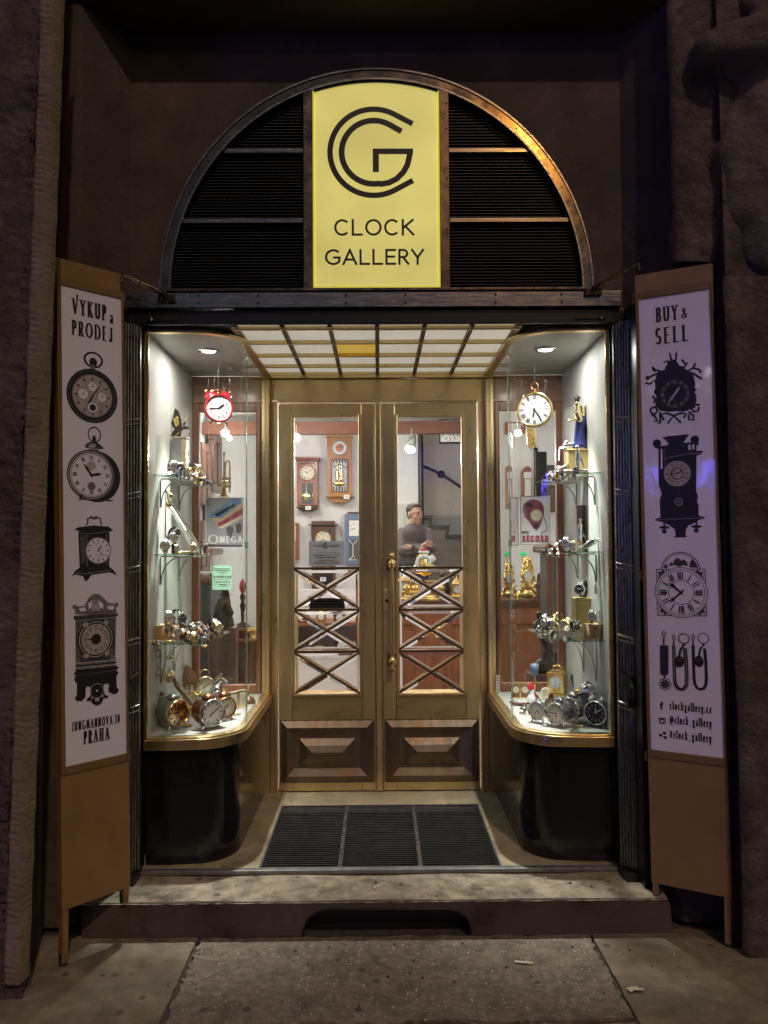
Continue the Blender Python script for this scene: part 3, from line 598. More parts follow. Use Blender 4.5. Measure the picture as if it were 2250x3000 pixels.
# ---------------------------------------------- entrance: ceiling, floor, grate, bar
ec = thing('glazed_ceiling', 'ceiling of the entrance made of lit opal squares in brass bars', 'ceiling', (0, 3.9, 2.45))
XS = [-.612+1.224*i/6 for i in range(7)]; YS = [3.397, 3.447, 3.70, 3.965, 4.212, 4.415]
for j in range(5):
    for i in range(6):
        m = MB(); m.box(XS[i]+.009, XS[i+1]-.009, YS[j]+.009, YS[j+1]-.009, 2.462, 2.468); yl = (i == 2 and j == 2)
        obj('glass_square', m, 'tile_yellow' if yl else 'tile_glow', ec, label='amber glass square' if yl else None, world=True)
for i, x in enumerate(XS):
    m = MB(); a, b = (.0095, .0095) if 0 < i < 6 else (.018, .012); m.box(x-a, x+b, 3.397, 4.415, 2.446+.002*(i in (0, 6)), 2.4705); obj('long_bar', m, 'brass_dull', ec, world=True, bevel=.002)
for y in YS[1:]: m = MB(); m.box(-.615, .615, y-.007, y+.007, 2.4435, 2.4645); obj('cross_bar', m, 'brass', ec, world=True, bevel=.002)
m = MB(); m.box(-.64, .64, 3.53, 4.5, 2.475, 2.52); m.box(-1.05, 1.05, 3.3945, 3.529, 2.475, 2.511); obj('cover_board', m, 'black_paint', ec, world=True)
m = MB(); m.box(-1.06, 1.06, 3.44, 3.4335, .0, .150); m.box(-1.05, 1.05, 3.4335, 4.46, 0, .12)
fm = MB()
fm.box(-1.04, -.512, 3.435, 4.52, .122, .157); fm.box(.512, 1.04, 3.435, 4.52, .122, .157); fm.box(-.5115, .5115, 4.222, 4.52, .122, .1565)
o = obj('entrance_floor', fm, 'floor_stone', bevel=.003); setp(o, kind='structure')
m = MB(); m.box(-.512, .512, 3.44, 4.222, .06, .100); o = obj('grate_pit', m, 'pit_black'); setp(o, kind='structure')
tb = thing('threshold_bar', 'dark steel threshold bar along the front of the entrance floor', 'threshold', (0, 3.41, .137))
m = MB(); m.box(-1.05, 1.045, 3.400, 3.434, .140, .158); obj('bar', m, 'bar_steel', tb, world=True, bevel=.003)
for x in (-.62, .05, .65): m = MB(); m.cyl((x, 3.415, .156), (x, 3.415, .158), .006, n=10); obj('screw', m, 'black_paint', tb, world=True)
gr = thing('floor_grate', 'black metal slatted foot grate set in the entrance floor', 'grate', (0, 3.83, .13))
m = MB(); n = 36
for i in range(n): y = 3.446+.770*i/(n-1); m.box(-.503, .503, y-.0014, y+.0014, .1532, .1546)
obj('slats', m, 'iron_grate', gr, world=True)
for x in (-.172, .172):
    m = MB(); m.box(x-.004, x+.004, 3.446, 4.216, .121, .149)
    for i in range(n-1): y = 3.457+.770*i/(n-1); m.box(x-.008, x+.008, y-.005, y+.005, .132, .1525)
    obj('spacer_rod', m, 'steel', gr, world=True)
m = MB()
for x in (-.508, .508): m.box(x-.003, x+.003, 3.44, 4.221, .12, .156)
m.box(-.5045, .5045, 4.2165, 4.2215, .12, .156); obj('frame', m, 'iron_grate', gr, world=True)

# ---------------------------------------------- door frame and doors
YD = 4.434
df = thing('door_frame', 'brass door frame with wide plain header around the double door', 'door frame', (0, YD, .157))
for s in (-1, 1):
    m = MB()
    for a, b, y0 in ((.598, .640, 4.405), (.572, .5975, 4.425), (.556, .5715, 4.415)):
        p, q = sorted((s*a, s*b)); m.box(p, q, y0, 4.52, .158, 2.443 if a > .59 else 2.300)
    obj('jamb', m, 'brass', df, world=True, bevel=.002)
m = MB(); m.box(-.5975, .5975, 4.428, 4.52, 2.312, 2.425); obj('header', m, 'brass_across', df, world=True, bevel=.002)
m = MB(); m.box(-.5975, .5975, 4.405, 4.52, 2.4265, 2.4425); m.box(-.5555, .5555, 4.418, 4.52, 2.2985, 2.3105); obj('moulding', m, 'brass_across', df, world=True, bevel=.003)
def frustum(m, x0, x1, z0, z1, d0, d1, inset, y):    # a ring of four slopes
    a = [(x0, y-d0, z0), (x1, y-d0, z0), (x1, y-d0, z1), (x0, y-d0, z1)]; i = inset; b = [(x0+i, y-d1, z0+i), (x1-i, y-d1, z0+i), (x1-i, y-d1, z1-i), (x0+i, y-d1, z1-i)]
    m.add(a+b, [(0, 1, 5, 4), (1, 2, 6, 5), (2, 3, 7, 6), (3, 0, 4, 7)])
def door(s):
    x0, x1 = (-.5500, -.022) if s < 0 else (.022, .5500)
    t = thing('entrance_door', 'left brass door leaf with notices behind its glass' if s < 0 else 'right brass door leaf with long polished pull handle and lock plate', 'door', ((x0+x1)/2, YD, .16))
    zb, zt = .163, 2.288; gx0, gx1 = (x0+x1)/2-.178, (x0+x1)/2+.178; gz0, gz1 = .690, 2.215; y0, y1 = YD, YD+.045
    for nm, bx, mt in (('stile', (x0, gx0-.014, zb, zt), 'brass'), ('stile', (gx1+.014, x1, zb, zt), 'brass'), ('top_rail', (gx0-.0138, gx1+.0138, gz1+.014, zt), 'brass_across'), ('bottom_rail', (gx0-.0138, gx1+.0138, zb, gz0-.014), 'brass_across')):
        m = MB(); m.box(bx[0], bx[1], y0+(.0006 if 'rail' in nm else 0), y1, bx[2], bx[3]); obj(nm, m, mt, t, world=True, bevel=.003)
    m = MB()
    for a, b, c_, d_ in ((gx0-.0135, gx0, gz0-.0135, gz1+.0135), (gx1, gx1+.0135, gz0-.0135, gz1+.0135)): m.box(a, b, y0-.008, y1, c_, d_)
    m.box(gx0+.0002, gx1-.0002, y0-.008, y1, gz1, gz1+.0135); m.box(gx0+.0002, gx1-.0002, y0-.008, y1, gz0-.0135, gz0); obj('glazing_bead', m, 'brass', t, world=True, bevel=.0025)
    zm = 1.378                                    # bar between clear glass and lattice
    m = MB(); m.box(gx0+.0005, gx1-.0005, y0+.012, y0+.0175, zm+.008, gz1-.0005); obj('upper_glass', m, 'window_glass', t, world=True)
    cells = [zm, zm-(zm-gz0)/3, zm-2*(zm-gz0)/3, gz0]; m = MB(); bw = .0068
    for z in cells[:3]: m.box(gx0+.0003, gx1-.0003, y0+.004, y0+.026, z-bw, z+bw)
    for k in range(3):
        za, zb_ = cells[k]-bw, cells[k+1]+(bw if k < 2 else 0)
        for q in (0, 1):
            A, B = (gx0, za if q else zb_), (gx1, zb_ if q else za); dx, dz = B[0]-A[0], B[1]-A[1]; L = math.hypot(dx, dz); nx, nz = -dz/L*bw*.85, dx/L*bw*.85
            m.prism([(A[0]+nx, A[1]+nz), (A[0]-nx, A[1]-nz), (B[0]-nx, B[1]-nz), (B[0]+nx, B[1]+nz)], y0+.005+.0007*q, y0+.025)
    obj('lattice', m, 'lattice_bronze', t, world=True, bevel=.0015)
    for k in range(3):
        za, zb_ = cells[k]-bw, cells[k+1]+(bw if k < 2 else 0); C0 = ((gx0+gx1)/2, (za+zb_)/2); co = [(gx0, za), (gx1, za), (gx1, zb_), (gx0, zb_)]
        for q in range(4):
            tri = [co[q], co[(q+1) % 4], C0]; g = (sum(p[0] for p in tri)/3, sum(p[1] for p in tri)/3)
            def ins(dist):
                out = []
                for i in range(3):
                    A, B, Cc = tri[i-1], tri[i], tri[(i+1) % 3]
                    u = Vector((A[0]-B[0], A[1]-B[1])).normalized(); v = Vector((Cc[0]-B[0], Cc[1]-B[1])).normalized(); sn = abs(u.x*v.y-u.y*v.x); bi = (u+v)*(dist/sn); out.append((B[0]+bi.x, B[1]+bi.y))
                return out
            o_, i_ = ins(.004), ins(.019); m = MB(); yb = y0+.017
            m.add([(x, yb, z) for x, z in o_] + [(x, yb-.0015, z) for x, z in o_] + [(x, yb-.0085, z) for x, z in i_], [(0, 1, 2), (6, 8, 7)] + [f for i in range(3) for f in ((i, (i+1) % 3, 3+(i+1) % 3, 3+i), (3+i, 3+(i+1) % 3, 6+(i+1) % 3, 6+i))])
            obj('bevelled_pane', m, 'bevel_glass', t, world=True)
    px0, px1, pz0, pz1 = x0+.012, x1-.012, .215, .545; Y = y0-.001; m = MB()
    m.box(px0-.006, px1+.006, Y-.004, y0+.002, pz0-.006, pz1+.006)
    Y -= .0042; frustum(m, px0, px1, pz0, pz1, 0, .020, .034, Y); frustum(m, px0+.034, px1-.034, pz0+.034, pz1-.034, .020, .004, .040, Y)
    frustum(m, px0+.100, px1-.100, pz0+.095, pz1-.095, .004, .024, .034, Y)
    xa, xb, za, zc = px0+.134, px1-.134, pz0+.129, pz1-.129; frustum(m, xa, xb, za, zc, .024, .036, (zc-za)/2-.001, Y)
    m.add([(px0+.074, Y-.004, pz0+.074), (px1-.074, Y-.004, pz0+.074), (px1-.074, Y-.004, pz1-.074), (px0+.074, Y-.004, pz1-.074)], [(0, 1, 2, 3)])
    pn = obj('raised_panel', m, 'brass_dull', t, world=True)
    for i in range(9):
        for z in (pz0-.002, pz1+.002): m = MB(); m.cyl((px0+.02+(px1-px0-.04)*i/8, Y+.001, z), (px0+.02+(px1-px0-.04)*i/8, Y-.003, z), .0035, n=6); obj('screw', m, 'bronze_dark', pn, world=True)
    if s > 0:
        hx = at(1149, 1790, 4.37).x; z0, z1 = at(1149, 1940, 4.37).z, at(1149, 1652, 4.37).z
        h = MB(); h.cyl((hx, 4.378, z0), (hx, 4.378, z1), .0085, n=14)
        h2 = obj('pull_handle', h, 'brass_bright', t, world=True); f = MB()
        for z, q in ((z0, -1), (z1, 1)):
            f.lathe([(.0, -.03*q), (.010, -.027*q), (.016, -.02*q), (.022, -.005*q), (.023, .003*q), (.016, .015*q), (.009, .02*q), (.009, .026*q), (.015, .033*q), (.011, .042*q), (.013, .048*q), (.007, .058*q), (0, .061*q)], (hx, 4.378, z), 'z', 18)
            f.cyl((hx, 4.378, z), (hx, 4.434, z), .012, n=12)
        o = obj('knob', f, 'brass_bright', h2); o.location = -Vector(t.location)
        for zc_, hh in ((z0+.005, .034), (z1-.005, .034)): m = MB(); m.box(hx-.030, hx+.022, 4.427, 4.4336, zc_-hh, zc_+hh); obj('handle_plate', m, 'brass_dull', t, world=True, bevel=.002)
        a, b, c_, d_ = pr(1122, 1727, 1146, 1791, 4.42); m = MB(); m.box(a, b, 4.424, 4.4334, c_, d_); lp = obj('lock_plate', m, 'brass', t, world=True, bevel=.002)
        m = MB(); m.lathe([(.010, 0), (.010, -.004), (.006, -.007), (0, -.007)], ((a+b)/2, 4.4238, c_*.5+d_*.5), 'y', 14); o = obj('keyhole', m, 'bronze_dark', lp); o.location = -Vector(t.location)
    return t
dl, dr = door(-1), door(1)
m = MB(); m.box(-.0165, .0165, 4.420, 4.47, .163, 2.292); m.box(-.0217, .0217, 4.45, 4.475, .163, 2.292); o = obj('astragal', m, 'brass', dr, world=True, bevel=.004)
# ================================================================== folding sign boards
class Panel:
    def __init__(s, TL, TR, BL, BR, thick=.035):
        s.BL = BL; h = BR-BL; h2 = TR-TL; u = Vector((h.x+h2.x, h.y+h2.y, 0)); s.W = u.length/2; s.u = u.normalized()
        vv = ((TL-BL)+(TR-BR))/2; s.H = vv.length; s.v = vv.normalized(); s.n = s.u.cross(s.v).normalized(); s.t = thick
        s.O = Vector((BL.x, BL.y, (BL.z+BR.z)/2))
    def fn(s, a, b, l): return s.O + s.u*a + s.v*b + s.n*l
    def uv(s, px, py):
        d = CR @ Vector(((px-1125)/F, (1500-py)/F, -1)); C = Vector((0, 0, CAMZ)); t = (s.O-C).dot(s.n)/d.dot(s.n); q = C+d*t-s.O
        k = s.u.dot(s.v); a, b = q.dot(s.u), q.dot(s.v); den = 1-k*k; return ((a-k*b)/den, (b-k*a)/den)
    def slab(s, m, a0, a1, b0, b1, l0, l1): m.hexa([s.fn(a0, b0, l0), s.fn(a1, b0, l0), s.fn(a1, b0, l1), s.fn(a0, b0, l1), s.fn(a0, b1, l0), s.fn(a1, b1, l0), s.fn(a1, b1, l1), s.fn(a0, b1, l1)])
INK = ['ink', 'ink_dark', 'ink_mid', 'ink_light', 'paper']
def sign_board(corners, poster, foot_px, label, hinge_side):
    P = Panel(*[at(*c) for c in corners]); t = thing('sign_board', label, 'sign board', P.O)
    q = [P.uv(*c) for c in poster]; a0, a1 = (q[0][0]+q[2][0])/2, (q[1][0]+q[3][0])/2; b1, b0 = (q[0][1]+q[1][1])/2, (q[2][1]+q[3][1])/2
    m = MB(); P.slab(m, 0, P.W, 0, b0-.030, -P.t, 0); P.slab(m, 0, P.W, b1+.030, P.H, -P.t, 0); P.slab(m, .001, P.W-.001, b0-.0298, b1+.0298, -P.t, -.008)
    obj('board', m, 'board_ochre', t, world=True)
    m = MB(); e = .0005
    P.slab(m, e, a0, b0-.0295, b1+.0295, -.0075, .005); P.slab(m, a1, P.W-e, b0-.0295, b1+.0295, -.0075, .005); P.slab(m, a0+e, a1-e, b1, b1+.0295, -.0075, .0045); P.slab(m, a0+e, a1-e, b0-.0295, b0, -.0075, .0045)
    obj('poster_frame', m, 'board_edge', t, world=True, bevel=.0015)
    m = MB(); P.slab(m, a0+e, a1-e, b0+e, b1-e, -.0074, -.001); po = obj('poster', m, 'paper', t, world=True)
    for i, fz in enumerate(foot_px):
        x = .004 if i == 0 else P.W-.026; m = MB(); zf = fz; top = P.fn(x, 0, 0)
        Q = [P.fn(x, -.0005, -P.t), P.fn(x+.022, -.0005, -P.t), P.fn(x+.022, -.0005, -.004), P.fn(x, -.0005, -.004)]; B = [Vector((p.x, p.y, zf)) for p in Q]
        m.hexa(B+Q); obj('leg', m, 'board_ochre', t, world=True)
        m = MB(); c = (B[0]+B[2])/2; m.cyl((c.x, c.y, zf-.0005 if zf > .02 else .001), (c.x, c.y, zf+.03), .016, n=10); ft = obj('rubber_foot', m, 'rubber', t, world=True)
    m = MB(); hx = P.W+.008 if hinge_side > 0 else -.008
    for b in (b0-.03, P.H*.5, P.H-.09): m = MB(); m.cyl(P.fn(hx, b-.018, -.01), P.fn(hx, b+.018, -.01), .008, n=10); obj('hinge', m, 'brass_dull', t, world=True)
    return P, t, po
def pic(P, po, zmap, name='clock_picture', label=None):
    d = D2(lambda a, b, l: P.fn(a, b, l-.001)); d.U = lambda zx, zy: P.uv(*zmap(zx, zy))
    d.P = lambda pts, m=0: d.poly([d.U(*p) for p in pts], m)
    d.Ln = lambda pts, w, m=0: d.line([d.U(*p) for p in pts], w, m)
    d.done = lambda: setp(fix(obj(name, d.mb, INK, po, world=False), po), label)
    return d
def fix(o, po):
    off = Vector(po.parent.location); o.location = -off; return o
# ---- left board: VYKUP a PRODEJ
PL, tl, pol = sign_board([(165, 745, 2.95), (360, 812, 3.15), (182, 2662, 2.95), (383, 2605, 3.15)], [(179, 826), (357, 884), (190, 2248), (370, 2207)],
                         [.012, .145], 'ochre sign board reading VÝKUP a PRODEJ, angled out left of the entrance', 1)
za = lambda x, y: (x/2.764, 700+y/2.764)
zb = lambda x, y: (x/2.764, 1500+y/2.764)
SER = dict(wt=.15, thin=.075, serif=True)
def ptext(P, po, z, t, p0, p1, h, **k):
    d = pic(P, po, z, 'lettering'); a, b = d.U(*p0), d.U(*p1); d.text(t, a[0], (a[1]+b[1])/2, h, x1=b[0], **{**SER, **k}); return d.done()
ptext(PL, pol, za, "VÝKUP".replace('Ý', "'Y"), (584, 597), (866, 675), .062); ptext(PL, pol, za, 'a', (888, 680), (924, 695), .05)
ptext(PL, pol, za, 'PRODEJ', (582, 765), (917, 850), .058)
ptext(PL, pol, zb, 'JUNGMANNOVA 30', (583, 1785), (971, 1700), .0345, wt=.14); ptext(PL, pol, zb, 'PRAHA', (678, 1888), (890, 1840), .050)
d = pic(PL, pol, za, label='printed pocket watch')
c = d.U(757, 980); d.ring(*c, .040, .031, 0, k=.78); c = d.U(755, 1000); d.disc(*c, .016, .018, 0); c = d.U(752, 1050); d.disc(*c, .010, .016, 2)
c = d.U(750, 1272); d.disc(*c, .104, m=0); d.ring(*c, .092, .099, 1); d.disc(*c, .082, m=3); d.ring(*c, .079, .081, 1)
for a in range(12): x, y = math.sin(R(a*30)), math.cos(R(a*30)); d.line([(c[0]+.060*x, c[1]+.060*y), (c[0]+.072*x, c[1]+.072*y)], .007, 1)
for dx, dy, r in ((0, .036, .019), (.038, 0, .019), (-.038, .004, .021), (0, -.044, .021)): d.disc(c[0]+dx, c[1]+dy, r, m=4); d.ring(c[0]+dx, c[1]+dy, r-.001, r+.001, 2); d.disc(c[0]+dx, c[1]+dy, .003, m=0); d.line([(c[0]+dx, c[1]+dy), (c[0]+dx+.006, c[1]+dy+.012)], .002, 0)
d.disc(c[0], c[1]-.044, .013, m=0); hand(d, *c, 7, .045, .005, 0); hand(d, *c, 1.2, .062, .003, 0); d.done()
d = pic(PL, pol, za, label='printed alarm clock with a bell on top')
c = d.U(765, 1585); d.ring(*c, .022, .027, 1, k=1.15); c = d.U(763, 1620); d.disc(*c, .008, .014, 0)
d.P([(688, 1680), (700, 1655), (740, 1640), (790, 1650), (830, 1680), (842, 1702), (790, 1702), (740, 1698), (692, 1690)], 1); d.P([(710, 1680), (740, 1658), (775, 1660), (770, 1690), (720, 1690)], 3); d.P([(720, 1700), (800, 1710), (805, 1735), (725, 1725)], 0)
c = d.U(785, 1925); d.disc(*c, .098, m=0); c = d.U(760, 1917); d.disc(*c, .098, m=0); c = d.U(740, 1912); d.disc(*c, .097, m=1); d.ring(*c, .088, .091, 3); d.disc(*c, .084, m=4); d.ring(*c, .079, .081, 1)
for i in range(12):
    x, y = math.sin(R(i*30)), math.cos(R(i*30)); px_, py_ = y, -x
    for q in ((-.005, 0, .005) if i % 3 != 1 else (-.003, .003)): d.line([(c[0]+.058*x+px_*q, c[1]+.058*y+py_*q), (c[0]+.074*x+px_*q, c[1]+.074*y+py_*q)], .003, 0)
d.disc(c[0], c[1]+.035, .018, m=3); d.disc(c[0], c[1]-.042, .016, m=2); d.disc(c[0], c[1]-.042, .004, m=0); hand(d, *c, 10.8, .055, .006, 0); hand(d, *c, 2.7, .045, .007, 0); d.disc(*c, .006, m=0)
d.P([(655, 2065), (672, 2070), (660, 2105), (710, 2103), (710, 2110), (636, 2112)], 0); d.P([(850, 2090), (862, 2086), (878, 2115), (915, 2113), (915, 2120), (870, 2128)], 0); d.done()
d = pic(PL, pol, zb, label='printed black mantel clock with a carrying handle')
for pts in ([(700, 108), (712, 85), (708, 60), (730, 45), (765, 55), (800, 45), (818, 62), (815, 85), (828, 105)], [(735, 30), (745, 45), (780, 45), (778, 28)]): d.Ln(pts, .006, 1)
d.P([(602, 140), (640, 122), (760, 108), (880, 118), (918, 148), (900, 158), (880, 152), (700, 168), (640, 156)], 0); d.P([(634, 158), (888, 150), (886, 445), (645, 452)], 0); d.P([(648, 185), (694, 190), (694, 415), (655, 420)], 1); d.P([(658, 205), (684, 210), (684, 395), (662, 400)], 2); d.P([(664, 215), (678, 220), (678, 380), (667, 385)], 1)
d.P([(645, 450), (886, 443), (920, 470), (950, 512), (930, 505), (890, 488), (740, 510), (710, 555), (690, 562), (672, 520), (610, 505), (582, 524), (605, 480)], 0)
d.Ln([(612, 492), (700, 500), (900, 470)], .004, 2); d.Ln([(640, 165), (700, 178), (880, 160)], .003, 2); d.Ln([(866, 175), (868, 435)], .005, 2); d.Ln([(704, 185), (708, 440)], .004, 2)
c = d.U(796, 312); d.ring(*c, .049, .052, 2); d.disc(*c, .048, m=4)
for a in range(12): x, y = math.sin(R(a*30)), math.cos(R(a*30)); d.line([(c[0]+.034*x, c[1]+.034*y), (c[0]+.044*x, c[1]+.044*y)], .004, 1)
d.ring(c[0], c[1]+.018, .009, .010, 2); d.ring(c[0], c[1]-.024, .009, .010, 2); hand(d, *c, 1.3, .026, .003, 0); hand(d, *c, 4.5, .034, .002, 0); d.done()
d = pic(PL, pol, zb, label='printed wall clock with a scrolled crown')
d.P([(606, 828), (610, 790), (590, 785), (586, 760), (605, 748), (640, 768), (690, 755), (715, 700), (745, 672), (778, 660), (815, 672), (850, 705), (875, 735), (920, 742), (955, 730), (960, 755), (940, 775), (945, 822), (780, 838)], 2)
for h in ([(640, 780), (690, 772), (700, 800), (650, 808)], [(715, 740), (745, 715), (745, 770), (720, 790)], [(800, 715), (838, 745), (835, 785), (805, 770)], [(870, 760), (925, 760), (920, 790), (875, 790)]): d.P(h, 4)
d.P([(745, 800), (760, 700), (778, 760), (795, 700), (812, 800)], 3); d.Ln([(612, 800), (690, 812), (780, 812), (940, 800)], .002, 1)
d.P([(594, 858), (600, 840), (955, 820), (958, 838), (940, 848), (610, 880)], 1); d.P([(610, 882), (940, 850), (934, 1255), (612, 1300)], 2); d.P([(655, 888), (896, 864), (896, 1195), (650, 1215)], 1)
for x in (622, 634, 646): d.Ln([(x, 890), (x-2, 1190)], .002, 0)
for x in (910, 920, 930): d.Ln([(x, 865), (x, 1160)], .002, 0)
c = d.U(778, 1030); d.disc(*c, .075, m=0); d.ring(*c, .064, .068, 3); d.disc(*c, .058, m=3); d.disc(*c, .02, m=0); hand(d, *c, 9.1, .048, .003, 0)
for a in range(12): d.disc(c[0]+.043*math.sin(R(a*30)), c[1]+.043*math.cos(R(a*30)), .007, m=1, n=8); d.disc(c[0]+.043*math.sin(R(a*30)), c[1]+.043*math.cos(R(a*30)), .003, m=4, n=8)
for x, y in ((690, 915), (860, 895), (695, 1165), (865, 1140)): c = d.U(x, y); d.poly([(c[0]+.016*math.cos(R(k*36))*(1 if k % 2 else .45), c[1]+.016*math.sin(R(k*36))*(1 if k % 2 else .45)) for k in range(10)], 3)
for i, y in enumerate((1205, 1225, 1243, 1262)): d.Ln([(612, y+22), (780, y+8), (945, y-10)], .004, 0 if i % 2 else 3)
d.P([(595, 1310), (612, 1290), (945, 1245), (960, 1262), (940, 1278), (780, 1300), (610, 1322)], 0)
d.P([(612, 1325), (940, 1282), (960, 1300), (942, 1330), (945, 1420), (962, 1440), (950, 1468), (915, 1475), (880, 1455), (875, 1425), (885, 1400), (868, 1385), (840, 1395), (838, 1440), (850, 1480), (878, 1490), (870, 1505), (835, 1510), (825, 1545), (785, 1568), (745, 1550), (735, 1525), (700, 1535), (705, 1510), (730, 1490), (738, 1450), (728, 1415), (705, 1410), (690, 1430), (695, 1455), (690, 1500), (660, 1530), (620, 1528), (604, 1510), (622, 1480), (622, 1385), (598, 1360)], 0)
c = d.U(784, 1447); d.ring(*c, .026, .028, 3); c = d.U(784, 1447); d.disc(*c, .004, m=4, n=8); d.P([(766, 1505), (805, 1500), (800, 1530), (770, 1535)], 3); d.P([(736, 1495), (752, 1505), (745, 1515)], 4); d.P([(820, 1490), (836, 1480), (832, 1500)], 4); d.done()

# ---- right board: BUY & SELL
PR, tr_, por = sign_board([(1866, 815, 3.185), (2085, 763, 3.04), (1909, 2590, 3.185), (2150, 2627, 3.04)], [(1869, 881), (2076, 842), (1909, 2199), (2127, 2220)],
                          [.14, .012], 'ochre sign board reading BUY & SELL, angled out right of the entrance', -1)
zc = lambda x, y: (1800+x/2.764, 700+y/2.764)
zd = lambda x, y: (1800+x/2.764, 1500+y/2.764)
ptext(PR, por, zc, 'BUY', (336, 680), (520, 652), .060); ptext(PR, por, zc, '&', (540, 645), (592, 638), .040); ptext(PR, por, zc, 'SELL', (330, 858), (610, 825), .066)
for t, y in (('clockgallery.cz', (1605, 1632)), ('@clock_gallery', (1718, 1748)), ('#clock_gallery', (1838, 1868))): ptext(PR, por, zd, t, (447, y[0]), (790, y[1]-4), .034, wt=.155, thin=.10, gap=.12)
d = pic(PR, por, zd, 'icon', 'printed letter f icon'); a = d.U(378, 1600); d.text('f', a[0]-.006, a[1], .030, 1.2, .26, .2, m=0); d.done()
d = pic(PR, por, zd, 'icon', 'printed camera icon'); d.P([(360, 1665), (414, 1668), (414, 1718), (360, 1716)], 0); d.P([(366, 1680), (408, 1682), (408, 1712), (366, 1710)], 4); c = d.U(387, 1694); d.disc(*c, .009, m=0); d.disc(*c, .005, m=4); d.done()
d = pic(PR, por, zd, 'icon', 'printed share icon'); d.Ln([(405, 1792), (372, 1808), (412, 1826)], .003, 0)
for p in ((405, 1790), (373, 1808), (413, 1826)): c = d.U(*p); d.disc(*c, .0062, m=0)
d.done()
d = pic(PR, por, zc, label='printed carved cuckoo clock with antlers')
d.P([(440, 920), (456, 925), (468, 975), (490, 978), (492, 930), (508, 905), (510, 930), (504, 990), (530, 1030), (580, 1055), (640, 1100), (655, 1180), (640, 1250), (665, 1300), (650, 1370), (600, 1385), (560, 1400), (510, 1395), (440, 1400), (370, 1390), (330, 1350), (340, 1270), (318, 1240), (340, 1180), (335, 1110), (380, 1070), (420, 1045), (430, 990), (452, 985)], 0)
for p in ([(420, 1070), (360, 1085), (300, 1110), (262, 1140), (255, 1125), (275, 1108)], [(330, 1075), (310, 1050), (305, 1035), (330, 1060), (380, 1075)], [(545, 1060), (600, 1070), (640, 1040), (655, 1005)], [(560, 1075), (640, 1090), (700, 1130), (712, 1130)], [(640, 1045), (690, 1060), (700, 1085)], [(400, 1000), (430, 985), (445, 1030), (410, 1040)], [(545, 975), (570, 1010), (590, 1000), (565, 1040), (530, 1035)],
          [(250, 1165), (290, 1175), (330, 1140), (340, 1200)], [(300, 1370), (330, 1360), (350, 1390), (330, 1420), (295, 1405), (290, 1385), (300, 1370)], [(300, 1420), (330, 1440), (350, 1480), (320, 1470)], [(690, 1345), (650, 1340), (620, 1370), (640, 1400), (680, 1390), (685, 1360)], [(600, 1400), (640, 1430), (640, 1465), (605, 1465), (600, 1420)], [(430, 1495), (480, 1430), (540, 1490)], [(400, 1470), (380, 1420), (420, 1410), (480, 1430), (540, 1410), (580, 1420), (560, 1450)], [(350, 1490), (372, 1490), (370, 1400)], [(310, 1270), (330, 1300), (320, 1330)], [(660, 1210), (640, 1240), (660, 1280)]): d.Ln(p, .0085, 0)
c = d.U(490, 1255); d.ring(*c, .040, .055, 1)
for a in range(12): x, y = math.sin(R(a*30)), math.cos(R(a*30)); d.line([(c[0]+.042*x, c[1]+.042*y), (c[0]+.053*x, c[1]+.053*y)], .010, 2)
hand(d, *c, 1.2, .035, .006, 3); hand(d, *c, 7.3, .040, .007, 3); d.done()
d = pic(PR, por, zc, label='printed tower shaped wall clock')
d.P([(384, 1608), (425, 1598), (606, 1580), (585, 1612), (560, 1650), (640, 1645), (682, 1648), (682, 1668), (665, 1672), (665, 1715), (722, 1715), (700, 1745), (665, 1755), (662, 2040), (678, 2085), (668, 2130), (682, 2150), (682, 2212), (370, 2212), (366, 2120), (382, 2060), (358, 1990), (356, 1700), (318, 1688), (340, 1680), (420, 1672), (440, 1660), (415, 1630)], 0)
for p, r_ in (((344, 1655), .016), ((651, 1625), .016)): c = d.U(*p); d.disc(*c, r_, m=0)
d.P([(600, 1668), (618, 1666), (618, 1705), (600, 1708)], 4); d.P([(630, 1665), (648, 1663), (648, 1702), (630, 1705)], 4); d.P([(385, 1700), (420, 1690), (420, 1850), (390, 1860)], 1); d.P([(375, 1700), (386, 1698), (388, 1860), (376, 1862)], 4)
c = d.U(508, 1900); d.disc(*c, .050, m=3); d.ring(*c, .020, .024, 1); dial(d, *c, .046, 'bars', 2, 9)
c = d.U(520, 2128); d.ring(*c, .012, .015, 3); d.ring(*c, .004, .006, 3); d.Ln([(518, 2010), (518, 2090)], .004, 1); d.Ln([(400, 1780), (440, 1770), (590, 1740), (700, 1735)], .004, 2); d.done()
d = pic(PR, por, zd, label='printed base of the tower clock with two drops')
d.P([(370, -2), (682, -2), (684, 30), (735, 40), (725, 55), (690, 62), (660, 85), (600, 110), (580, 140), (575, 190), (588, 192), (586, 205), (484, 207), (484, 195), (496, 190), (488, 140), (440, 105), (390, 82), (332, 70), (328, 58), (372, 42)], 0); d.Ln([(330, 64), (540, 55), (730, 45)], .003, 2)
for x, y in ((403, 125), (663, 118)): d.Ln([(x, y-40), (x, y+25)], .007, 0); c = d.U(x, y); d.disc(*c, .020, .006, 0); c = d.U(x, y+32); d.disc(*c, .009, m=0)
d.done()
d = pic(PR, por, zd, label='printed square clock dial with arched top')
pts = [(382, 460), (392, 420), (420, 375), (470, 338), (535, 325), (600, 338), (650, 375), (682, 420), (692, 462)]; d.Ln(pts, .004, 0); d.Ln([(400, 455), (408, 425), (432, 385), (475, 352), (535, 340), (595, 352), (638, 385), (668, 425), (676, 458)], .002, 1)
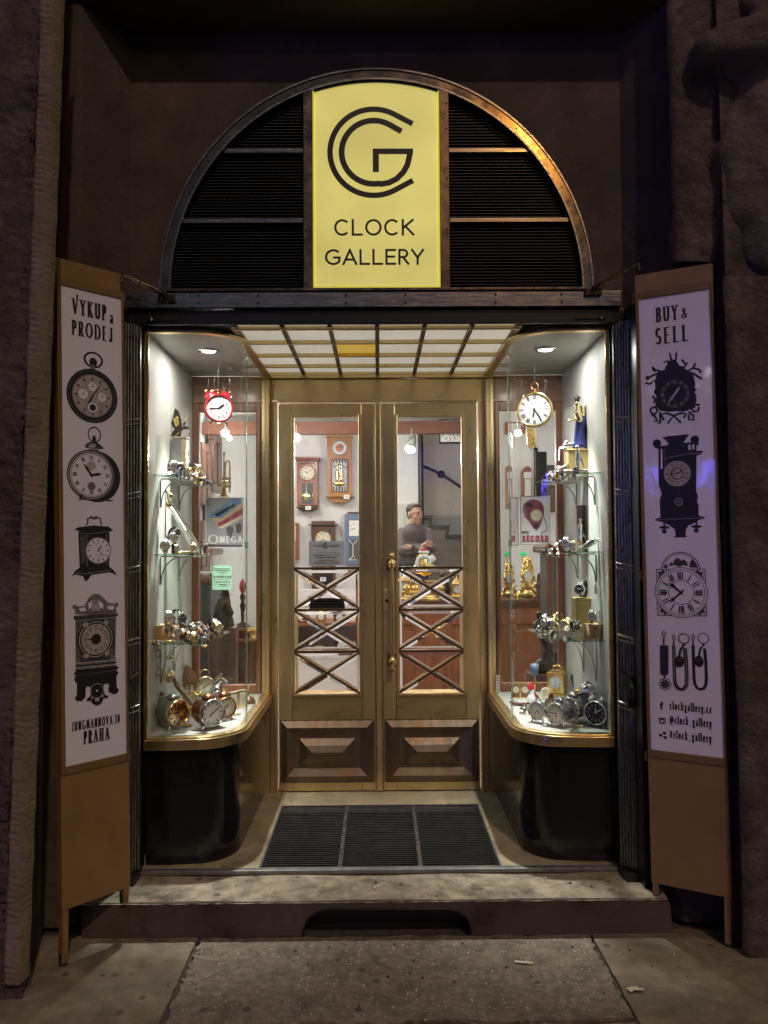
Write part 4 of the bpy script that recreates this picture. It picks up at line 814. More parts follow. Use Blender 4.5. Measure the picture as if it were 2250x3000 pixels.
for p in ([(395, 455), (405, 425), (430, 425), (432, 455)], [(440, 440), (455, 400), (470, 420), (490, 380), (520, 372), (540, 395), (560, 380), (590, 410), (595, 440), (560, 430), (530, 445), (490, 430)], [(605, 448), (612, 405), (635, 375), (672, 430), (675, 455)]): d.P(p, 1)
d.Ln([(340, 465), (350, 838), (746, 842), (734, 462), (340, 465)], .0045, 0); d.Ln([(355, 478), (364, 826), (735, 830), (722, 476), (355, 478)], .002, 1)
c = d.U(540, 652)
for x, y in ((395, 510), (675, 512), (410, 790), (690, 790)): cc = d.U(x, y); d.poly([(cc[0]+.024*math.cos(R(k*30))*(1 if k % 2 else .6), cc[1]+.024*math.sin(R(k*30))*(1 if k % 2 else .6)) for k in range(12)], 1)
d.disc(*c, .098, m=4); d.ring(*c, .096, .0985, 0); d.ring(*c, .085, .087, 0); d.ring(*c, .0455, .048, 0)
for i in range(60): x, y = math.sin(R(i*6)), math.cos(R(i*6)); d.line([(c[0]+.088*x, c[1]+.088*y), (c[0]+.094*x, c[1]+.094*y)], .0022, 1)
for i in range(12):
    x, y = math.sin(R(i*30)), math.cos(R(i*30)); px_, py_ = y, -x
    for q in ((-.007, -.001, .006) if i % 3 == 0 else (-.005, .003) if i % 3 == 2 else (0,)): d.line([(c[0]+.052*x+px_*q, c[1]+.052*y+py_*q), (c[0]+.080*x+px_*q*1.3, c[1]+.080*y+py_*q*1.3)], .0045, 0)
for h in (7.6, 10.4): hand(d, *c, h, .066, .005, 0); a = R(90-h*30); d.ring(c[0]+.04*math.cos(a), c[1]+.04*math.sin(a), .004, .007, 0)
hand(d, *c, 1.5, .018, .004, 0); d.disc(*c, .006, m=0); d.done()
zf = zd
d = pic(PR, por, zf, 'chain_picture', 'printed broad watch chain with a flower end'); d.Ln([(399, 962), (387, 975), (391, 1010), (399, 1025), (409, 1010), (412, 975), (399, 962)], .004, 0); d.Ln([(399, 1025), (400, 1075)], .007, 0)
d.P([(375, 1078), (430, 1078), (436, 1095), (436, 1295), (425, 1322), (405, 1332), (384, 1322), (372, 1295), (370, 1095)], 1)
for y in range(1085, 1320, 14): d.Ln([(366, y), (440, y+3)], .004, 0)
d.Ln([(405, 1330), (406, 1352)], .006, 0); c = d.U(410, 1393); d.disc(*c, .014, m=1)
for k in range(8): d.ring(c[0]+.018*math.cos(R(k*45)), c[1]+.018*math.sin(R(k*45)), .004, .007, 0, n=14)
d.done()
for lab, x0, w_, n in (('printed link watch chain with a round fob', 480, .0105, 1), ('printed woven watch chain with a cup shaped fob', 637, .0115, 0)):
    d = pic(PR, por, zf, 'chain_picture', lab); d.Ln([(x0, 993), (x0-10, 1005), (x0-7, 1030), (x0, 1042), (x0+8, 1030), (x0+11, 1005), (x0, 993)], .004, 0); d.Ln([(x0, 1042), (x0, 1080)], .006, 0)
    L = [(x0, 1080)] + [(x0+3, 1200), (x0+8, 1350), (x0+15, 1395), (x0+32, 1425), (x0+60, 1438), (x0+88, 1428), (x0+104, 1398), (x0+108, 1350), (x0+102, 1200), (x0+92, 1105)]; d.Ln(L, w_, 0)
    if n:
        for i in range(len(L)-1):
            for k in range(8 if i in (0, 1, 8, 9) else 3): q = (k+.5)/(8 if i in (0, 1, 8, 9) else 3); c = d.U(L[i][0]+(L[i+1][0]-L[i][0])*q, L[i][1]+(L[i+1][1]-L[i][1])*q); d.ring(*c, .0035, .0075, 0, n=10, k=.8); d.disc(*c, .0025, m=3, n=8)
    c = d.U(x0+84, 1024); d.ring(*c, .0175, .021, 0); d.Ln([(x0+84, 1062), (x0+82, 1085)], .009, 0); d.Ln([(x0+78, 1090), (x0+58, 1110), (x0+50, 1150), (x0+48, 1180)], .008, 0); c = d.U(x0+48, 1210); d.disc(*c, .017, .022, 0); d.disc(c[0], c[1]+.006, .010, .007, 1); d.done()

# ================================================================== folded gates beside the windows
for s in (-1, 1):
    t = thing('folding_gate', ('folded' if s < 0 else 'folded') + (' steel lattice gate stacked beside the left display window' if s < 0 else ' steel lattice gate stacked beside the right display window'), 'gate', (s*1.03, 3.37, .14))
    for i in range(6):
        x = s*(1.008 + .0085*i); y = 3.40 - .012*i; m = MB(); m.box(x-.0028, x+.0028, y-.012, y+.012, .17, 2.45); obj('upright', m, 'steel', t, world=True, bevel=.001)
    for z in (2.04, 1.73, 1.42, 1.12, .84): m = MB(); m.cyl((s*1.004, 3.385, z+.012), (s*1.056, 3.325, z), .0045, n=8); m.cyl((s*1.004, 3.383, z-.008), (s*1.056, 3.323, z-.02), .003, n=8); obj('hinge_link', m, 'steel', t, world=True)
    m = MB(); z = .93; m.tube([(s*1.0, 3.36, z+.06), (s*1.02, 3.345, z+.045), (s*1.045, 3.325, z+.02), (s*1.05, 3.32, z-.02)], .008, 8); m.torus((s*1.043, 3.318, z-.03), .022, .005, 'x', sy=1.5); m.box(s*1.035-.012, s*1.035+.012, 3.318, 3.335, z-.09, z-.05); obj('latch', m, 'black_paint', t, world=True)
    m = MB(); x0, x1 = sorted((s*1.0, s*1.062)); m.box(x0, x1, 3.30, 3.425, .1375, .168); obj('floor_track', m, 'black_paint', t, world=True)
# litter on the pavement
c = at(1532, 2788, 2.95); c.z = .006
t = thing('cigarette_end', 'white cigarette end lying on the rough slab', 'cigarette', c); m = MB(); A = Vector((-.030, .006, 0)); m.cyl(A, (.012, -.0035, 0), .004, n=10); obj('paper_tube', m, 'white', t); m = MB(); m.cyl((.0125, -.0036, 0), (.034, -.0085, 0), .0042, n=10); obj('filter_tip', m, 'cream', t)
c = at(1860, 2890, 2.77); c.z = .001
m = MB(); r = random.Random(3)
m.grid(lambda u, v: (.028*(u-.5)*2*(.7+.3*math.sin(v*5)) + r.uniform(-.004, .004), .014*(v-.5)*2 + r.uniform(-.004, .004), .003 + r.uniform(0, .009)), 7, 6, False); o = obj('paper_scrap', m, 'cream'); o.location = c; setp(o, 'crumpled pale paper scrap on the smooth slab at the right', 'litter')
m = MB(); r = random.Random(8)
for i in range(90):
    x = r.gauss(.1, .45); y = 2.6 + .5*r.random()**.8
    if abs(x) > 1.1: continue
    m.T = Matrix.Translation((x, y, .003)) @ Matrix.Rotation(r.uniform(0, 3), 4, 'Z'); q = r.uniform(.0015, .0045); m.m = 0 if r.random() < .6 else 1; m.box(-q, q, -q*.6, q*.6, -.003, q*.5)
for i in range(26):
    x = r.uniform(-1.0, 1.0); m.T = Matrix.Translation((x, r.uniform(3.16, 3.36), .140)) @ Matrix.Rotation(r.uniform(0, 3), 4, 'Z'); q = r.uniform(.002, .005); m.m = 0 if r.random() < .6 else 1; m.box(-q, q, -q*.6, q*.6, -.004, q*.5)
setp(obj('grit', m, ['cream', 'ground_dark']), 'small pale grit scattered over step and slabs', 'grit', kind='stuff')
# ================================================================== display windows (curved glass boxes either side of the door)
ZF, ZT = .700, 2.440            # display floor, display ceiling
YF, YB = 3.450, 4.420
def plan(off=0.0, y1=4.405, n=12):      # from the outer front corner round to the door; |x| and y
    cx, cy, r = .800, 3.65, .190
    P = [(.998, YF-off), (.90, YF-off)] + [(cx - (r+off)*math.sin(R(a)), cy+.01 - (r+off+.01)*math.cos(R(a))) for a in [90*i/n for i in range(n+1)]] + [(.61-off, 3.9), (.607-off, y1)]
    return P
def wallstrip(m, s, off, z0, z1, smooth=True, y1=4.405):
    P = plan(off, y1); k = len(P); vs = [(s*x, y, z0) for x, y in P] + [(s*x, y, z1) for x, y in P]
    m.add(vs, [(i, i+1, i+1+k, i+k) for i in range(k-1)], smooth)
def band(m, s, o0, o1, z0, z1, y1=4.404):
    A, B = plan(o0, y1), plan(o1, y1); k = len(A)
    vs = [(s*x, y, z0) for x, y in A] + [(s*x, y, z0) for x, y in B] + [(s*x, y, z1) for x, y in A] + [(s*x, y, z1) for x, y in B]
    fs = []
    for i in range(k-1): fs += [(i, i+1, k+i+1, k+i), (2*k+i, 3*k+i, 3*k+i+1, 2*k+i+1), (i, 2*k+i, 2*k+i+1, i+1), (k+i, k+i+1, 3*k+i+1, 3*k+i)]
    m.add(vs, fs + [(0, k, 3*k, 2*k), (k-1, 3*k-1, 4*k-1, 2*k-1)], False)
SHELVES = {}
wx = lambda y: .998 + .023*(y-YF)/.98     # the side panels open outwards a little
def vitrine(s):
    side = 'left' if s < 0 else 'right'
    t = thing('display_window', f'lit curved glass display window full of clocks, {side} of the door', 'display window', (s*.8, 3.9, .15))
    m = MB(); P = plan(-.018); m2 = [(s*x, y) for x, y in P] + [(s*1.0, 4.403)]
    m.prismz(m2 if s > 0 else m2[::-1], .1575, .648); obj('plinth', m, 'black_granite', t, world=True)
    m = MB(); band(m, s, -.045, .022, .649, .694); band(m, s, -.03, .012, .6945, .702); obj('sill', m, 'brass_across', t, world=True, bevel=.003)
    m = MB(); band(m, s, -.02, .020, 2.434, 2.4475); obj('top_rim', m, 'brass', t, world=True, bevel=.003)
    m = MB(); wallstrip(m, s, 0, .7022, 2.4338); obj('curved_glass', m, 'window_glass', t, world=True)
    m = MB(); m.cyl((s*.6105, 3.72, .703), (s*.6105, 3.72, 2.433), .0035, n=6); a = R(12); m.box(*sorted((s*.611-.006, s*.611+.006)), 3.705, 3.735, 1.50, 1.53); obj('glass_joint', m, 'edge_glass', t, world=True)
    PF = [(s*x, y) for x, y in plan(-.002)] + [(s*1.02, 4.403)]
    m = MB(); m.prismz(PF if s > 0 else PF[::-1], .651, ZF); obj('display_floor', m, 'panel_grey', t, world=True)
    m = MB(); m.prismz(PF if s > 0 else PF[::-1], ZT, ZT+.03); obj('display_ceiling', m, 'panel_grey', t, world=True)
    m = MB(); m.prismz([(s*.999, YF+.004), (s*1.022, 4.44), (s*1.06, 4.44), (s*1.03, YF+.004)][::s], .652, 2.468); obj('side_panel', m, 'panel_white', t, world=True)
    m = MB(); m.box(*sorted((s*.985, s*1.002)), 3.432, 3.449, .649, 2.447); obj('edge_strip', m, 'brass_bright', t, world=True, bevel=.002)
    m = MB(); m.box(*sorted((s*.592, s*.618)), 4.372, 4.4035, .6945, 2.4115); obj('corner_post', m, 'brass', t, world=True, bevel=.005)
    # wooden frame at the back
    m = MB(); m.box(*sorted((s*.648, s*1.0205)), 4.405, 4.45, 2.292, 2.439); hd = obj('header_board', m, 'frame_wood', t, world=True, bevel=.002)
    m = MB()
    for a, b in ((.985, 1.0205), (.648, .672)): m.box(*sorted((s*a, s*b)), 4.410, 4.455, .7005, 2.2915)
    m.box(*sorted((s*.6725, s*.9845)), 4.412, 4.452, 2.245, 2.2905); m.box(*sorted((s*.6725, s*.9845)), 4.412, 4.452, .7005, .745); obj('back_frame', m, 'jamb_wood', t, world=True, bevel=.003)
    m = MB(); m.box(*sorted((s*.673, s*.984)), 4.43, 4.4345, .7455, 2.2445); obj('back_glass', m, 'back_glass', t, world=True)
    m = MB(); m.box(*sorted((s*.641, s*.6475)), 4.405, 4.50, .70, 2.44); obj('post_cover', m, 'bronze_dark', t, world=True)
    # downlight
    lx = s*.802; dl_ = thing('downlight', f'bright round downlight in the ceiling of the {side} display window', 'light', (lx, 3.79, ZT))
    m = MB(); m.lathe([(.050, -.0005), (.052, -.006), (.040, -.010), (.034, -.004)], (0, 0, 0), 'z', 24); obj('rim', m, 'silver', dl_)
    m = MB(); m.lathe([(.0, -.007), (.033, -.006), (.0338, -.003)], (0, 0, 0), 'z', 24); obj('lens', m, 'lamp', dl_)
    ld = bpy.data.lights.new('downlight_beam', 'AREA'); ld.energy = 4.0; ld.shape = 'DISK'; ld.size = .07; ld.color = (1, .97, .91); lo = bpy.data.objects.new('downlight_beam', ld); COL.objects.link(lo); lo.parent = dl_; lo.location = (0, 0, -.012)
    ld = bpy.data.lights.new('downlight_beam', 'SPOT'); ld.energy = 300; ld.spot_size = R(54); ld.spot_blend = 1; ld.shadow_soft_size = .035; ld.color = (1, .98, .93); lo = bpy.data.objects.new('downlight_beam', ld); COL.objects.link(lo); lo.parent = dl_; lo.location = (0, 0, -.014)
    # glass shelves
    for k, (z, wd, y0, y1) in enumerate(((1.832, .165, 3.56, 4.34), (1.478, .165, 3.58, 4.34), (1.087, .225, 3.545, 4.0))):
        sh_ = thing('glass_shelf', f"{['top', 'middle', 'lowest'][k]} glass shelf on curved brackets in the {side} display window", 'shelf', (s*.998, 3.8, z))
        m = MB(); P = [(s*wx(y0), y0), (s*(.998-wd), y0), (s*(.998-wd-(0 if k < 2 else .035)), y1), (s*wx(y1), y1)]
        if s > 0: P = P[::-1]
        m.prismz(P[::-1] if s < 0 else P[::-1], z-.006, z); obj('glass_plate', m, 'shelf_glass', sh_, world=True)
        m = MB(); q = .0012; m.box(*sorted((s*.997, s*(.998-wd))), y0-.0015, y0-.0002, z-.006, z); m.box(*sorted((s*(.998-wd)-.0015*-s*-1, s*(.998-wd))), y0, y1, z-.006, z); obj('glass_edge', m, 'edge_glass', sh_, world=True)
        for y in ((3.68, 4.06) if k < 2 else (3.70, 3.95)):
            m = MB(); L = .13 if k < 2 else .17; H = .135 if k < 2 else .20; zz = z-.010
            X0 = wx(y)-.005; m.tube([(s*X0, y, zz-H), (s*X0, y, zz-.01), (s*(X0-.007), y, zz-.002), (s*(X0-L), y, zz-.002)], .0038, 6)
            m.tube([(s*(X0-.006-L*.72*(1-math.cos(R(a)))), y-.003, zz-H+.02+(H-.025)*math.sin(R(a))) for a in range(0, 91, 9)], .0030, 6); m.cyl((s*(X0-.007), y, zz-H+.012), (s*X0, y, zz-H+.012), .007, n=8)
            obj('bracket', m, 'pewter' if k < 2 else 'silver', sh_, world=True)
    return t
VL, VR = vitrine(-1), vitrine(1)
# ================================================================== things in the display windows
CAMV = Vector((0, 0, CAMZ))
def onz(px, py, z):
    d = CR @ Vector(((px-1125)/F, (1500-py)/F, -1)); return CAMV + d*((z-CAMZ)/d.z)
def wire(t, p, ztop=ZT, r=.0005):
    m = MB(); m.cyl(p, (p[0], p[1], ztop-.001), r, n=5); obj('wire', m, 'silver', t, world=True)
def alarm(label, px, py, rpx, yaw, case='silver', bez=None, dcol='cream', icol='ink', depth=.8, style='arabic', h=2, mn=9, bells=None, handle=None, D=None, zf=ZF, name='alarm_clock', hands=None, foot=.011):
    if D is None:
        D = 3.7
        for _ in range(12): r = rpx*D/F; p = onz(px, py, zf+r*1.06+foot); D = p.y
    else: r = rpx*D/F; p = at(px, py, D)
    t = thing(name, label, 'clock', (p.x, p.y, p.z-r*1.06-foot), R(yaw)); cz = r*1.06+foot; dp = r*2*depth
    m = MB(); m.lathe([(0, 0), (r*.99, .0), (r*1.03, dp*.15), (r*1.03, dp*.8), (r*.9, dp*.97), (r*.6, dp), (0, dp)], (0, .003, cz), 'y', 34); obj('case', m, case, t)
    m = MB(); m.lathe([(r*1.04, .014), (r*1.06, .0), (r*1.03, -.010), (r*.95, -.012), (r*.90, -.004), (r*.90, .002)], (0, 0, cz), 'y', 34); obj('bezel', m, bez or case, t)
    d = D2(front_fn(0, cz, 0), base=.0002); d.disc(0, 0, r*.91, m=0, n=36); dial(d, 0, 0, r*.88, style, h, mn, 1); obj('dial', d.mb, [dcol, icol], t)
    for s_ in (-1, 1):
        m = MB(); m.cyl((s_*r*.52, dp*.2, cz-r*.9), (s_*r*.72, dp*.12, .001), .0045, .003, n=8); m.sph((s_*r*.72, dp*.12, .004), .004, 8); obj('foot', m, bez or case, t)
    if bells in ('twin', 'one'):
        for s_ in ((-1, 1) if bells == 'twin' else (0,)):
            m = MB(); bx = s_*r*.52; m.T = Matrix.Translation((bx, dp*.45, cz+r*(.98 if s_ else 1.12))) @ Matrix.Rotation(R(30*s_), 4, 'Y'); br = r*(.42 if s_ else .62); m.lathe([(br, 0), (br*.98, br*.25), (br*.75, br*.6), (br*.35, br*.8), (0, br*.85)], n=22); m.cyl((0, 0, -.012), (0, 0, br*.95), .003, n=6); m.sph((0, 0, br*.98), .005, 8); obj('bell', m, bez or case, t)
    if bells == 'flat':
        m = MB(); m.lathe([(r*.5, 0), (r*.52, .008), (r*.35, .018), (0, .022)], (0, dp*.4, cz+r*1.02), 'z', 20); obj('bell', m, case, t)
    if handle:
        m = MB(); m.torus((0, dp*.4, cz+r*(1.0 if handle == 'ring' else 1.2)), r*(.28 if handle == 'ring' else .5), .003, 'y', a0=0, a1=180 if handle != 'ring' else 360); obj('handle', m, bez or case, t)
    return t
# ------------------------------------------- LEFT WINDOW
p = at(641, 1196, 3.98); rc_ = 39*3.98/F
ra = thing('alarm_clock', 'big red twin bell alarm clock hanging high in the left window', 'clock', p, R(20))
m = MB(); m.lathe([(0, .08), (rc_*.7, .08), (rc_*1.0, .06), (rc_*1.06, .02), (rc_*1.1, -.004), (rc_*1.06, -.016), (rc_*.96, -.016), (rc_*.93, -.004)], axis='y', n=40); obj('case', m, 'red_paint', ra)
d = D2(front_fn(0, 0, -.004)); d.disc(0, 0, rc_*.95, m=0, n=40)
for i in range(60): x, y = math.sin(R(i*6)), math.cos(R(i*6)); d.line([(rc_*(.86 if i % 5 else .82)*x, rc_*(.86 if i % 5 else .82)*y), (rc_*.90*x, rc_*.90*y)], rc_*.012, 1)
for i in range(12): d.text(str(i or 12), rc_*.66*math.sin(R(i*30)), rc_*.66*math.cos(R(i*30))-rc_*.11, rc_*.22, .95, .15, .08, m=1, align='c')
hand(d, 0, 0, 1.75, rc_*.56, rc_*.11, 1); hand(d, 0, 0, 8.8, rc_*.86, rc_*.065, 1); d.disc(0, 0, rc_*.06, m=1); obj('dial', d.mb, ['white', 'ink'], ra)
for s_ in (-1, 1):
    m = MB(); m.T = Matrix.Translation((s_*rc_*.60, .02, rc_*.92)) @ Matrix.Rotation(R(33*s_), 4, 'Y'); b_ = rc_*.50; m.lathe([(b_, 0), (b_*.98, b_*.2), (b_*.75, b_*.5), (b_*.3, b_*.68), (0, b_*.7)], n=24); obj('bell', m, 'red_paint', ra)
    m = MB(); m.cyl((s_*rc_*.45, .02, -rc_*.95), (s_*rc_*.68, .0, -rc_*1.25), .004, .003, n=8); obj('foot', m, 'brass_bright', ra)
m = MB(); m.torus((0, .02, rc_*1.15), rc_*.62, .0035, 'y', a0=0, a1=180, sy=.5); m.cyl((0, .02, rc_*1.0), (0, .02, rc_*1.5), .004, n=8); m.sph((0, .02, rc_*1.2), .008, 10)
for s_ in (-1, 1): m.sph((s_*rc_*.9, .02, rc_*1.30), .009, 10)
obj('handle', m, 'brass_bright', ra); m = MB(); m.cyl((0, .02, rc_*1.5), (0, .02, ZT-p.z-.001), .0005, n=5); obj('wire', m, 'silver', ra)
Z3 = lambda x, y: (380+x/3.686, 900+y/3.686)
Z4 = lambda x, y: (380+x/3.16, 1500+y/3.16)
Z7 = lambda x, y: (1420+x/3.686, 900+y/3.686)
Z8 = lambda x, y: (1420+x/3.16, 1500+y/3.16)
S1, S2, S3 = 1.8325, 1.4785, 1.0875
D = 3.92; q = at(530, 1400, D); ea = thing('eagle_statuette', 'small bronze eagle with raised gilt wing on a square pedestal', 'statuette', (q.x, D, S1)); zt_ = at(530, 1285, D).z; w_ = .034
m = MB(); m.box(q.x-w_, q.x+w_, D-w_, D+w_, S1+.0005, zt_); obj('pedestal', m, 'pewter', ea, world=True, bevel=.003); m = MB(); m.box(q.x-w_-.003, q.x+w_+.003, D-w_-.003, D+w_+.003, zt_, zt_+.006); m.box(q.x+w_*.3, q.x+w_*.98, D-w_-.0025, D-w_-.0004, S1+.01, zt_-.01); obj('pedestal_trim', m, 'gold_pale', ea, world=True)
E3 = lambda x, y, dy=0: at(*Z3(x, y), D+dy)
m = MB()
for a, b_, r0, r1 in (((500, 1350), (560, 1300), .016, .014), ((560, 1300), (610, 1300), .012, .009), ((610, 1298), (640, 1312), .008, .004), ((470, 1385), (510, 1340), .010, .014), ((545, 1340), (545, 1395), .006, .005), ((510, 1340), (520, 1395), .006, .005)): m.cap(E3(*a), E3(*b_), r0, r1)
o = obj('eagle_body', m, 'bronze_dark', ea, world=True, remesh=.0035)
for dy, sc in ((-.012, 1), (.03, 0)):
    pts = [(490, 1095), (530, 1120), (560, 1210), (570, 1290), (530, 1340), (480, 1310), (455, 1260), (470, 1200), (480, 1150)] if sc else [(600, 1180), (612, 1190), (580, 1260), (555, 1300), (560, 1240)]
    q3 = [E3(*k_) for k_ in pts]; m = MB(); m.prism([(v.x, v.z) for v in q3][::-1], D+dy, D+dy+.006)
    if sc:
        f_ = MB()
        for i in range(9): a = E3(478+i*3, 1215+i*9, dy-.003); b_ = E3(515+i*2, 1185+i*10, dy-.003); f_.cap(a, b_, .0042, .003, 6)
        obj('feathers', f_, 'gold', ea, world=True)
    obj('wing', m, 'bronze_dark' if sc else 'gold_pale', ea, world=True, bevel=.002)
# wristwatches
def watch(strap, case, dcol, wide=.017, closed=True):
    t = bpy.data.objects.new('wristwatch', None); COL.objects.link(t); t['category'] = 'watch'; Rr = .027; m = MB()
    a0, a1 = (-72, 252)
    n = 22
    def f(u, v):
        a = R(a0+(a1-a0)*u); wv = wide*(.75+.25*abs(2*u-1)); rr = Rr*(1+.0*v); return (wv*(v-.5), Rr*math.sin(a)*-1*-1*0 + Rr*math.cos(a)*0 + Rr*math.sin(R(0))*0 + Rr*math.sin(a), Rr*1.0+Rr*math.cos(a)*-1*-1)
    # band ring round the x axis, open at the front where the case sits
    for off in (0, .0022):
        def g(u, v):
            a = R(-90+24+(360-48)*u); rr = Rr-off; wv = wide*(.72+.28*abs(2*u-1)); return (wv*(v-.5), rr*math.sin(a), Rr+rr*math.cos(a))
        m.grid(g, n, 1)
    obj('strap', m, strap, t)
    m = MB(); m.lathe([(0, .002), (.0155, .002), (.0175, -.002), (.0170, -.008), (.0145, -.0095), (.0135, -.0085)], (0, -Rr+.002, Rr), 'y', 20); m.cyl((.0165, -Rr-.001, Rr), (.0205, -Rr-.001, Rr), .0025, n=8)
    for s_ in (-1, 1):
        for x in (-.006, .006): m.cap((x, -Rr, Rr+s_*.015), (x*.9, -Rr+.006, Rr+s_*.021), .0028, .002, 6)
    obj('watch_case', m, case, t)
    d = D2(front_fn(0, Rr, -Rr-.0066), base=.0001, eps=.00003); d.disc(0, 0, .0138, m=0, n=22); dial(d, 0, 0, .0132, 'bars', 10, 2, 1, wt=.12); obj('dial', d.mb, [dcol, 'ink' if dcol != 'ink' else 'white'], t); return t
PROTO = [watch('silver', 'silver', 'white'), watch('leather_dark', 'gold', 'cream', .015), watch('leather_brown', 'silver', 'cream', .015), watch('gold_pale', 'gold', 'white', .014), watch('leather_dark', 'silver', 'ink', .016)]
KIND = ['silver wristwatch on steel bracelet', 'gold wristwatch on dark leather strap', 'silver wristwatch on brown leather strap', 'gold wristwatch on gold bracelet', 'black dialled wristwatch on dark strap']
used = [False]*5
def put_watch(k, loc, yaw=0, tilt=0, roll=0, sc=1.0, where='', group=None, label=None):
    rot = (R(tilt), R(roll), R(yaw)); lab = label or f'{KIND[k]} {where}'
    if not used[k]: used[k] = True; t = PROTO[k]; t.location = loc; t.rotation_euler = rot; t.scale = (sc,)*3; setp(t, lab, 'watch', group); return t
    return clone(PROTO[k], loc, rot, lab, sc, group=group)
def onsh(px, D, z): q = at(px, 1575, D); return Vector((q.x, D, z))
# top shelf, left
G = 'watches on the left window top shelf'
put_watch(0, onsh(503, 3.66, S1+.001), 35, 0, 0, 1.35, label='large silver bracelet watch standing left of the eagle pedestal', group=G); put_watch(4, onsh(528, 3.62, S1+.001), 15, 0, 0, 1.1, label='dark dialled watch standing before the eagle pedestal', group=G)
put_watch(1, onsh(567, 3.8, S1+.001), 60, 0, 0, 1.25, label='watch on dark strap standing right of the eagle pedestal', group=G); put_watch(3, onsh(556, 3.6, S1+.004), 80, 75, 20, 1, label='gold bracelet watch lying at the right front of the top left shelf', group=G)
put_watch(0, onsh(545, 3.58, S1+.004), -30, 80, 0, .9, label='silver watch lying flat at the front edge of the top left shelf', group=G)
def trinket(name, label, cat, loc, mt, seed, n=10, sz=.02, ball=.004):
    m = MB(); r = random.Random(seed); pts = []
    for i in range(n): a = i/n*9+seed; pts.append((sz*math.cos(a)*r.uniform(.4, 1.2), sz*.7*math.sin(a)*r.uniform(.4, 1.2), ball+r.uniform(0, ball)))
    m.tube(pts, ball*.5, 6)
    for p_ in pts: m.sph(p_, ball*r.uniform(.8, 1.4), 8)
    o = obj(name, m, mt); o.location = loc; setp(o, label, cat); return o
trinket('bead_chain', 'silver bead chain heaped on the front of the top left shelf', 'chain', onsh(572, 3.66, S1), 'silver', 3); trinket('bead_chain', 'gold chain heaped behind the silver chain on the top left shelf', 'chain', onsh(588, 3.9, S1), 'gold', 4)
# middle shelf, left
D = 3.80; sx = thing('saxophone', 'slim silver saxophone leaning from the middle shelf to the white side panel', 'saxophone', onsh(588, D, S2)); a2 = lambda x, y, dd=0: at(*Z4(x, y), D+dd)
m = MB(); path = [at(487, 1440, D), at(490, 1462, D), at(497, 1482, D), at(512, 1500, D), at(530, 1528, D), at(552, 1565, D), at(575, 1606, D), at(584, 1619, D)]; m.tube(path, [.005, .009, .013, .015, .017, .020, .023, .025], 12); obj('body_tube', m, 'silver', sx, world=True)
m = MB(); m.tube([at(584, 1619, D), at(590, 1624, D-.03), at(592, 1612, D-.055), at(590, 1595, D-.06)], [.018, .020, .024, .034], 14); obj('bell', m, 'silver', sx, world=True)
m = MB(); r = random.Random(2)
for i in range(22):
    t_ = i/22; p0 = at(503+t_*76, 1492+t_*118, D-.014); p0 = p0+Vector((0, -.008, 0)); m.lathe([(.0095, 0), (.010, -.004), (0, -.005)], p0, 'y', 10); m.cyl(p0, p0+Vector((.012, -.002, .004)), .0018, n=5)
obj('keys', m, 'silver', sx, world=True); m = MB(); m.cyl(at(480, 1432, D), at(488, 1443, D), .0055, .007, n=10); obj('mouthpiece', m, 'ink', sx, world=True)
for px, py, rp, lab in ((500, 1452, 8.5, 'upper small gold bauble hanging at the head of the saxophone'), (494, 1478, 9.5, 'lower small gold bauble hanging at the head of the saxophone')):
    q = at(px, py, 3.68); t = thing('bauble', lab, 'bauble', q); m = MB(); m.sph((0, 0, 0), rp*3.68/F, 18); obj('ball', m, 'gold_pale', t); m = MB(); m.cyl((0, 0, rp*3.68/F), (0, 0, rp*3.68/F+.006), .004, n=8); m.torus((0, 0, rp*3.68/F+.009), .004, .001, 'y', 10, 5); m.cyl((0, 0, .03), (0, 0, S1-.008-q.z), .0005, n=5); obj('cap', m, 'gold', t)
G = 'watches on the left window middle shelf'
put_watch(0, onsh(485, 3.62, S2+.001), 10, 0, 0, 1.3, label='silver pocket style watch at the bottom of the little stack on the middle left shelf', group=G); put_watch(0, onsh(484, 3.62, S2+.073), 25, 0, 90, 1.15, label='silver bracelet watch topping the little stack on the middle left shelf', group=G); put_watch(4, onsh(500, 3.66, S2+.073), 55, 0, 30, 1.0, label='dark watch beside the top of the little stack on the middle left shelf', group=G)
q = onsh(512, 3.62, S2); t = thing('red_figure', 'tiny red figure with gold top on the middle shelf of the left window', 'figurine', q); m = MB(); m.lathe([(.014, 0), (.016, .008), (.012, .03), (.009, .04)], n=14); obj('body', m, 'red_paint', t); m = MB(); m.sph((0, 0, .047), .009, 10); m.cyl((0, 0, .053), (.004, 0, .068), .005, .002, n=8); obj('head', m, 'gold', t)
trinket('bead_chain', 'gold trinket heap right of the tiny red figure', 'chain', onsh(535, 3.66, S2), 'gold', 5, 14, .022); trinket('bead_chain', 'silver chain heap at the front of the middle left shelf', 'chain', onsh(560, 3.7, S2), 'silver', 6, 14, .024); trinket('bead_chain', 'dark red bead string at the foot of the saxophone', 'chain', onsh(600, 3.9, S2), 'red_brown', 7, 14, .022)
m = MB(); r = random.Random(4); pts = [onsh(612, 3.95, S2+.004)]
for i in range(9): pts.append(pts[0] + Vector((.012+.001*i, -.005, -.012*i+.004)))
m.tube(pts, .0012, 5)
for p_ in pts[1:]: m.sph(p_, .0035, 8)
o = obj('bead_string', m, 'red_brown'); setp(o, 'dark red bead string hanging over the edge of the middle left shelf', 'chain')
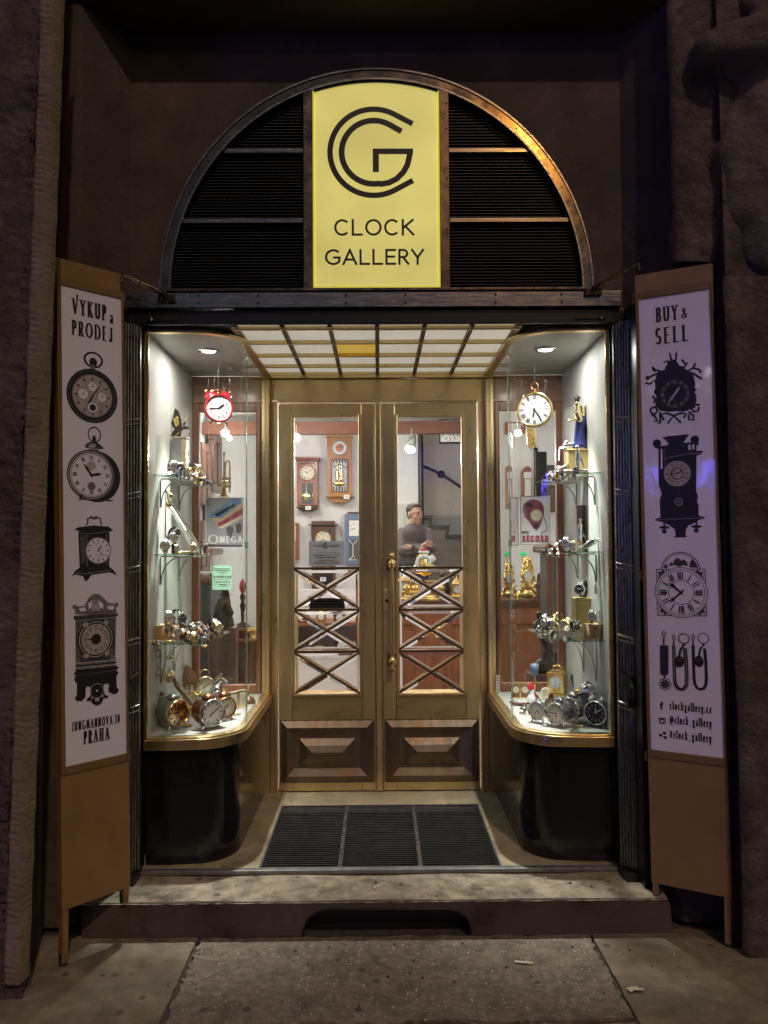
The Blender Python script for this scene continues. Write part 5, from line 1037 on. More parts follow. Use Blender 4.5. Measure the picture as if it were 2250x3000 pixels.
# lowest shelf, left
q = onsh(484, 3.66, S3); t = thing('round_box', 'round tan card box on the lowest shelf of the left window', 'box', q); m = MB(); m.lathe([(.062, .0005), (.062, .068), (.059, .068), (.059, .006), (0, .005)], n=32); obj('side', m, 'tan_card', t); m = MB(); m.lathe([(0, .060), (.0585, .060)], n=24); obj('inside', m, 'leather_brown', t)
q = onsh(545, 3.82, S3); t = thing('box_lid', 'tan curved card lid behind the watches on the lowest left shelf', 'box', q); m = MB(); m.lathe([(.05, .0005), (.05, .05), (.047, .05), (.047, .004), (0, .003)], n=28, sx=1.1); obj('lid', m, 'tan_card', t)
G = 'watches in the left round tan box'
put_watch(0, onsh(495, 3.66, S3+.062), 20, 0, 0, 1.45, label='big silver watch standing in the round tan box of the left window', group=G); put_watch(4, onsh(518, 3.72, S3+.058), 50, 0, 0, 1.4, label='dark strapped watch standing behind the big silver watch in the left tan box', group=G); put_watch(1, onsh(485, 3.61, S3+.058), 30, 20, 20, .9, label='small gold watch leaning on the front of the left round tan box', group=G); put_watch(0, onsh(540, 3.78, S3+.052), 40, 70, 0, 1.1, label='silver watch lying on the curved tan lid of the left window', group=G)
G = 'watches heaped on the left window lowest shelf'; r = random.Random(12)
for i in range(28):
    px, py = 530+r.random()*110, 0; D_ = r.uniform(3.57, 3.98); lo_ = onsh(px, D_, S3+.002)
    if lo_.x > -.79+ (D_-3.545)*.03 or lo_.x < -.985: lo_.x = r.uniform(-.93, -.80)
    k = (0, 4, 0, 3, 1, 2)[i % 6]; put_watch(k, lo_+Vector((0, 0, .018*(i % 3 == 2))), r.uniform(-10, 80), r.choice((0, 0, 70, 85)), r.uniform(-20, 20), r.uniform(.85, 1.15), 'in the heap on the left window lowest shelf', G)
for i, (px, mt, lab) in enumerate(((450, 'gold', 'gold chain heap at the left front of the lowest left shelf'), (475, 'silver', 'pale silver chain heap before the round tan box'), (500, 'gold', 'gold chain and ring heap right of the pale chains before the tan box'), (520, 'silver', 'silver chain heap in front of the watch heap on the lowest left shelf'))): trinket('bead_chain', lab, 'chain', onsh(px, 3.57, S3), mt, 20+i, 16, .024, .0045)
m = MB(); pts = [onsh(463, 3.56, S3+.004)]+[at(463+4*math.sin(i), 1880+i*9, 3.535) for i in range(13)]; m.tube(pts, .006, 6, flat=.4)
for p_ in pts[1::2]: m.sph(p_, (.009, .004, .007), 8)
setp(obj('hanging_bracelet', m, 'silver'), 'silver link bracelet hanging from the front of the lowest left shelf', 'bracelet')
for px, py, rp, D_, mt, lab in ((500, 1927, 9, 3.74, 'gold_pale', 'small gold bauble hanging under the lowest left shelf'), (496, 1982, 18, 3.74, 'gold_pale', 'large shiny gold bauble under the lowest left shelf')):
    q = at(px, py, D_); rr = rp*D_/F; t = thing('bauble', lab, 'bauble', q); m = MB(); m.sph((0, 0, 0), rr, 22); obj('ball', m, mt, t); m = MB(); m.cyl((0, 0, rr*.95), (0, 0, rr+.008), .006, n=10); m.torus((0, 0, rr+.012), .005, .0012, 'y', 10, 5); m.cyl((0, 0, rr), (0, 0, S3-.008-q.z), .0005, n=5); obj('cap', m, 'gold', t)
# window floor, left
alarm('grey green drum alarm clock with a mirror like gold dial, in front at the left', 523, 2088, 38, 50, 'pewter', 'gold_pale', 'gold_pale', 'ink', .85, 'bars', 9, 12, 'flat', 'ring'); alarm('rust red drum alarm clock half hidden behind the grey green one', 478, 2076, 36, 50, 'red_brown', 'pewter', 'cream', 'ink', .9, 'bars', 3, 7, 'flat', 'ring')
alarm('copper brown drum alarm clock with white dial, front middle of the left window', 623, 2088, 38, 42, 'copper', 'silver', 'white', 'ink', .85, 'bars', 7.5, 2, 'flat'); alarm('small copper alarm clock right of the larger copper one', 663, 2072, 30, 40, 'copper', 'copper', 'cream', 'ink', .6, 'arabic', 1.5, 10, 'flat')
alarm('large cream dialled clock with a wide hoop handle at the back of the left window', 601, 2010, 27, 15, 'brass_bright', 'gold_pale', 'cream', 'ink', .4, 'arabic', 7.8, 2, None, 'hoop'); alarm('small silver alarm clock behind the small copper one', 640, 2045, 22, 30, 'silver', 'silver', 'white', 'ink', .6, 'bars', 10, 2, 'one')
q = onz(548, 2052, ZF); t = thing('house_clock', 'brown gabled toy house clock standing behind the alarm clocks on the left', 'clock', q, R(30)); m = MB(); m.box(-.045, .045, -.04, .04, .0005, .11); obj('walls', m, 'tan_card', t, bevel=.002); m = MB(); m.prism([(-.058, .10), (.058, .10), (.0, .185)][::-1], -.052, .052); obj('roof', m, 'leather_brown', t, bevel=.002); d = D2(front_fn(0, 0, -.0405)); d.disc(0, .07, .022, m=0); dial(d, 0, .07, .02, 'bars', 4, 8, 1); obj('dial', d.mb, ['cream', 'ink'], t); m = MB()
for x in (-.03, 0, .03): m.cyl((x, -.043, .0), (x, -.043, .1), .004, n=8)
obj('posts', m, 'copper', t)
t = thing('zither', 'small brown stringed zither leaning among the left alarm clocks', 'zither', onz(560, 2070, ZF)); A, B = at(508, 2000, 3.72), onz(566, 2068, ZF+.012); m = MB(); ax = (B-A).normalized(); sd_ = Vector((.5, -.5, .5)).cross(ax).normalized(); n_ = ax.cross(sd_); wq = .020
m.hexa([A-sd_*wq, A+sd_*wq, A+sd_*wq+n_*.012, A-sd_*wq+n_*.012, B-sd_*wq, B+sd_*wq, B+sd_*wq+n_*.012, B-sd_*wq+n_*.012]); obj('body', m, 'walnut', t, world=True, bevel=.002); m = MB()
for i in range(6): o_ = sd_*(wq*(-.7+1.4*i/5)); m.cyl(A*.9+B*.1+o_-n_*.003, A*.1+B*.9+o_-n_*.003, .001, n=5); m.cyl(A*.9+B*.1+o_+n_*.015, A*.1+B*.9+o_+n_*.015, .001, n=5)
obj('strings', m, 'gold_pale', t, world=True)
q = onz(655, 2050, ZF); t = thing('glass_dome', 'silver rimmed dome clock behind the small copper alarm clock', 'clock', q); m = MB(); m.lathe([(.034, .0005), (.034, .012), (.028, .014)], n=22); obj('base', m, 'silver', t); m = MB(); m.lathe([(.028, .0145), (.03, .05), (.022, .075), (0, .085)], n=22); obj('dome', m, 'clock_glass', t); m = MB(); m.cyl((0, 0, .014), (0, 0, .05), .004, n=8); m.lathe([(.018, 0), (.018, .01), (0, .01)], (0, -.004, .05), 'y', 16); obj('works', m, 'gold', t)
q = at(648, 1990, 3.95); t = thing('silver_figure', 'small silver cyclist figure between the cream clock and the curved glass', 'figurine', (q.x, q.y, ZF)); m = MB(); h_ = q.z-ZF; m.cyl((0, 0, .0), (0, 0, h_-.02), .005, n=8); m.lathe([(.028, .0005), (.028, .01), (.006, .02)], n=16)
for a, b_, r_ in (((-.025, 0, h_-.02), (.005, 0, h_), .012), ((.005, 0, h_), (.028, -.01, h_-.012), .010), ((-.02, 0, h_), (.0, 0, h_+.022), .011)): m.cap(a, b_, r_, r_*.7)
obj('figure', m, 'silver', t)
for i, (px, lab) in enumerate(((683, 'upright gilt framed table clock at the right of the left window'), (708, 'second upright gilt framed table clock beside the glass joint'))):
    q = onz(px, 2078-i*6, ZF); t = thing('table_clock', lab, 'clock', q, R(35)); m = MB(); m.box(-.022, .022, -.012, .02, .0005, .085); obj('case', m, 'gold_pale', t, bevel=.002); d = D2(front_fn(0, 0, -.0125)); d.poly([(-.017, .012), (.017, .012), (.017, .078), (-.017, .078)], 0); dial(d, 0, .045, .016, 'bars', 3, 6, 1); obj('dial', d.mb, ['cream', 'ink'], t)
q = onz(728, 2060, ZF); t = thing('turned_stand', 'low round brown wooden stand by the door end of the left window', 'stand', q); m = MB(); m.lathe([(.034, .0005), (.036, .012), (.03, .018), (.026, .03), (0, .03)], n=22); obj('stand', m, 'walnut', t); m = MB(); m.lathe([(.012, .03), (.004, .04), (.004, .08), (.012, .085), (0, .09)], n=14); obj('stem', m, 'gold_pale', t)
q = onz(551, 2094, ZF); t = thing('small_casket', 'small gold casket between the two front alarm clocks', 'box', q, R(20)); m = MB(); m.box(-.018, .018, -.015, .015, .0005, .03); obj('box', m, 'gold_card', t, bevel=.002); m = MB(); m.box(-.019, .019, -.016, .016, .0305, .042); obj('lid', m, 'gold', t, bevel=.004)
# cards
def card(px, D, name, label, cat, back, draw, mats, border=None, wires=True):
    x0, x1, z0, z1 = pr(*px, D); t = thing(name, label, cat, ((x0+x1)/2, D, z0)); m = MB(); m.box(x0, x1, D, D+.002, z0, z1); sh_ = obj('sheet', m, back, t, world=True); d = D2(front_fn(0, 0, D), base=.0003, eps=.00004); fx = lambda u, v: (x0+(x1-x0)*u, z1-(z1-z0)*v); draw(d, fx, x1-x0, z1-z0); obj('print', d.mb, mats, t, world=True)
    if border:
        m = MB(); b_ = .003; m.box(x0-b_, x1+b_, D-.002, D+.003, z1, z1+b_); m.box(x0-b_, x1+b_, D-.002, D+.003, z0-b_, z0); m.box(x0-b_, x0, D-.002, D+.003, z0+.0002, z1-.0002); m.box(x1, x1+b_, D-.002, D+.003, z0+.0002, z1-.0002); obj('border', m, border, t, world=True)
    if wires:
        m = MB()
        for x in (x0+.01, x1-.01): m.cyl((x, D+.001, z1), (x, D+.001, ZT-.001), .0004, n=5)
        obj('wires', m, 'silver', t, world=True)
    return t
def om(d, f, W, H):
    P = lambda pts, m_: d.poly([f(*p_) for p_ in pts], m_)
    P([(.15, .35), (.70, .05), (.99, .02), (.99, .42), (.42, .62), (.34, .60)], 6); P([(.10, .34), (.70, .02), (.95, .01), (.96, .10), (.42, .40), (.12, .42)], 1); P([(.13, .40), (.42, .40), (.97, .10), (.98, .22), (.40, .52), (.30, .54)], 2); P([(.30, .50), (.42, .47), (.99, .20), (.99, .33), (.42, .56), (.33, .58)], 3); P([(.22, .33), (.75, .12), (.8, .15), (.3, .38)], 0)
    P([(.55, .62), (.62, .56), (.72, .58), (.75, .66), (.68, .76), (.58, .74)], 4); P([(.80, .54), (.92, .50), (.97, .58), (.93, .72), (.82, .70)], 4); P([(.60, .72), (.70, .72), (.72, .80), (.60, .80)], 4)
    P([(.02, .985), (.98, .985), (.98, .95), (.02, .93)], 4); a = f(.05, .905); b_ = f(.33, .905); d.text('O', a[0], a[1]-H*.02, H*.185, x1=b_[0], wt=.20, thin=.09, m=5); a = f(.36, .905); b_ = f(.99, .9); d.text('MEGA', a[0], a[1], H*.13, x1=b_[0], wt=.24, thin=.11, m=5)
card((604, 1459, 712, 1604), 4.16, 'advertising_card', 'grey card reading OMEGA with a tilted blue and tan strip', 'card', 'poster_grey', om, ['ink', 'poster_blue', 'poster_tan', 'poster_red', 'shadow_grey', 'white', 'cream'], 'white')
def gn(d, f, W, H):
    for t_, u0, u1, v, h_ in (('M. EISNER & SYN', .06, .96, .50, .085), ('OMEGA', .38, .72, .80, .05)): a, b_ = f(u0, v), f(u1, v); d.text(t_.replace('.', '') if False else t_, a[0], a[1], H*h_, x1=b_[0], wt=.2)
    for v, u0, u1, h_ in ((.13, .1, .92, .03), (.21, .2, .85, .028), (.28, .35, .65, .028), (.58, .06, .92, .018), (.68, .1, .92, .034), (.86, .2, .85, .015)):
        x = u0; rr = random.Random(int(v*99))
        while x < u1: l = min(rr.uniform(.05, .14), u1-x); d.line([f(x, v), f(x+l, v)], H*h_, 0); x += l+.02
card((622, 1657, 679, 1728), 4.10, 'green_notice', 'pale green printed notice hanging under the grey card', 'notice', 'green_card', gn, ['ink'])
def rcd(d, f, W, H):
    P = lambda pts, m_: d.poly([f(*p_) for p_ in pts], m_)
    P([(.06, .28), (.10, .16), (.22, .10), (.40, .06), (.60, .08), (.74, .14), (.82, .25), (.80, .42), (.74, .50), (.66, .64), (.54, .72), (.42, .66), (.28, .52), (.14, .44)], 0); P([(.12, .18), (.3, .12), (.45, .20), (.3, .24)], 3); P([(.4, .62), (.5, .58), (.62, .60), (.54, .69)], 3)
    for p_ in ([(.14, .2), (.34, .36)], [(.12, .3), (.36, .45)], [(.7, .2), (.72, .4)], [(.3, .14), (.5, .2)]): d.line([f(*k_) for k_ in p_], W*.014, 3)
    c = f(.54, .40); d.disc(*c, W*.215, m=2); d.disc(*c, W*.185, m=4); dial(d, *c, W*.17, 'bars', 10, 2, 1)
    d.line([f(*k_) for k_ in ((.80, .44), (.88, .56), (.92, .68), (.84, .74), (.72, .76), (.70, .82))], W*.022, 1)
    a, b_ = f(.02, .775), f(.27, .775); d.text('MONTRE', a[0], a[1], H*.05, x1=b_[0], wt=.22, m=3); a, b_ = f(.04, .945), f(.96, .945); d.text('RECORD', a[0], a[1], H*.13, x1=b_[0], wt=.27, m=5)
card((1526, 1454, 1610, 1594), 4.16, 'advertising_card', 'white card reading RECORD with a plum hand holding a watch', 'card', 'poster_pale', rcd, ['plum', 'ink_dark', 'gold_card', 'leather_dark', 'cream', 'poster_red'], 'gold_pale')
card((1497, 1459, 1517, 1597), 4.19, 'advertising_card', 'narrow pale card edge showing beside the glass joint', 'card', 'poster_pale', lambda d, f, W, H: (d.line([f(.3, .93), f(.3, .8)], W*.5, 0), d.line([f(.3, .72), f(.7, .72)], H*.02, 0)), ['poster_red'], 'gold_pale')
# trumpet
q = at(655, 1460, 4.30); tp = thing('trumpet', 'brass trumpet hanging bell down above the grey card', 'trumpet', q); T3 = lambda x, y, dd=0: at(*Z3(x, y), 4.30+dd)
m = MB(); m.tube([T3(1018, 1580), T3(1018, 1700), T3(1018, 1900), T3(1018, 2020)], [.0035, .0045, .007, .012], 10); m.lathe([(.012, .018), (.018, .008), (.034, -.004), (.036, -.005)], T3(1016, 2040), 'z', 18); m.lathe([(.004, -.02), (.008, 0), (.006, .004)], T3(1018, 1570), 'z', 12); obj('tube', m, 'brass_bright', tp, world=True)
m = MB(); m.tube([T3(1030, 1960, -.015), T3(1030, 1720, -.015), T3(1040, 1670, -.015), T3(1058, 1655, -.015), T3(1075, 1670, -.015), T3(1082, 1720, -.015), T3(1080, 2000, -.015)], .0045, 8); obj('slide', m, 'brass_bright', tp, world=True)
for i, y in enumerate((1850, 1890, 1930)): m = MB(); m.cyl(T3(1000, y, -.02), T3(1095, y, -.02), .0085, n=12); m.cyl(T3(985, y, -.02), T3(1000, y, -.02), .004, n=8); obj('valve', m, 'gold_pale', tp, world=True)
wire(tp, T3(1018, 1560))
# ------------------------------------------- RIGHT WINDOW
D = 4.0; p = at(1566, 1200, D); r_ = 51*D/F; gk = thing('round_wall_clock', 'round gold rimmed clock shaped like a pocket watch, hanging in the right window', 'clock', p, R(-18)); m = MB(); m.lathe([(0, .045), (r_*.8, .045), (r_*1.0, .03), (r_*1.05, .01), (r_*1.04, -.008), (r_*.98, -.016), (r_*.92, -.012), (r_*.90, -.002)], axis='y', n=44); obj('rim', m, 'gold', gk)
d = D2(front_fn(0, 0, -.002)); d.disc(0, 0, r_*.91, m=0, n=44); dial(d, 0, 0, r_*.90, 'roman', 6.35, 4.9, 1, hl=.62, ml=.86, wt=.055); d.ring(0, 0, r_*.80, r_*.808, 1); obj('dial', d.mb, ['white', 'ink'], gk)
m = MB(); m.cyl((0, .015, r_*1.0), (0, .015, r_*1.22), .009, .006, n=12); m.sph((0, .015, r_*1.16), .010, 12); m.torus((0, .015, r_*1.38), r_*.20, .0042, 'y'); obj('bow', m, 'copper', gk); m = MB(); m.cyl((0, .015, r_*1.58), (0, .015, ZT-p.z-.001), .0005, n=5); obj('wire', m, 'silver', gk)
# top shelf, right
D = 3.86; q = onsh(1682, D, S1); t = thing('gold_box', 'square gold card box under the crowned figure', 'box', q); zb_ = at(1682, 1318, D).z; m = MB(); a, b_ = at(1660, 1400, D).x, at(1722, 1400, D).x; m.box(a, b_, D-.035, D+.045, S1+.0005, zb_-.006); obj('box', m, 'gold_card', t, world=True, bevel=.002); m = MB(); m.box(a-.002, b_+.002, D-.037, D+.047, zb_-.0058, zb_); obj('lid', m, 'gold_card', t, world=True, bevel=.002)
K7 = lambda x, y, dy=0: at(*Z7(x, y), D+dy)
kg = thing('crowned_statuette', 'small crowned figure in a dark blue cloak on the gold box', 'statuette', Vector((q.x, D, zb_))); m = MB(); m.cap(K7(1030, 1490), K7(1025, 1330), .034, .024, 14); m.cap(K7(1025, 1330), K7(1040, 1220), .024, .026, 14); m.cap(K7(1075, 1420, .02), K7(1080, 1180, .02), .016, .016, 10); obj('cloak', m, 'blue_cloak', kg, world=True, remesh=.004)
m = MB(); m.cap(K7(1000, 1150, -.015), K7(1030, 1215, -.018), .016, .015); m.cap(K7(995, 1060, -.015), K7(1000, 1120, -.015), .010, .012); m.sph(K7(1000, 1045, -.01), .016, 12); m.cap(K7(990, 1200, -.02), K7(915, 1225, -.03), .008, .006); m.sph(K7(912, 1226, -.03), .007, 8); m.lathe([(.028, 0), (.03, .008), (.02, .012)], Vector((K7(1030, 1525).x, D, zb_+.0005)), 'z', 16); m.cap(K7(1050, 1100, .0), K7(1060, 1180, .0), .017, .014); obj('figure', m, 'gold_pale', kg, world=True, remesh=.0035)
m = MB(); c = K7(998, 1020, -.01); m.lathe([(.013, 0), (.012, .008), (.017, .02), (.010, .018), (.0, .02)], c, 'z', 12)
for i in range(6): m.sph(c+Vector((.016*math.cos(i), .016*math.sin(i), .022)), .003, 6)
m.cyl(c+Vector((0, 0, .02)), c+Vector((.003, 0, .036)), .002, n=6); obj('crown', m, 'bronze_dark', kg, world=True)
t = thing('silver_dish', 'dark silver reclining ornament left of the crowned figure', 'ornament', Vector((K7(880, 1500).x, D-.02, zb_))); m = MB(); m.cap(K7(820, 1530), K7(940, 1520), .010, .013); m.cap(K7(860, 1490), K7(960, 1480), .010, .012); m.sph(K7(880, 1460), .011); m.cap(K7(805, 1540), K7(800, 1660, -.045), .004, .003); obj('figure', m, 'pewter', t, world=True, remesh=.0035)
t = thing('silver_soldier', 'slim silver standing figure in front of the gold box', 'figurine', onsh(1695, 3.66, S1)); m = MB(); m.cap((0, 0, .006), (0, 0, .07), .012, .009); m.cap((0, 0, .07), (0, 0, .10), .013, .010); m.sph((0, 0, .122), .010); m.lathe([(.018, .0005), (.018, .006), (.008, .012)], n=14); m.cap((.01, 0, .095), (.03, 0, .03), .006, .004); obj('figure', m, 'silver', t, remesh=.0035)
G = 'watches on the right window top shelf'
put_watch(0, onsh(1662, 3.64, S1+.004), -40, 80, 0, .95, label='silver watch lying at the front of the top right shelf', group=G); put_watch(3, onsh(1640, 3.7, S1+.004), -20, 75, 10, 1, label='gold watch lying left of the gold box on the top right shelf', group=G); put_watch(4, onsh(1648, 3.85, S1+.001), -50, 0, 0, .9, label='dark watch standing left of the gold box on the top right shelf', group=G)
for i, (px, D_, mt, lab) in enumerate(((1675, 3.6, 'gold_pale', 'pale gold chain heap below the gold box on the top right shelf'), (1655, 3.6, 'silver', 'silver chain heap at the left front of the top right shelf'), (1625, 3.8, 'silver', 'silver brooch heap at the far left of the top right shelf'), (1708, 3.6, 'silver', 'silver medal heap under the slim silver figure'))): trinket('bead_chain', lab, 'chain', onsh(px, D_, S1), mt, 40+i, 16, .026, .0045)
# tall grey case and black things behind
D = 4.25; x0, x1, z0, z1 = pr(1562, 1312, 1602, 1395, D); tg_ = thing('tall_case', 'tall grey music box case standing behind the top right shelf', 'case', ((x0+x1)/2, D, z0)); m = MB(); m.box((x0+x1)/2-.012, x1, D, D+.06, z0-.19, z1-.02); m.box(x0, (x0+x1)/2-.013, D-.02, D+.06, z0-.19, z1); obj('case', m, 'cabinet_grey', tg_, world=True, bevel=.003); m = MB(); m.box(x0+.004, x0+.009, D-.0225, D-.0205, z0-.15, z1-.02); obj('gilt_strip', m, 'gold_pale', tg_, world=True); m = MB(); m.cyl(((x0+x1)/2, D+.03, z1-.02), ((x0+x1)/2, D+.03, ZT-.001), .0006, n=5); obj('wire', m, 'silver', tg_, world=True)
# middle shelf, right
D = 3.9; q = onsh(1702, D, S2); t = thing('framed_figure', 'dark wooden stand with a silver figure on the middle right shelf', 'ornament', q); zt2 = at(1702, 1480, D).z; m = MB(); a, b_ = at(1692, 1550, D).x, at(1728, 1550, D).x; m.box(a, b_, D, D+.02, S2+.0005, zt2); m.box(a+.01, b_+.03, D-.005, D+.05, S2+.0005, S2+.085); obj('stand', m, 'walnut', t, world=True, bevel=.003); m = MB(); z_ = S2
for a2_, b2, r0, r1 in (((0, 0, .01), (0, 0, .06), .016, .012), ((0, 0, .06), (.002, 0, .12), .012, .013), ((.005, 0, .10), (.03, 0, .05), .006, .005)): m.cap(Vector(a2_)+Vector((q.x-.012, D-.03, S2)), Vector(b2)+Vector((q.x-.012, D-.03, S2)), r0, r1)
m.sph((q.x-.010, D-.03, S2+.145), .011); obj('figure', m, 'silver', t, world=True, remesh=.0035)
q = onsh(1726, 3.66, S2); t = thing('silver_goose', 'silver shell shaped dish leaning on the dark stand, middle right shelf', 'dish', q); m = MB(); m.cap((-.02, 0, .02), (.02, 0, .045), .013, .017); m.cap((.02, 0, .045), (.045, 0, .055), .014, .006); m.cap((-.02, 0, .02), (-.05, -.01, .008), .008, .005); obj('dish', m, 'silver', t, remesh=.004)
G = 'watches on the right window middle shelf'
put_watch(2, onsh(1640, 3.7, S2+.003), -40, 75, 10, 1.1, label='brown strapped watch lying on the middle right shelf', group=G); put_watch(0, onsh(1664, 3.7, S2+.001), -35, 0, 0, 1.25, label='silver watch standing left of the dark stand on the middle right shelf', group=G); put_watch(4, onsh(1655, 3.9, S2+.001), -60, 0, 0, 1.0, label='dark watch standing behind the brown strapped one on the middle right shelf', group=G)
trinket('bead_chain', 'silver chain heap at the left end of the middle right shelf', 'chain', onsh(1622, 3.85, S2), 'silver', 51, 16, .026); q = onsh(1700, 3.64, S2); t = thing('perfume_bottle', 'small gold capped glass bottle in front of the silver figure', 'bottle', q); m = MB(); m.box(-.014, .014, -.008, .008, .0005, .032); obj('bottle', m, 'clear_glass', t, bevel=.003); m = MB(); m.cyl((0, 0, .0325), (0, 0, .048), .007, n=12); obj('stopper', m, 'gold', t)
# lowest shelf, right
q = onsh(1735, 3.64, S3); t = thing('round_box', 'round pale wooden box on the lowest shelf of the right window', 'box', q); m = MB(); m.lathe([(.043, .0005), (.043, .062), (.040, .062), (.040, .056), (0, .056)], n=32); obj('side', m, 'tan_card', t)
q = onsh(1703, 3.85, S3); t = thing('gold_box', 'gold brown square box carrying a watch on the lowest right shelf', 'box', q); m = MB(); m.box(-.042, .042, -.04, .04, .0005, .155); obj('box', m, 'gold_card', t, bevel=.003); m = MB(); m.box(-.0445, .0445, -.0425, .0425, .1555, .166); obj('lid', m, 'gold_card', t, bevel=.003)
put_watch(4, onsh(1706, 3.83, S3+.168), -35, 0, 0, 1.5, label='large dark strapped watch standing on the gold brown box'); put_watch(0, onsh(1730, 3.64, S3+.064), -15, 0, 0, 1.2, label='silver watch standing on the round pale wooden box'); put_watch(2, onsh(1752, 3.66, S3+.064), -60, 0, 0, 1.0, label='brown strapped watch at the right side of the round pale wooden box')
G = 'watches heaped on the right window lowest shelf'; r = random.Random(31)
for i in range(28):
    D_ = r.uniform(3.57, 3.98); lo_ = onsh(r.uniform(1570, 1705), D_, S3+.002)
    if lo_.x < .785-(D_-3.545)*.03 or lo_.x > .93: lo_.x = r.uniform(.79, .88)
    put_watch((0, 0, 3, 1, 0, 4)[i % 6], lo_+Vector((0, 0, .020*(i % 3 == 2)+.02*(i % 7 == 6))), r.uniform(-80, 10), r.choice((0, 0, 70, 85)), r.uniform(-20, 20), r.uniform(.85, 1.15), 'in the heap on the right window lowest shelf', G)
for i, (dx, z_) in enumerate(((0, 1.50), (-.006, 1.452))):
    q = at(1752-i*4, 1700+i*26, 3.7); t = thing('price_label', ('upper' if i == 0 else 'lower')+' white paper label hanging on the right side panel', 'label', q); m = MB(); m.box(-.011, .011, 0, .0012, -.022, .022); obj('card', m, 'white', t); d = D2(front_fn(0, 0, 0)); [d.line([(-.008, y), (.007, y)], .0022, 0) for y in (.012, .004, -.004, -.012)]; obj('print', d.mb, 'ink_mid', t)
    m = MB(); m.cyl((0, .001, .022), (0.01, .001, S2-.012-q.z), .0004, n=5); obj('thread', m, 'white', t)
# window floor, right
alarm('thin silver alarm clock with plain cream dial, front left of the right window', 1574, 2082, 27, -38, 'pewter', 'silver', 'cream', 'ink', .3, 'plain', 4.6, 7.3, None, 'ring'); alarm('round silver drum alarm clock in the front middle of the right window', 1629, 2090, 31, -42, 'silver', 'silver', 'cream', 'ink', .9, 'bars', 6, 9, 'flat'); alarm('silver drum alarm clock hidden behind the front middle one', 1668, 2076, 32, -45, 'pewter', 'silver', 'white', 'ink', .8, 'bars', 1, 7, 'flat')
alarm('white faced alarm clock with one large silver bell on top', 1718, 2062, 36, -32, 'silver', 'silver', 'white', 'ink', .5, 'bars', 1, 2.4, 'one', 'hoop'); alarm('silver alarm clock with a black dial, front right of the right window', 1745, 2088, 34, -38, 'silver', 'silver', 'ink', 'white', .8, 'arabic', 12, 1.8, 'twin')
q = onz(1634, 2036, ZF); t = thing('carriage_clock', 'gold carriage clock with glass sides at the back of the right window', 'clock', q, R(-28)); w_ = .046; h_ = .125; m = MB(); m.box(-w_, w_, -w_, w_, .0005, .016); m.box(-w_, w_, -w_, w_, h_-.014, h_); m.box(-w_*.7, w_*.7, -w_*.7, w_*.7, h_+.0002, h_+.008)
for x in (-1, 1):
    for y in (-1, 1): m.box(*sorted((x*w_*.98, x*w_*.78)), *sorted((y*w_*.98, y*w_*.78)), .0162, h_-.0142)
obj('frame', m, 'gold', t, bevel=.002); m = MB()
for x in (-1, 1): m.box(*sorted((x*w_*.93, x*w_*.9)), -w_*.77, w_*.77, .0165, h_-.0145)
obj('glass', m, 'clock_glass', t); d = D2(front_fn(0, 0, -w_*.9)); d.poly([(-w_*.77, .0165), (w_*.77, .0165), (w_*.77, h_-.0145), (-w_*.77, h_-.0145)], 2); d.disc(0, .072, w_*.66, m=0); dial(d, 0, .072, w_*.62, 'roman', 12, 6, 1); obj('dial', d.mb, ['white', 'ink', 'gold'], t); m = MB(); m.tube([(-.025, 0, h_+.008), (-.02, 0, h_+.026), (0, 0, h_+.032), (.02, 0, h_+.026), (.025, 0, h_+.008)], .004, 8); obj('handle', m, 'gold', t)
t = thing('red_book', 'dark red framed book with a white leaf leaning at the right of the right window', 'book', onz(1722, 2050, ZF), R(-25)); m = MB(); m.T = Matrix.Rotation(R(-14), 4, 'X') @ Matrix.Rotation(R(-16), 4, 'Y'); m.box(-.05, .05, 0, .02, .012, .135); o = obj('cover', m, 'red_brown', t, bevel=.002); m = MB(); m.T = Matrix.Rotation(R(-14), 4, 'X') @ Matrix.Rotation(R(-16), 4, 'Y'); m.box(-.03, .044, -.003, -.0004, .014, .11); obj('white_leaf', m, 'white', t); m = MB(); m.T = Matrix.Rotation(R(-14), 4, 'X') @ Matrix.Rotation(R(-16), 4, 'Y'); m.box(-.058, -.0505, -.002, .022, .012, .137); m.box(-.05, .05, -.002, .022, .1352, .143); obj('spine', m, 'leather_dark', t, bevel=.002)
q = onz(1557, 2062, ZF); t = thing('winter_figure', 'small white winter figure with a red hat in the right window', 'figurine', q); m = MB(); m.lathe([(.024, .0005), (.026, .02), (.018, .045), (.014, .055), (.017, .068), (.010, .082), (0, .085)], n=18); obj('body', m, 'white', t); m = MB(); m.lathe([(.018, .076), (.013, .09), (.004, .108), (0, .11)], (-.003, 0, 0), 'z', 14); m.cap((.018, -.014, .05), (.03, -.016, .03), .006, .005); obj('hat', m, 'red_paint', t)
for i, (px, lab) in enumerate(((1512, 'left arched gold table clock near the brass post of the right window'), (1538, 'right arched gold table clock near the brass post of the right window'))):
    q = onz(px, 2046, ZF); t = thing('table_clock', lab, 'clock', q, R(-15)); m = MB(); A_ = [(-.024, .0), (.024, .0), (.024, .05)] + [(.024*math.cos(R(a)), .05+.026*math.sin(R(a))) for a in range(15, 180, 15)] + [(-.024, .05)]; m.prism([(x, z+.0005) for x, z in A_], 0, .025); obj('case', m, 'gold', t, bevel=.002); d = D2(front_fn(0, 0, -.0003)); d.poly([(x*.8, .006+z*.86) for x, z in A_], 0); d.disc(0, .045, .017, m=2); dial(d, 0, .045, .016, 'bars', 2, 6, 1); obj('dial', d.mb, ['leather_brown', 'ink', 'cream'], t)
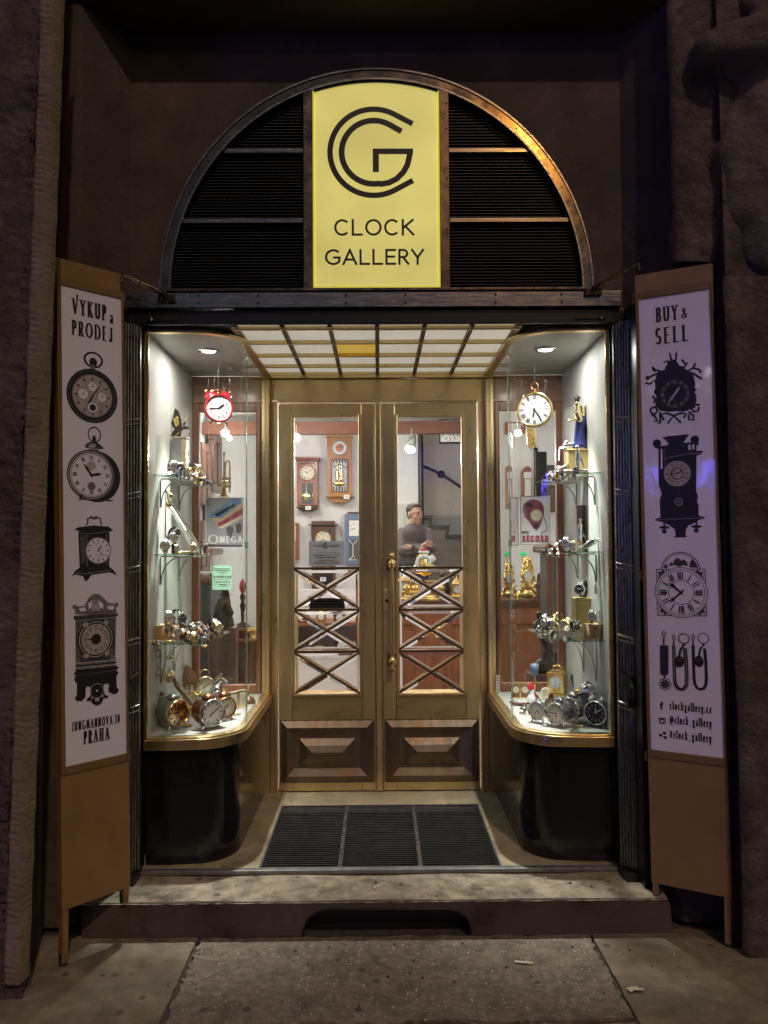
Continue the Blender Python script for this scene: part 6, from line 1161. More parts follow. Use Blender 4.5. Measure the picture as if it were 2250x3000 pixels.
q = onz(1522, 2068, ZF); t = thing('boat_stand', 'dark curved wooden pen stand in front of the arched gold clocks', 'stand', q, R(-20)); m = MB(); m.tube([(-.05, 0, .018), (-.03, 0, .010), (0, 0, .008), (.03, 0, .010), (.05, 0, .018)], [.005, .008, .008, .008, .005], 10); obj('stand', m, 'walnut', t); m = MB(); m.cyl((-.045, -.004, .024), (.05, -.004, .021), .002, n=8); obj('pen', m, 'silver', t)
q = onz(1540, 2092, ZF); t = thing('chain_heap', 'dark brass gear heap at the front left of the right window', 'ornament', q); m = MB(); r = random.Random(6)
for i in range(7): m.torus((r.uniform(-.02, .02), r.uniform(-.01, .01), .004+.005*i), r.uniform(.008, .014), .002, r.choice('xyz'), 14, 6)
obj('gears', m, 'bronze', t)
q = onz(1597, 2050, ZF); t = thing('arched_clock', 'small cream and gold arched clock before the gold carriage clock', 'clock', q, R(-20)); m = MB(); m.prism([(x*.95, z*.8+.0005) for x, z in A_], 0, .02); obj('case', m, 'cream', t, bevel=.003); d = D2(front_fn(0, 0, -.0003)); d.disc(0, .036, .015, m=0); dial(d, 0, .036, .014, 'bars', 8, 1, 1); obj('dial', d.mb, ['gold_pale', 'ink'], t)
q = onz(1567, 2042, ZF); t = thing('goblet', 'slim gold stemmed goblet with a grey blue bowl in the right window', 'goblet', q); hh = at(1567, 1945, q.y).z-ZF; m = MB(); m.lathe([(.022, .0005), (.02, .006), (.005, .015), (.006, hh*.3), (.010, hh*.4), (.004, hh*.6)], n=16); obj('stem', m, 'gold', t); m = MB(); m.lathe([(.004, hh*.6), (.018, hh*.72), (.024, hh*.88), (.021, hh), (.019, hh), (.021, hh*.88), (.004, hh*.63)], n=18); obj('bowl', m, 'blue_clock', t)
card((1454, 1978, 1464, 2045), 4.36, 'price_list', 'narrow white price list on the brass post end of the right window', 'notice', 'white', lambda d, f, W, H: [d.line([f(.2, .1+.13*i), f(.8, .1+.13*i)], H*.05, 0) for i in range(7)], ['ink_mid'], wires=False)

# more of the crowd: watches lying about on the upper shelves, small clocks between the big ones
for sgn, side in ((-1, 'left'), (1, 'right')):
    for nm, z_ in (('top', S1), ('middle', S2)):
        for i in range(7):
            y_ = 3.60 + .09*i; x_ = sgn*(.862 + .05*rnd.random()); put_watch((0, 3, 0, 1, 4, 0, 2)[i], (x_, y_, z_+.003), -sgn*rnd.uniform(10, 80), rnd.choice((0, 75, 85)), rnd.uniform(-20, 20), rnd.uniform(.75, 1.0), f'in the loose row on the {nm} {side} shelf edge', f'watches along the {nm} shelf edge, {side} window')
alarm('tiny silver alarm clock between the copper and cream dialled clocks', 628, 2040, 15, 25, 'silver', 'silver', 'white', 'ink', .6, 'bars', 4, 8, 'one'); alarm('tiny gold alarm clock left of the silver cyclist figure', 582, 2048, 15, 30, 'gold', 'gold', 'cream', 'ink', .6, 'bars', 9, 1, 'twin')
alarm('tiny gold alarm clock before the dark red framed book', 1692, 2046, 16, -28, 'gold', 'gold', 'white', 'ink', .6, 'bars', 5, 10, 'one'); alarm('tiny copper alarm clock just right of the arched cream clock', 1612, 2060, 15, -30, 'copper', 'copper', 'cream', 'ink', .6, 'bars', 3, 11, 'flat')
for i, (px, py, mt, lab) in enumerate(((690, 2096, 'gold_pale', 'pale gold chain on the left window floor by the curved glass'), (598, 2122, 'silver', 'silver chain on the left window floor before the copper clock'), (548, 2128, 'gold', 'gold chain at the front edge of the left window floor'), (1600, 2128, 'silver', 'silver chain at the front edge of the right window floor'), (1690, 2130, 'gold_pale', 'pale gold chain before the silver clocks in the right window'), (1545, 2070, 'silver', 'silver chain beside the dark brass gears in the right window'))): trinket('bead_chain', lab, 'chain', onz(px, py, ZF), mt, 70+i, 14, .02, .004)
# ================================================================== the shop inside
HZ = .157; YW = 10.2; XL, XR = -2.05, 2.5; ZCEIL = 3.02
sp = thing('shop_interior', 'bright white walled shop room seen through the doors and windows', 'room', (0, 7, HZ))
m = MB(); m.box(XL, XR, 4.5, YW+1.6, .02, HZ-.001); obj('interior_floor', m, 'floor_tile', sp, world=True)
xs = at(1232, 1500, YW).x
m = MB(); m.box(XL, xs, YW, YW+.1, HZ, ZCEIL); obj('back_wall', m, 'wall_white', sp, world=True)
m = MB(); m.box(1.34, XR, 9.0, 9.12, HZ, ZCEIL-.002); obj('partition_wall', m, 'wall_white', sp, world=True)
m = MB(); m.box(xs-.1, XR, YW+1.3, YW+1.4, HZ, ZCEIL+1); obj('stair_wall', m, 'wall_grey', sp, world=True)
m = MB(); m.hexa([(XL-.1, 4.5, HZ), (XL, 4.5, HZ), (XL, YW+.1, HZ), (XL-.1, YW+.1, HZ), (XL-.1, 4.5, ZCEIL), (XL, 4.5, ZCEIL), (XL, YW+.1, ZCEIL), (XL-.1, YW+.1, ZCEIL)]); obj('side_wall', m, 'wall_white', sp, world=True)
m = MB(); m.box(XR, XR+.1, 4.5, YW+1.5, HZ, ZCEIL+1); obj('side_wall', m, 'wall_white', sp, world=True)
m = MB(); m.box(XL, XR, 4.5, YW+.1, ZCEIL, ZCEIL+.1); obj('interior_ceiling', m, 'wall_white', sp, world=True)
m = MB(); m.box(XL, XR, 4.52, 4.56, 2.53, ZCEIL); m.box(XL, -1.035, 4.46, 4.56, HZ, 2.529); m.box(1.035, XR, 4.46, 4.56, HZ, 2.529); obj('front_wall', m, 'wall_white', sp, world=True)
# timber beam under the ceiling
b = thing('timber_beam', 'red brown timber beam under the ceiling at the back of the shop', 'beam', (0, 9.4, 2.8))
_, _, z0, z1 = pr(900, 1238, 1100, 1274, 9.4); m = MB(); m.box(XL+.01, XR-.01, 9.3, 9.42, z0, z1); obj('beam_board', m, 'beam_wood', b, world=True, bevel=.004)
# ------------------------------------------- wall clocks on the back wall
def wallclock(name, label, px, D, woodm, parts, depth=.12):
    x0, x1, z0, z1 = pr(*px, D); t = thing(name, label, 'clock', ((x0+x1)/2, D, z0)); parts(t, x0, x1, z0, z1, D); return t
def tagp(t, px, D):
    a, b, c_, d_ = pr(*px, D); m = MB(); m.box(a, b, D-.004, D, c_, d_); tg = obj('price_tag', m, 'white', t, world=True)
    d = D2(front_fn(0, 0, D-.004)); d.line([(a+(b-a)*.2, c_+(d_-c_)*.62), (a+(b-a)*.75, c_+(d_-c_)*.66)], (d_-c_)*.16, 0); d.line([(a+(b-a)*.4, c_+(d_-c_)*.3), (a+(b-a)*.85, c_+(d_-c_)*.33)], (d_-c_)*.12, 0); obj('print', d.mb, 'ink_mid', tg, world=True)
Z5 = lambda x, y: (780+x/3.568, 1080+y/3.568)
Z6 = lambda x, y: (1100+x/3.568, 1080+y/3.568)
def zbox(m, za, zb_, D0, D1, zmap=Z5):
    p, q = zmap(*za), zmap(*zb_); a, b, c_, d_ = pr(p[0], p[1], q[0], q[1], D0); m.box(a, b, D0, D1, c_, d_); return a, b, c_, d_
def pend1(t, x0, x1, z0, z1, D):
    m = MB(); zbox(m, (320, 968), (540, 1432), D, D+.12); obj('case', m, 'cherry', t, world=True, bevel=.008)
    m = MB(); zbox(m, (300, 920), (556, 945), D-.06, D+.12); zbox(m, (312, 946), (548, 967), D-.03, D+.12); obj('cornice', m, 'cherry', t, world=True, bevel=.01)
    m = MB(); zbox(m, (312, 1440), (556, 1455), D-.05, D+.12); zbox(m, (330, 1456), (530, 1472), D-.02, D+.12); zbox(m, (360, 1473), (500, 1490), D+.01, D+.12); obj('base_bracket', m, 'walnut', t, world=True, bevel=.008)
    c = at(*Z5(431, 1090), D); rr = .090; m = MB(); m.lathe([(rr+.012, 0), (rr+.014, -.012), (rr, -.016), (rr-.003, -.006)], (c.x, D, c.z), 'y', 30, caps=False); obj('bezel', m, 'oak', t, world=True)
    d = D2(front_fn(0, 0, D-.005)); d.disc(c.x, c.z, rr, m=0); dial(d, c.x, c.z, rr*.93, 'roman', 10.1, 1.6, 1); obj('dial', d.mb, ['cream', 'ink'], t, world=True)
    m = MB(); a, b_, c0, c1 = zbox(m, (370, 1195), (492, 1412), D-.004, D-.0005); obj('pendulum_door', m, 'shadow_grey', t, world=True)
    p = at(*Z5(420, 1335), D); m = MB(); m.lathe([(0, -.018), (.04, -.014), (.05, -.006)], (p.x, D, p.z), 'y', 20); m.cyl((p.x, D-.008, p.z), (p.x, D-.008, c1-.01), .004, n=6)
    for q in (378, 486): e = at(*Z5(q, 1330), D); m.sph((e.x, D-.01, e.z), (.010, .008, .028), 8)
    obj('pendulum', m, 'gold_pale', t, world=True)
    m = MB(); g0, g1 = at(*Z5(345, 1015), D), at(*Z5(512, 985), D); m.tube([at(*Z5(*p), D-.004) for p in ((345, 1020), (360, 990), (400, 995), (431, 985), (462, 995), (500, 990), (512, 1020))], .008, 6); obj('carving', m, 'walnut', t, world=True)
    tagp(t, Z5(410, 1435)+Z5(468, 1475), D-.052)
wallclock('pendulum_clock', 'smaller reddish pendulum wall clock with white roman dial', (862, 1338, 936, 1497), 10.05, 'cherry', pend1)
def pend2(t, x0, x1, z0, z1, D):
    m = MB(); zbox(m, (636, 715), (895, 1335), D, D+.14); obj('case', m, 'oak', t, world=True, bevel=.006)
    m = MB(); zbox(m, (618, 700), (908, 714), D-.04, D+.14); obj('cornice', m, 'oak', t, world=True, bevel=.006)
    m = MB(); zbox(m, (615, 1336), (925, 1347), D-.06, D+.14); a, b_, c0, c1 = pr(*Z5(640, 1348), *Z5(900, 1398), D); m.prism([(a, c1), (a+.06, c0), (b_-.06, c0), (b_, c1)], D-.01, D+.14); obj('base_bracket', m, 'oak', t, world=True, bevel=.006)
    c = at(*Z5(766, 828), D); rr = .088; m = MB(); m.lathe([(rr+.006, 0), (rr+.008, -.01), (rr, -.012), (rr-.003, -.004)], (c.x, D, c.z), 'y', 30, caps=False); obj('bezel', m, 'pewter', t, world=True)
    d = D2(front_fn(0, 0, D-.003)); d.disc(c.x, c.z, rr, m=1); d.disc(c.x, c.z, rr*.55, m=2)
    for i in range(12): x, y = math.sin(R(i*30)), math.cos(R(i*30)); d.disc(c.x+rr*.77*x, c.z+rr*.77*y, rr*.16, m=0, n=12); d.line([(c.x+rr*.68*x, c.z+rr*.68*y), (c.x+rr*.86*x, c.z+rr*.86*y)], .006, 3)
    hand(d, c.x, c.z, 9.2, .05, .005, 3); hand(d, c.x, c.z, 2.4, .06, .004, 3); obj('dial', d.mb, ['white', 'pewter', 'copper', 'ink'], t, world=True)
    d = D2(front_fn(0, 0, D-.001)); A, B, c0, c1 = pr(*Z5(695, 742), *Z5(850, 910), D)
    for i in range(12):
        q = (i+.5)/12
        d.disc(A+(B-A)*q, c0, .005, m=0, n=8)
        d.disc(B, c0+(c1-c0)*q, .005, m=0, n=8)
        if i % 2: d.disc(A+(B-A)*q, c1, .007, m=1, n=8)
    obj('inlay', d.mb, ['tan_card', 'walnut'], t, world=True)
    m = MB(); a, b_, c0, c1 = zbox(m, (688, 955), (845, 1280), D-.003, D-.0005); pg = obj('door_glass', m, 'panel_grey', t, world=True)
    m = MB()
    for q in ((677, 945, 688, 1290), (845, 945, 857, 1290), (688.5, 945, 844.5, 955), (688.5, 1280, 844.5, 1290)): zbox(m, q[:2], q[2:], D-.012, D-.001)
    obj('door_frame', m, 'walnut', t, world=True)
    m = MB()
    for q in (742, 786): p0, p1 = at(*Z5(q, 1160), D), at(*Z5(q, 1075), D); m.cyl((p0.x, D-.02, p0.z), (p1.x, D-.02, p1.z), .018, n=12); p2 = at(*Z5(q, 985), D); m.cyl((p1.x, D-.02, p1.z), (p1.x, D-.02, p2.z), .003, n=6)
    obj('weight', m, 'gold_pale', t, world=True)
    p = at(*Z5(765, 1200), D); m = MB(); m.lathe([(0, -.02), (.055, -.014), (.066, -.006)], (p.x, D, p.z), 'y', 22, sy=.62); p2 = at(*Z5(765, 990), D); m.cyl((p.x, D-.012, p.z), (p.x, D-.012, p2.z), .004, n=6); obj('pendulum', m, 'gold', t, world=True)
    m = MB()
    for pts in ([(690, 1010), (720, 1030), (745, 1010), (765, 1000), (790, 1010), (812, 1030), (842, 1030)], [(692, 1195), (720, 1215), (765, 1225), (812, 1212), (842, 1210)]): m.tube([at(*Z5(*p_), D-.016) for p_ in pts], .004, 6)
    for q in (705, 735, 765, 795, 825): m.cyl(at(*Z5(q, 955), D-.008), at(*Z5(q, 985), D-.008), .007, n=6); m.cyl(at(*Z5(q, 1235), D-.008), at(*Z5(q, 1278), D-.008), .007, n=6)
    obj('leading', m, 'bronze_dark', t, world=True)
    tagp(t, Z5(810, 1320)+Z5(868, 1362), D-.064)
wallclock('pendulum_clock', 'tall oak pendulum wall clock with silver dial and two brass weights', (953, 1277, 1040, 1472), 10.03, 'oak', pend2)
def pend3(t, x0, x1, z0, z1, D):
    m = MB(); zbox(m, (472, 1636), (720, 2330), D, D+.12); obj('case', m, 'walnut', t, world=True, bevel=.006)
    m = MB(); zbox(m, (470, 1590), (716, 1622), D-.02, D+.12); zbox(m, (437, 1622), (752, 1635), D-.06, D+.12); zbox(m, (455, 2331), (735, 2350), D-.05, D+.12); obj('cornice', m, 'walnut', t, world=True, bevel=.008)
    c = at(*Z5(597, 1785), D); rr = .10; m = MB(); m.lathe([(rr, 0), (rr+.004, -.014), (rr-.008, -.016), (rr-.012, -.004)], (c.x, D, c.z), 'y', 30, caps=False); obj('bezel', m, 'gold_pale', t, world=True)
    d = D2(front_fn(0, 0, D-.004)); d.disc(c.x, c.z, rr-.010, m=0); dial(d, c.x, c.z, rr*.85, 'arabic', 8, 4, 1); obj('dial', d.mb, ['cream', 'ink'], t, world=True)
    m = MB(); zbox(m, (505, 1690), (690, 1697), D-.006, D-.0005); zbox(m, (500, 2080), (695, 2250), D-.006, D-.0005); obj('carving', m, 'bronze_dark', t, world=True)
    p, q = Z5(590, 2205), Z5(640, 2235); tagp(t, (938, 1691, 955, 1703), D-.01)
wallclock('wall_clock', 'dark brown wall clock with stepped cornice, half hidden by the opening hours notice', (902, 1525, 990, 1735), 10.05, 'walnut', pend3)
def pend4(t, x0, x1, z0, z1, D):
    m = MB(); zbox(m, (822, 1515), (1000, 2050), D, D+.1); obj('case', m, 'blue_clock', t, world=True, bevel=.006)
    m = MB(); zbox(m, (848, 1497), (985, 1514), D-.01, D+.1); obj('top', m, 'walnut', t, world=True)
    d = D2(front_fn(0, 0, D-.002)); p0, p1 = at(*Z5(868, 1748), D), at(*Z5(985, 1588), D); d.poly([(p0.x, p0.z), (p1.x, p0.z), (p1.x, p1.z), (p0.x, p1.z)], 0); c = ((p0.x+p1.x)/2, (p0.z+p1.z)/2)
    dial(d, *c, .075, 'arabic', 8, 8.2, 1); obj('dial', d.mb, ['white', 'ink'], t, world=True)
    m = MB(); zbox(m, (862, 1790), (985, 2000), D-.004, D-.0005); obj('pendulum_door', m, 'shadow_grey', t, world=True)
    m = MB()
    for pts in ([(865, 1795), (907, 1840), (950, 1795)], [(907, 1840), (907, 1955)], [(865, 2000), (907, 1958), (950, 2000), (865, 2000)]): m.tube([at(*Z5(*p_), D-.008) for p_ in pts], .006, 6)
    obj('lattice', m, 'white', t, world=True)
wallclock('wall_clock', 'blue grey wall clock with square white dial at the edge of the left door glass', (1010, 1500, 1060, 1660), 10.05, '', pend4)
def pend5(t, x0, x1, z0, z1, D):
    m = MB(); zbox(m, (200, 1612), (340, 2005), D, D+.1); obj('case', m, 'cherry', t, world=True, bevel=.006)
    m = MB(); zbox(m, (215, 1640), (308, 1800), D-.004, D-.0005); obj('dial', m, 'cream', t, world=True)
wallclock('wall_clock', 'red brown wall clock whose edge shows left in the left door glass', (850, 1530, 876, 1643), 10.05, '', pend5)
def sqc(t, x0, x1, z0, z1, D):
    m = MB(); m.box(x0, x1, D, D+.06, z0, z1); obj('case', m, 'ink', t, world=True, bevel=.006); d = D2(front_fn(0, 0, D-.001)); d.poly([(x0+.015, z0+.02), (x1-.015, z0+.02), (x1-.015, z1-.015), (x0+.015, z1-.015)], 0); c = ((x0+x1)/2, (z0+z1)/2); dial(d, *c, (x1-x0)*.46, 'bars', 6.1, 4.8, 1, wt=.05); obj('dial', d.mb, ['white', 'ink'], t, world=True)
wallclock('office_clock', 'square white office clock with black hands high above the stairs', (1287, 1228, 1352, 1299), 9.6, '', sqc)
# spot lights
def spot(label, px, py, D, aim, e, sc=1):
    p = at(px, py, D); t = thing('spotlight', label, 'light', p); ax = (Vector(aim)-p).normalized(); q = ax.to_track_quat('-Z', 'Y').to_matrix().to_4x4()
    m = MB(); m.T = q; m.lathe([(.028, .10), (.034, .105), (.048, 0), (.062, -.10), (.058, -.10)], n=20); m.T = Matrix.Identity(4); m.cyl((0, 0, .02), (0, 0, .16), .008, n=8); obj('shade', m, 'steel', t)
    m = MB(); m.T = q; m.lathe([(0, -.101), (.054, -.098), (.0575, -.094)], n=20); obj('lens', m, 'shop_lamp', t)
    ld = bpy.data.lights.new('spotlight_beam', 'POINT'); ld.energy = e; ld.color = (1, .95, .90); ld.shadow_soft_size = .08; lo = bpy.data.objects.new('spotlight_beam', ld); COL.objects.link(lo); lo.parent = t; lo.location = ax*.19; t.scale = (sc,)*3
E = 40
spot('silver spotlight with glowing lens under the beam in the right door glass', 1206, 1298, 8.6, (0, 7.5, 1.0), E)
spot('glowing spotlight under the beam at the left edge of the left door glass', 868, 1279, 8.8, (-.6, 3, .9), E, .8)
spot('upper spotlight seen just below the red alarm clock', 660, 1262, 6.4, (-.9, 3, .4), E*.8, .48)
spot('lower small spotlight below the red alarm clock', 672, 1280, 9.0, (-.9, 3, .4), E*.6, .5)
spot('spotlight behind the right display window near the round gold clock', 1516, 1262, 6.0, (.8, 3, .6), E*.8, .45)
# stairs
stp = thing('staircase', 'dark staircase descending to the right behind the man', 'staircase', (1, YW+.6, HZ))
D = 10.0
sp_ = [Z6(*p) for p in ((485, 1532), (600, 1532), (590, 1635), (780, 1635), (765, 1735), (1100, 1735))]
top = [at(*p, D) for p in sp_]
m = MB(); poly = [(p.x, p.z) for p in top]; poly[-1] = (XR-.05, poly[-1][1]); poly += [(XR-.05, HZ), (poly[0][0], HZ)]; m.prism(poly[::-1], D+.02, D+1.2); obj('flight', m, 'stair_board', stp, world=True)
m = MB(); wdt = .042
q = [(p.x, p.z) for p in top]; q[-1] = (XR-.06, q[-1][1]); xs0 = q[0][0]
ins = [(q[0][0], q[0][1]-wdt), (q[1][0]-wdt, q[1][1]-wdt), (q[2][0]-wdt, q[2][1]-wdt), (q[3][0]-wdt, q[3][1]-wdt), (q[4][0]-wdt, q[4][1]-wdt), (q[5][0], q[5][1]-wdt)]
for i in range(5): m.prism([q[i], q[i+1], ins[i+1], ins[i]][::-1], D-.01, D+.0195)
obj('stringer', m, 'stair_dark', stp, world=True)
m = MB(); a = at(*Z6(468, 700), D); m.cyl((a.x, D-.06, HZ), (a.x, D-.06, 2.9), .035, n=14); obj('newel_post', m, 'stair_dark', stp, world=True)
m = MB(); p = [at(*Z6(*k_), D+.9) for k_ in ((480, 1012), (600, 1062), (688, 1105), (785, 1165), (900, 1245), (1100, 1370))]; m.tube(p, .020, 10); c = p[2]; m.sph(c, .055, 14); obj('handrail', m, 'stair_dark', stp, world=True)
# pale door in the back wall
pd = thing('panelled_door', 'pale cream panelled door in the white wall behind the man', 'door', (.35, YW, HZ)); x0, x1, z0, z1 = pr(1150, 1475, 1226, 1700, YW-.02); m = MB(); m.box(x0, x1, YW-.04, YW-.001, HZ, z1); obj('leaf', m, 'pale_door', pd, world=True, bevel=.004)
m = MB(); a, b_, c0, c1 = pr(1152, 1496, 1186, 1680, YW-.04); m.box(a, b_, YW-.052, YW-.0405, c0, c1); obj('raised_panel', m, 'pale_door', pd, world=True, bevel=.008)
# counter
cn = thing('sales_counter', 'long brown panelled wooden counter across the right half of the shop', 'counter', (.9, 6.9, HZ))
x0 = at(1130, 1750, 6.8).x; x1 = at(1592, 1757, 6.8).x; zt = at(1540, 1757, 6.8).z
m = MB(); m.box(x0, x1, 6.84, 7.35, HZ, zt-.035); obj('body', m, 'counter_wood', cn, world=True)
m = MB(); m.box(x0-.03, x1+.03, 6.79, 7.4, zt-.0345, zt); obj('worktop', m, 'walnut', cn, world=True, bevel=.006)
n = 5; w_ = (x1-x0)/n
for i in range(n):
    m = MB(); a, b_ = x0+i*w_+.03, x0+(i+1)*w_-.03; m.box(a, b_, 6.826, 6.8395, HZ+.1, zt-.26); m.box(a, b_, 6.826, 6.8395, zt-.21, zt-.07); obj('front_panel', m, 'counter_wood', cn, world=True, bevel=.01)
m = MB(); m.box(x0, x1, 6.81, 6.8395, HZ+.001, HZ+.08); obj('plinth', m, 'walnut', cn, world=True)
# gold mantel clock with an angel on the counter, small things beside it
D = 6.9; p = at(1240, 1757, D)
gc = thing('mantel_clock', 'ornate gold mantel clock carrying a seated angel with red cap and white scarf', 'clock', (p.x, D, zt)); g = p.x
zz = lambda y: at(1240, y, D).z
m = MB(); bz = zz(1700); m.lathe([(.20, 0), (.20, .02), (.17, .03), (.165, .05), (.19, .06), (.19, .075), (.14, .09)], (0, 0, 0), 'z', 28, sy=.55)
for x in (-.14, -.07, .07, .14): m.sph((x, -.06, .10), (.04, .03, .035), 10)
m.box(-.115, .115, -.07, .07, .08, bz-zt); obj('base', m, 'gold', gc, bevel=.006)
d = D2(front_fn(0, 0, -.072)); d.disc(0, (bz-zt)*.6, .048, m=0); dial(d, 0, (bz-zt)*.6, .044, 'roman', 10, 2, 1); obj('dial', d.mb, ['white', 'ink'], gc)
K = 6.9/F; A0 = at(1240, 1700, D)
def zz6(x, y, dy=0): q = at(*Z6(x, y), D); return Vector((q.x-g, dy, q.z-zt))
m = MB()
for a, b_, r0, r1 in (((505, 1985), (505, 2040), .050, .060), ((470, 2080), (580, 2085), .05, .04), ((505, 2040), (520, 2085), .065, .07), ((440, 2090), (560, 2100), .045, .05), ((480, 2000), (455, 2040), .026, .02), ((535, 2000), (555, 2040), .026, .02)): m.cap(zz6(*a), zz6(*b_), r0, r1)
m.sph(zz6(510, 1945), (.036, .036, .046)); obj('angel_body', m, 'gold', gc, remesh=.008)
m = MB()
for s_ in (0, 1):
    pts = [(445, 2080), (425, 2000), (440, 1940), (465, 1960), (480, 2010)] if not s_ else [(545, 1950), (565, 1960), (560, 2010), (540, 2020)]
    q = [zz6(*p_) for p_ in pts]; m.prism([(v.x, v.z) for v in q], .03, .045)
obj('wing', m, 'gold', gc, bevel=.006)
m = MB()
for a, b_, r0, r1 in (((500, 1960), (525, 1965), .026, .026), ((440, 1990), (430, 2060), .024, .03), ((480, 1965), (440, 1990), .026, .024), ((530, 1965), (560, 1990), .026, .024), ((560, 1990), (590, 1965), .03, .028), ((590, 1965), (605, 1990), .026, .03), ((560, 2030), (590, 2010), .026, .02)): m.cap(zz6(*a, -.045), zz6(*b_, -.045), r0*.68, r1*.68)
obj('scarf', m, 'white', gc, remesh=.008)
m = MB(); c = zz6(505, 1918); m.lathe([(.040, 0), (.036, .02), (.02, .034), (0, .038)], c, 'z', 16); obj('cap', m, 'red_paint', gc)
m = MB(); m.torus(c, .038, .011, 'z'); obj('cap_brim', m, 'white', gc)
for i, (px, w_, mt, h_, lab, nm) in enumerate(((1188, .10, 'gold', .20, 'gold carved clock case at the left end of the counter', 'carved_clock'), (1300, .10, 'bronze_dark', .22, 'small dark bronze bust on the counter right of the gold angel clock', 'bust'), (1338, .06, 'gold', .17, 'small gold clock near the right edge of the right door glass', 'small_clock'))):
    q = at(px, 1757, 7.0); t = thing(nm, lab, 'clock' if mt == 'gold' else 'bust', (q.x, 7.0, zt))
    if mt == 'gold':
        m = MB(); m.box(-w_, w_, -.06, .06, 0, .03); m.box(-w_*.8, w_*.8, -.05, .05, .03, h_*.8); m.lathe([(w_*.7, h_*.8), (w_*.5, h_*.9), (w_*.15, h_), (w_*.1, h_*1.1), (0, h_*1.15)], n=16); obj('case', m, mt, t, bevel=.006); d = D2(front_fn(0, 0, -.051)); d.disc(0, h_*.48, w_*.5, m=0); dial(d, 0, h_*.48, w_*.46, 'bars', 4, 11, 1); obj('dial', d.mb, ['white', 'ink'], t)
    else:
        m = MB(); m.box(-.05, .05, -.04, .04, 0, .05); m.cap((0, 0, .07), (0, 0, .12), .065, .05); m.sph((0, -.01, .18), (.04, .045, .055)); obj('figure', m, mt, t, remesh=.008)
# ------------------------------------------- the man
D = 8.5; Zp = lambda x, y, dy=0.0: at(*Z6(x, y), D+dy)
o = at(1212, 1700, D); man = thing('person', 'man in brown long sleeved jumper standing with folded arms looking aside', 'person', (o.x, D, HZ))
b = MB()
chest = Zp(415, 1760); hip = Zp(365, 2010); neck0 = Zp(392, 1660); head = Zp(408, 1525)
sl, sr = Zp(283, 1712, .05), Zp(538, 1716, -.02); hl, hr = hip+Vector((-.09, 0, -.05)), hip+Vector((.10, 0, -.05))
el, er = Zp(262, 1905, -.10), Zp(585, 1880, -.12); wl, wr = Zp(480, 1890, -.27), Zp(345, 1868, -.25)
fl_, fr_ = Vector((hl.x-.02, D, HZ+.05)), Vector((hr.x+.03, D, HZ+.05)); kl, kr = (hl+fl_)/2, (hr+fr_)/2
def torso(m, e):
    m.sph(chest+Vector((0, 0, .02)), (.148+e, .092+e, .125+e), 20); m.sph((chest+hip)/2, (.140+e, .090+e, .17+e), 20); m.sph(hip, (.142+e, .095+e, .13+e), 20)
    m.cap(sl, sr, .050+e, .050+e); m.cap(sl*.5+neck0*.5-Vector((0, 0, .015)), sr*.5+neck0*.5-Vector((0, 0, .015)), .044+e, .044+e)
    m.cap(sl, el, .048+e, .040+e); m.cap(sr, er, .048+e, .040+e)
torso(b, 0)
for a, c, r0, r1 in ((el, wl, .042, .027), (er, wr, .042, .027), (hl, kl, .080, .055), (hr, kr, .080, .055), (kl, fl_, .052, .038), (kr, fr_, .052, .038), (fl_, fl_+Vector((-.01, -.16, -.01)), .038, .03), (fr_, fr_+Vector((.05, -.15, -.01)), .038, .03)): b.cap(a, c, r0, r1, 14)
b.cap(neck0-Vector((0, 0, .02)), head-Vector((.012, -.012, .05)), .047, .045, 14)
# head turned towards the right of the picture
hm = Matrix.Translation(head) @ Matrix.Rotation(R(38), 4, 'Z')
b.T = hm
b.sph((0, 0, .025), (.066, .088, .090), 20); b.sph((0, -.018, -.035), (.052, .072, .076), 18); b.cap((0, -.060, -.088), (0, -.045, -.07), .026, .035); b.sph((0, -.072, -.06), (.032, .022, .03), 12)
b.cap((0, -.086, .012), (0, -.101, -.024), .008, .0115, 8); b.cap((-.032, -.080, .022), (.032, -.080, .022), .015, .015, 8)
for s_ in (-1, 1): b.sph((s_*.028, -.083, .004), (.013, .008, .009), 10); b.sph((s_*.066, .012, -.005), (.010, .019, .032), 10); b.sph((s_*.034, -.056, -.025), (.020, .024, .024), 10)
b.cap((-.020, -.092, -.052), (.020, -.092, -.052), .006, .006, 8); b.cap((-.016, -.091, -.061), (.016, -.091, -.061), .007, .007, 8)
b.T = Matrix.Identity(4)
def hand3(w0, dirx, up, k):       # palm and five curled fingers resting on the other arm
    d_ = Vector(dirx).normalized(); u_ = Vector(up).normalized()
    pc = w0 + d_*.05*k; b.cap(w0+d_*.01+u_*.016*k, pc+d_*.02*k+u_*.022*k, .017, .014, 8); b.cap(w0+d_*.01-u_*.014*k, pc+d_*.02*k-u_*.020*k, .017, .014, 8)
    for i, (o_, L) in enumerate(((.032, .066), (.011, .076), (-.010, .070), (-.030, .054))):
        k0 = pc + d_*.02*k + u_*o_*k; k1 = k0 + d_*L*.5*k + Vector((0, -.010, 0)); k2 = k1 + d_*L*.4*k + Vector((0, .016, -.006)); b.cap(k0, k1, .0088, .0082, 8); b.cap(k1, k2, .0080, .0072, 8)
    t0 = w0 + d_*.025*k + u_*.026*k; t1 = t0 + d_*.03*k + u_*.022*k + Vector((0, -.008, 0)); b.cap(t0, t1, .0105, .009, 8); b.cap(t1, t1+d_*.026*k+u_*.004, .009, .0078, 8)
hR = Zp(505, 1845, -.29); hand3(hR, (1, .35, .16), (.0, 0, 1), .72); hL = Zp(362, 1868, -.27); hand3(hL, (-.9, .5, .05), (0, 0, 1), .55)
b.cap(wl, hR, .026, .024); b.cap(wr, hL, .026, .024)
obj('body', b, 'skin', man, world=True, remesh=.0062, smooth_it=2)
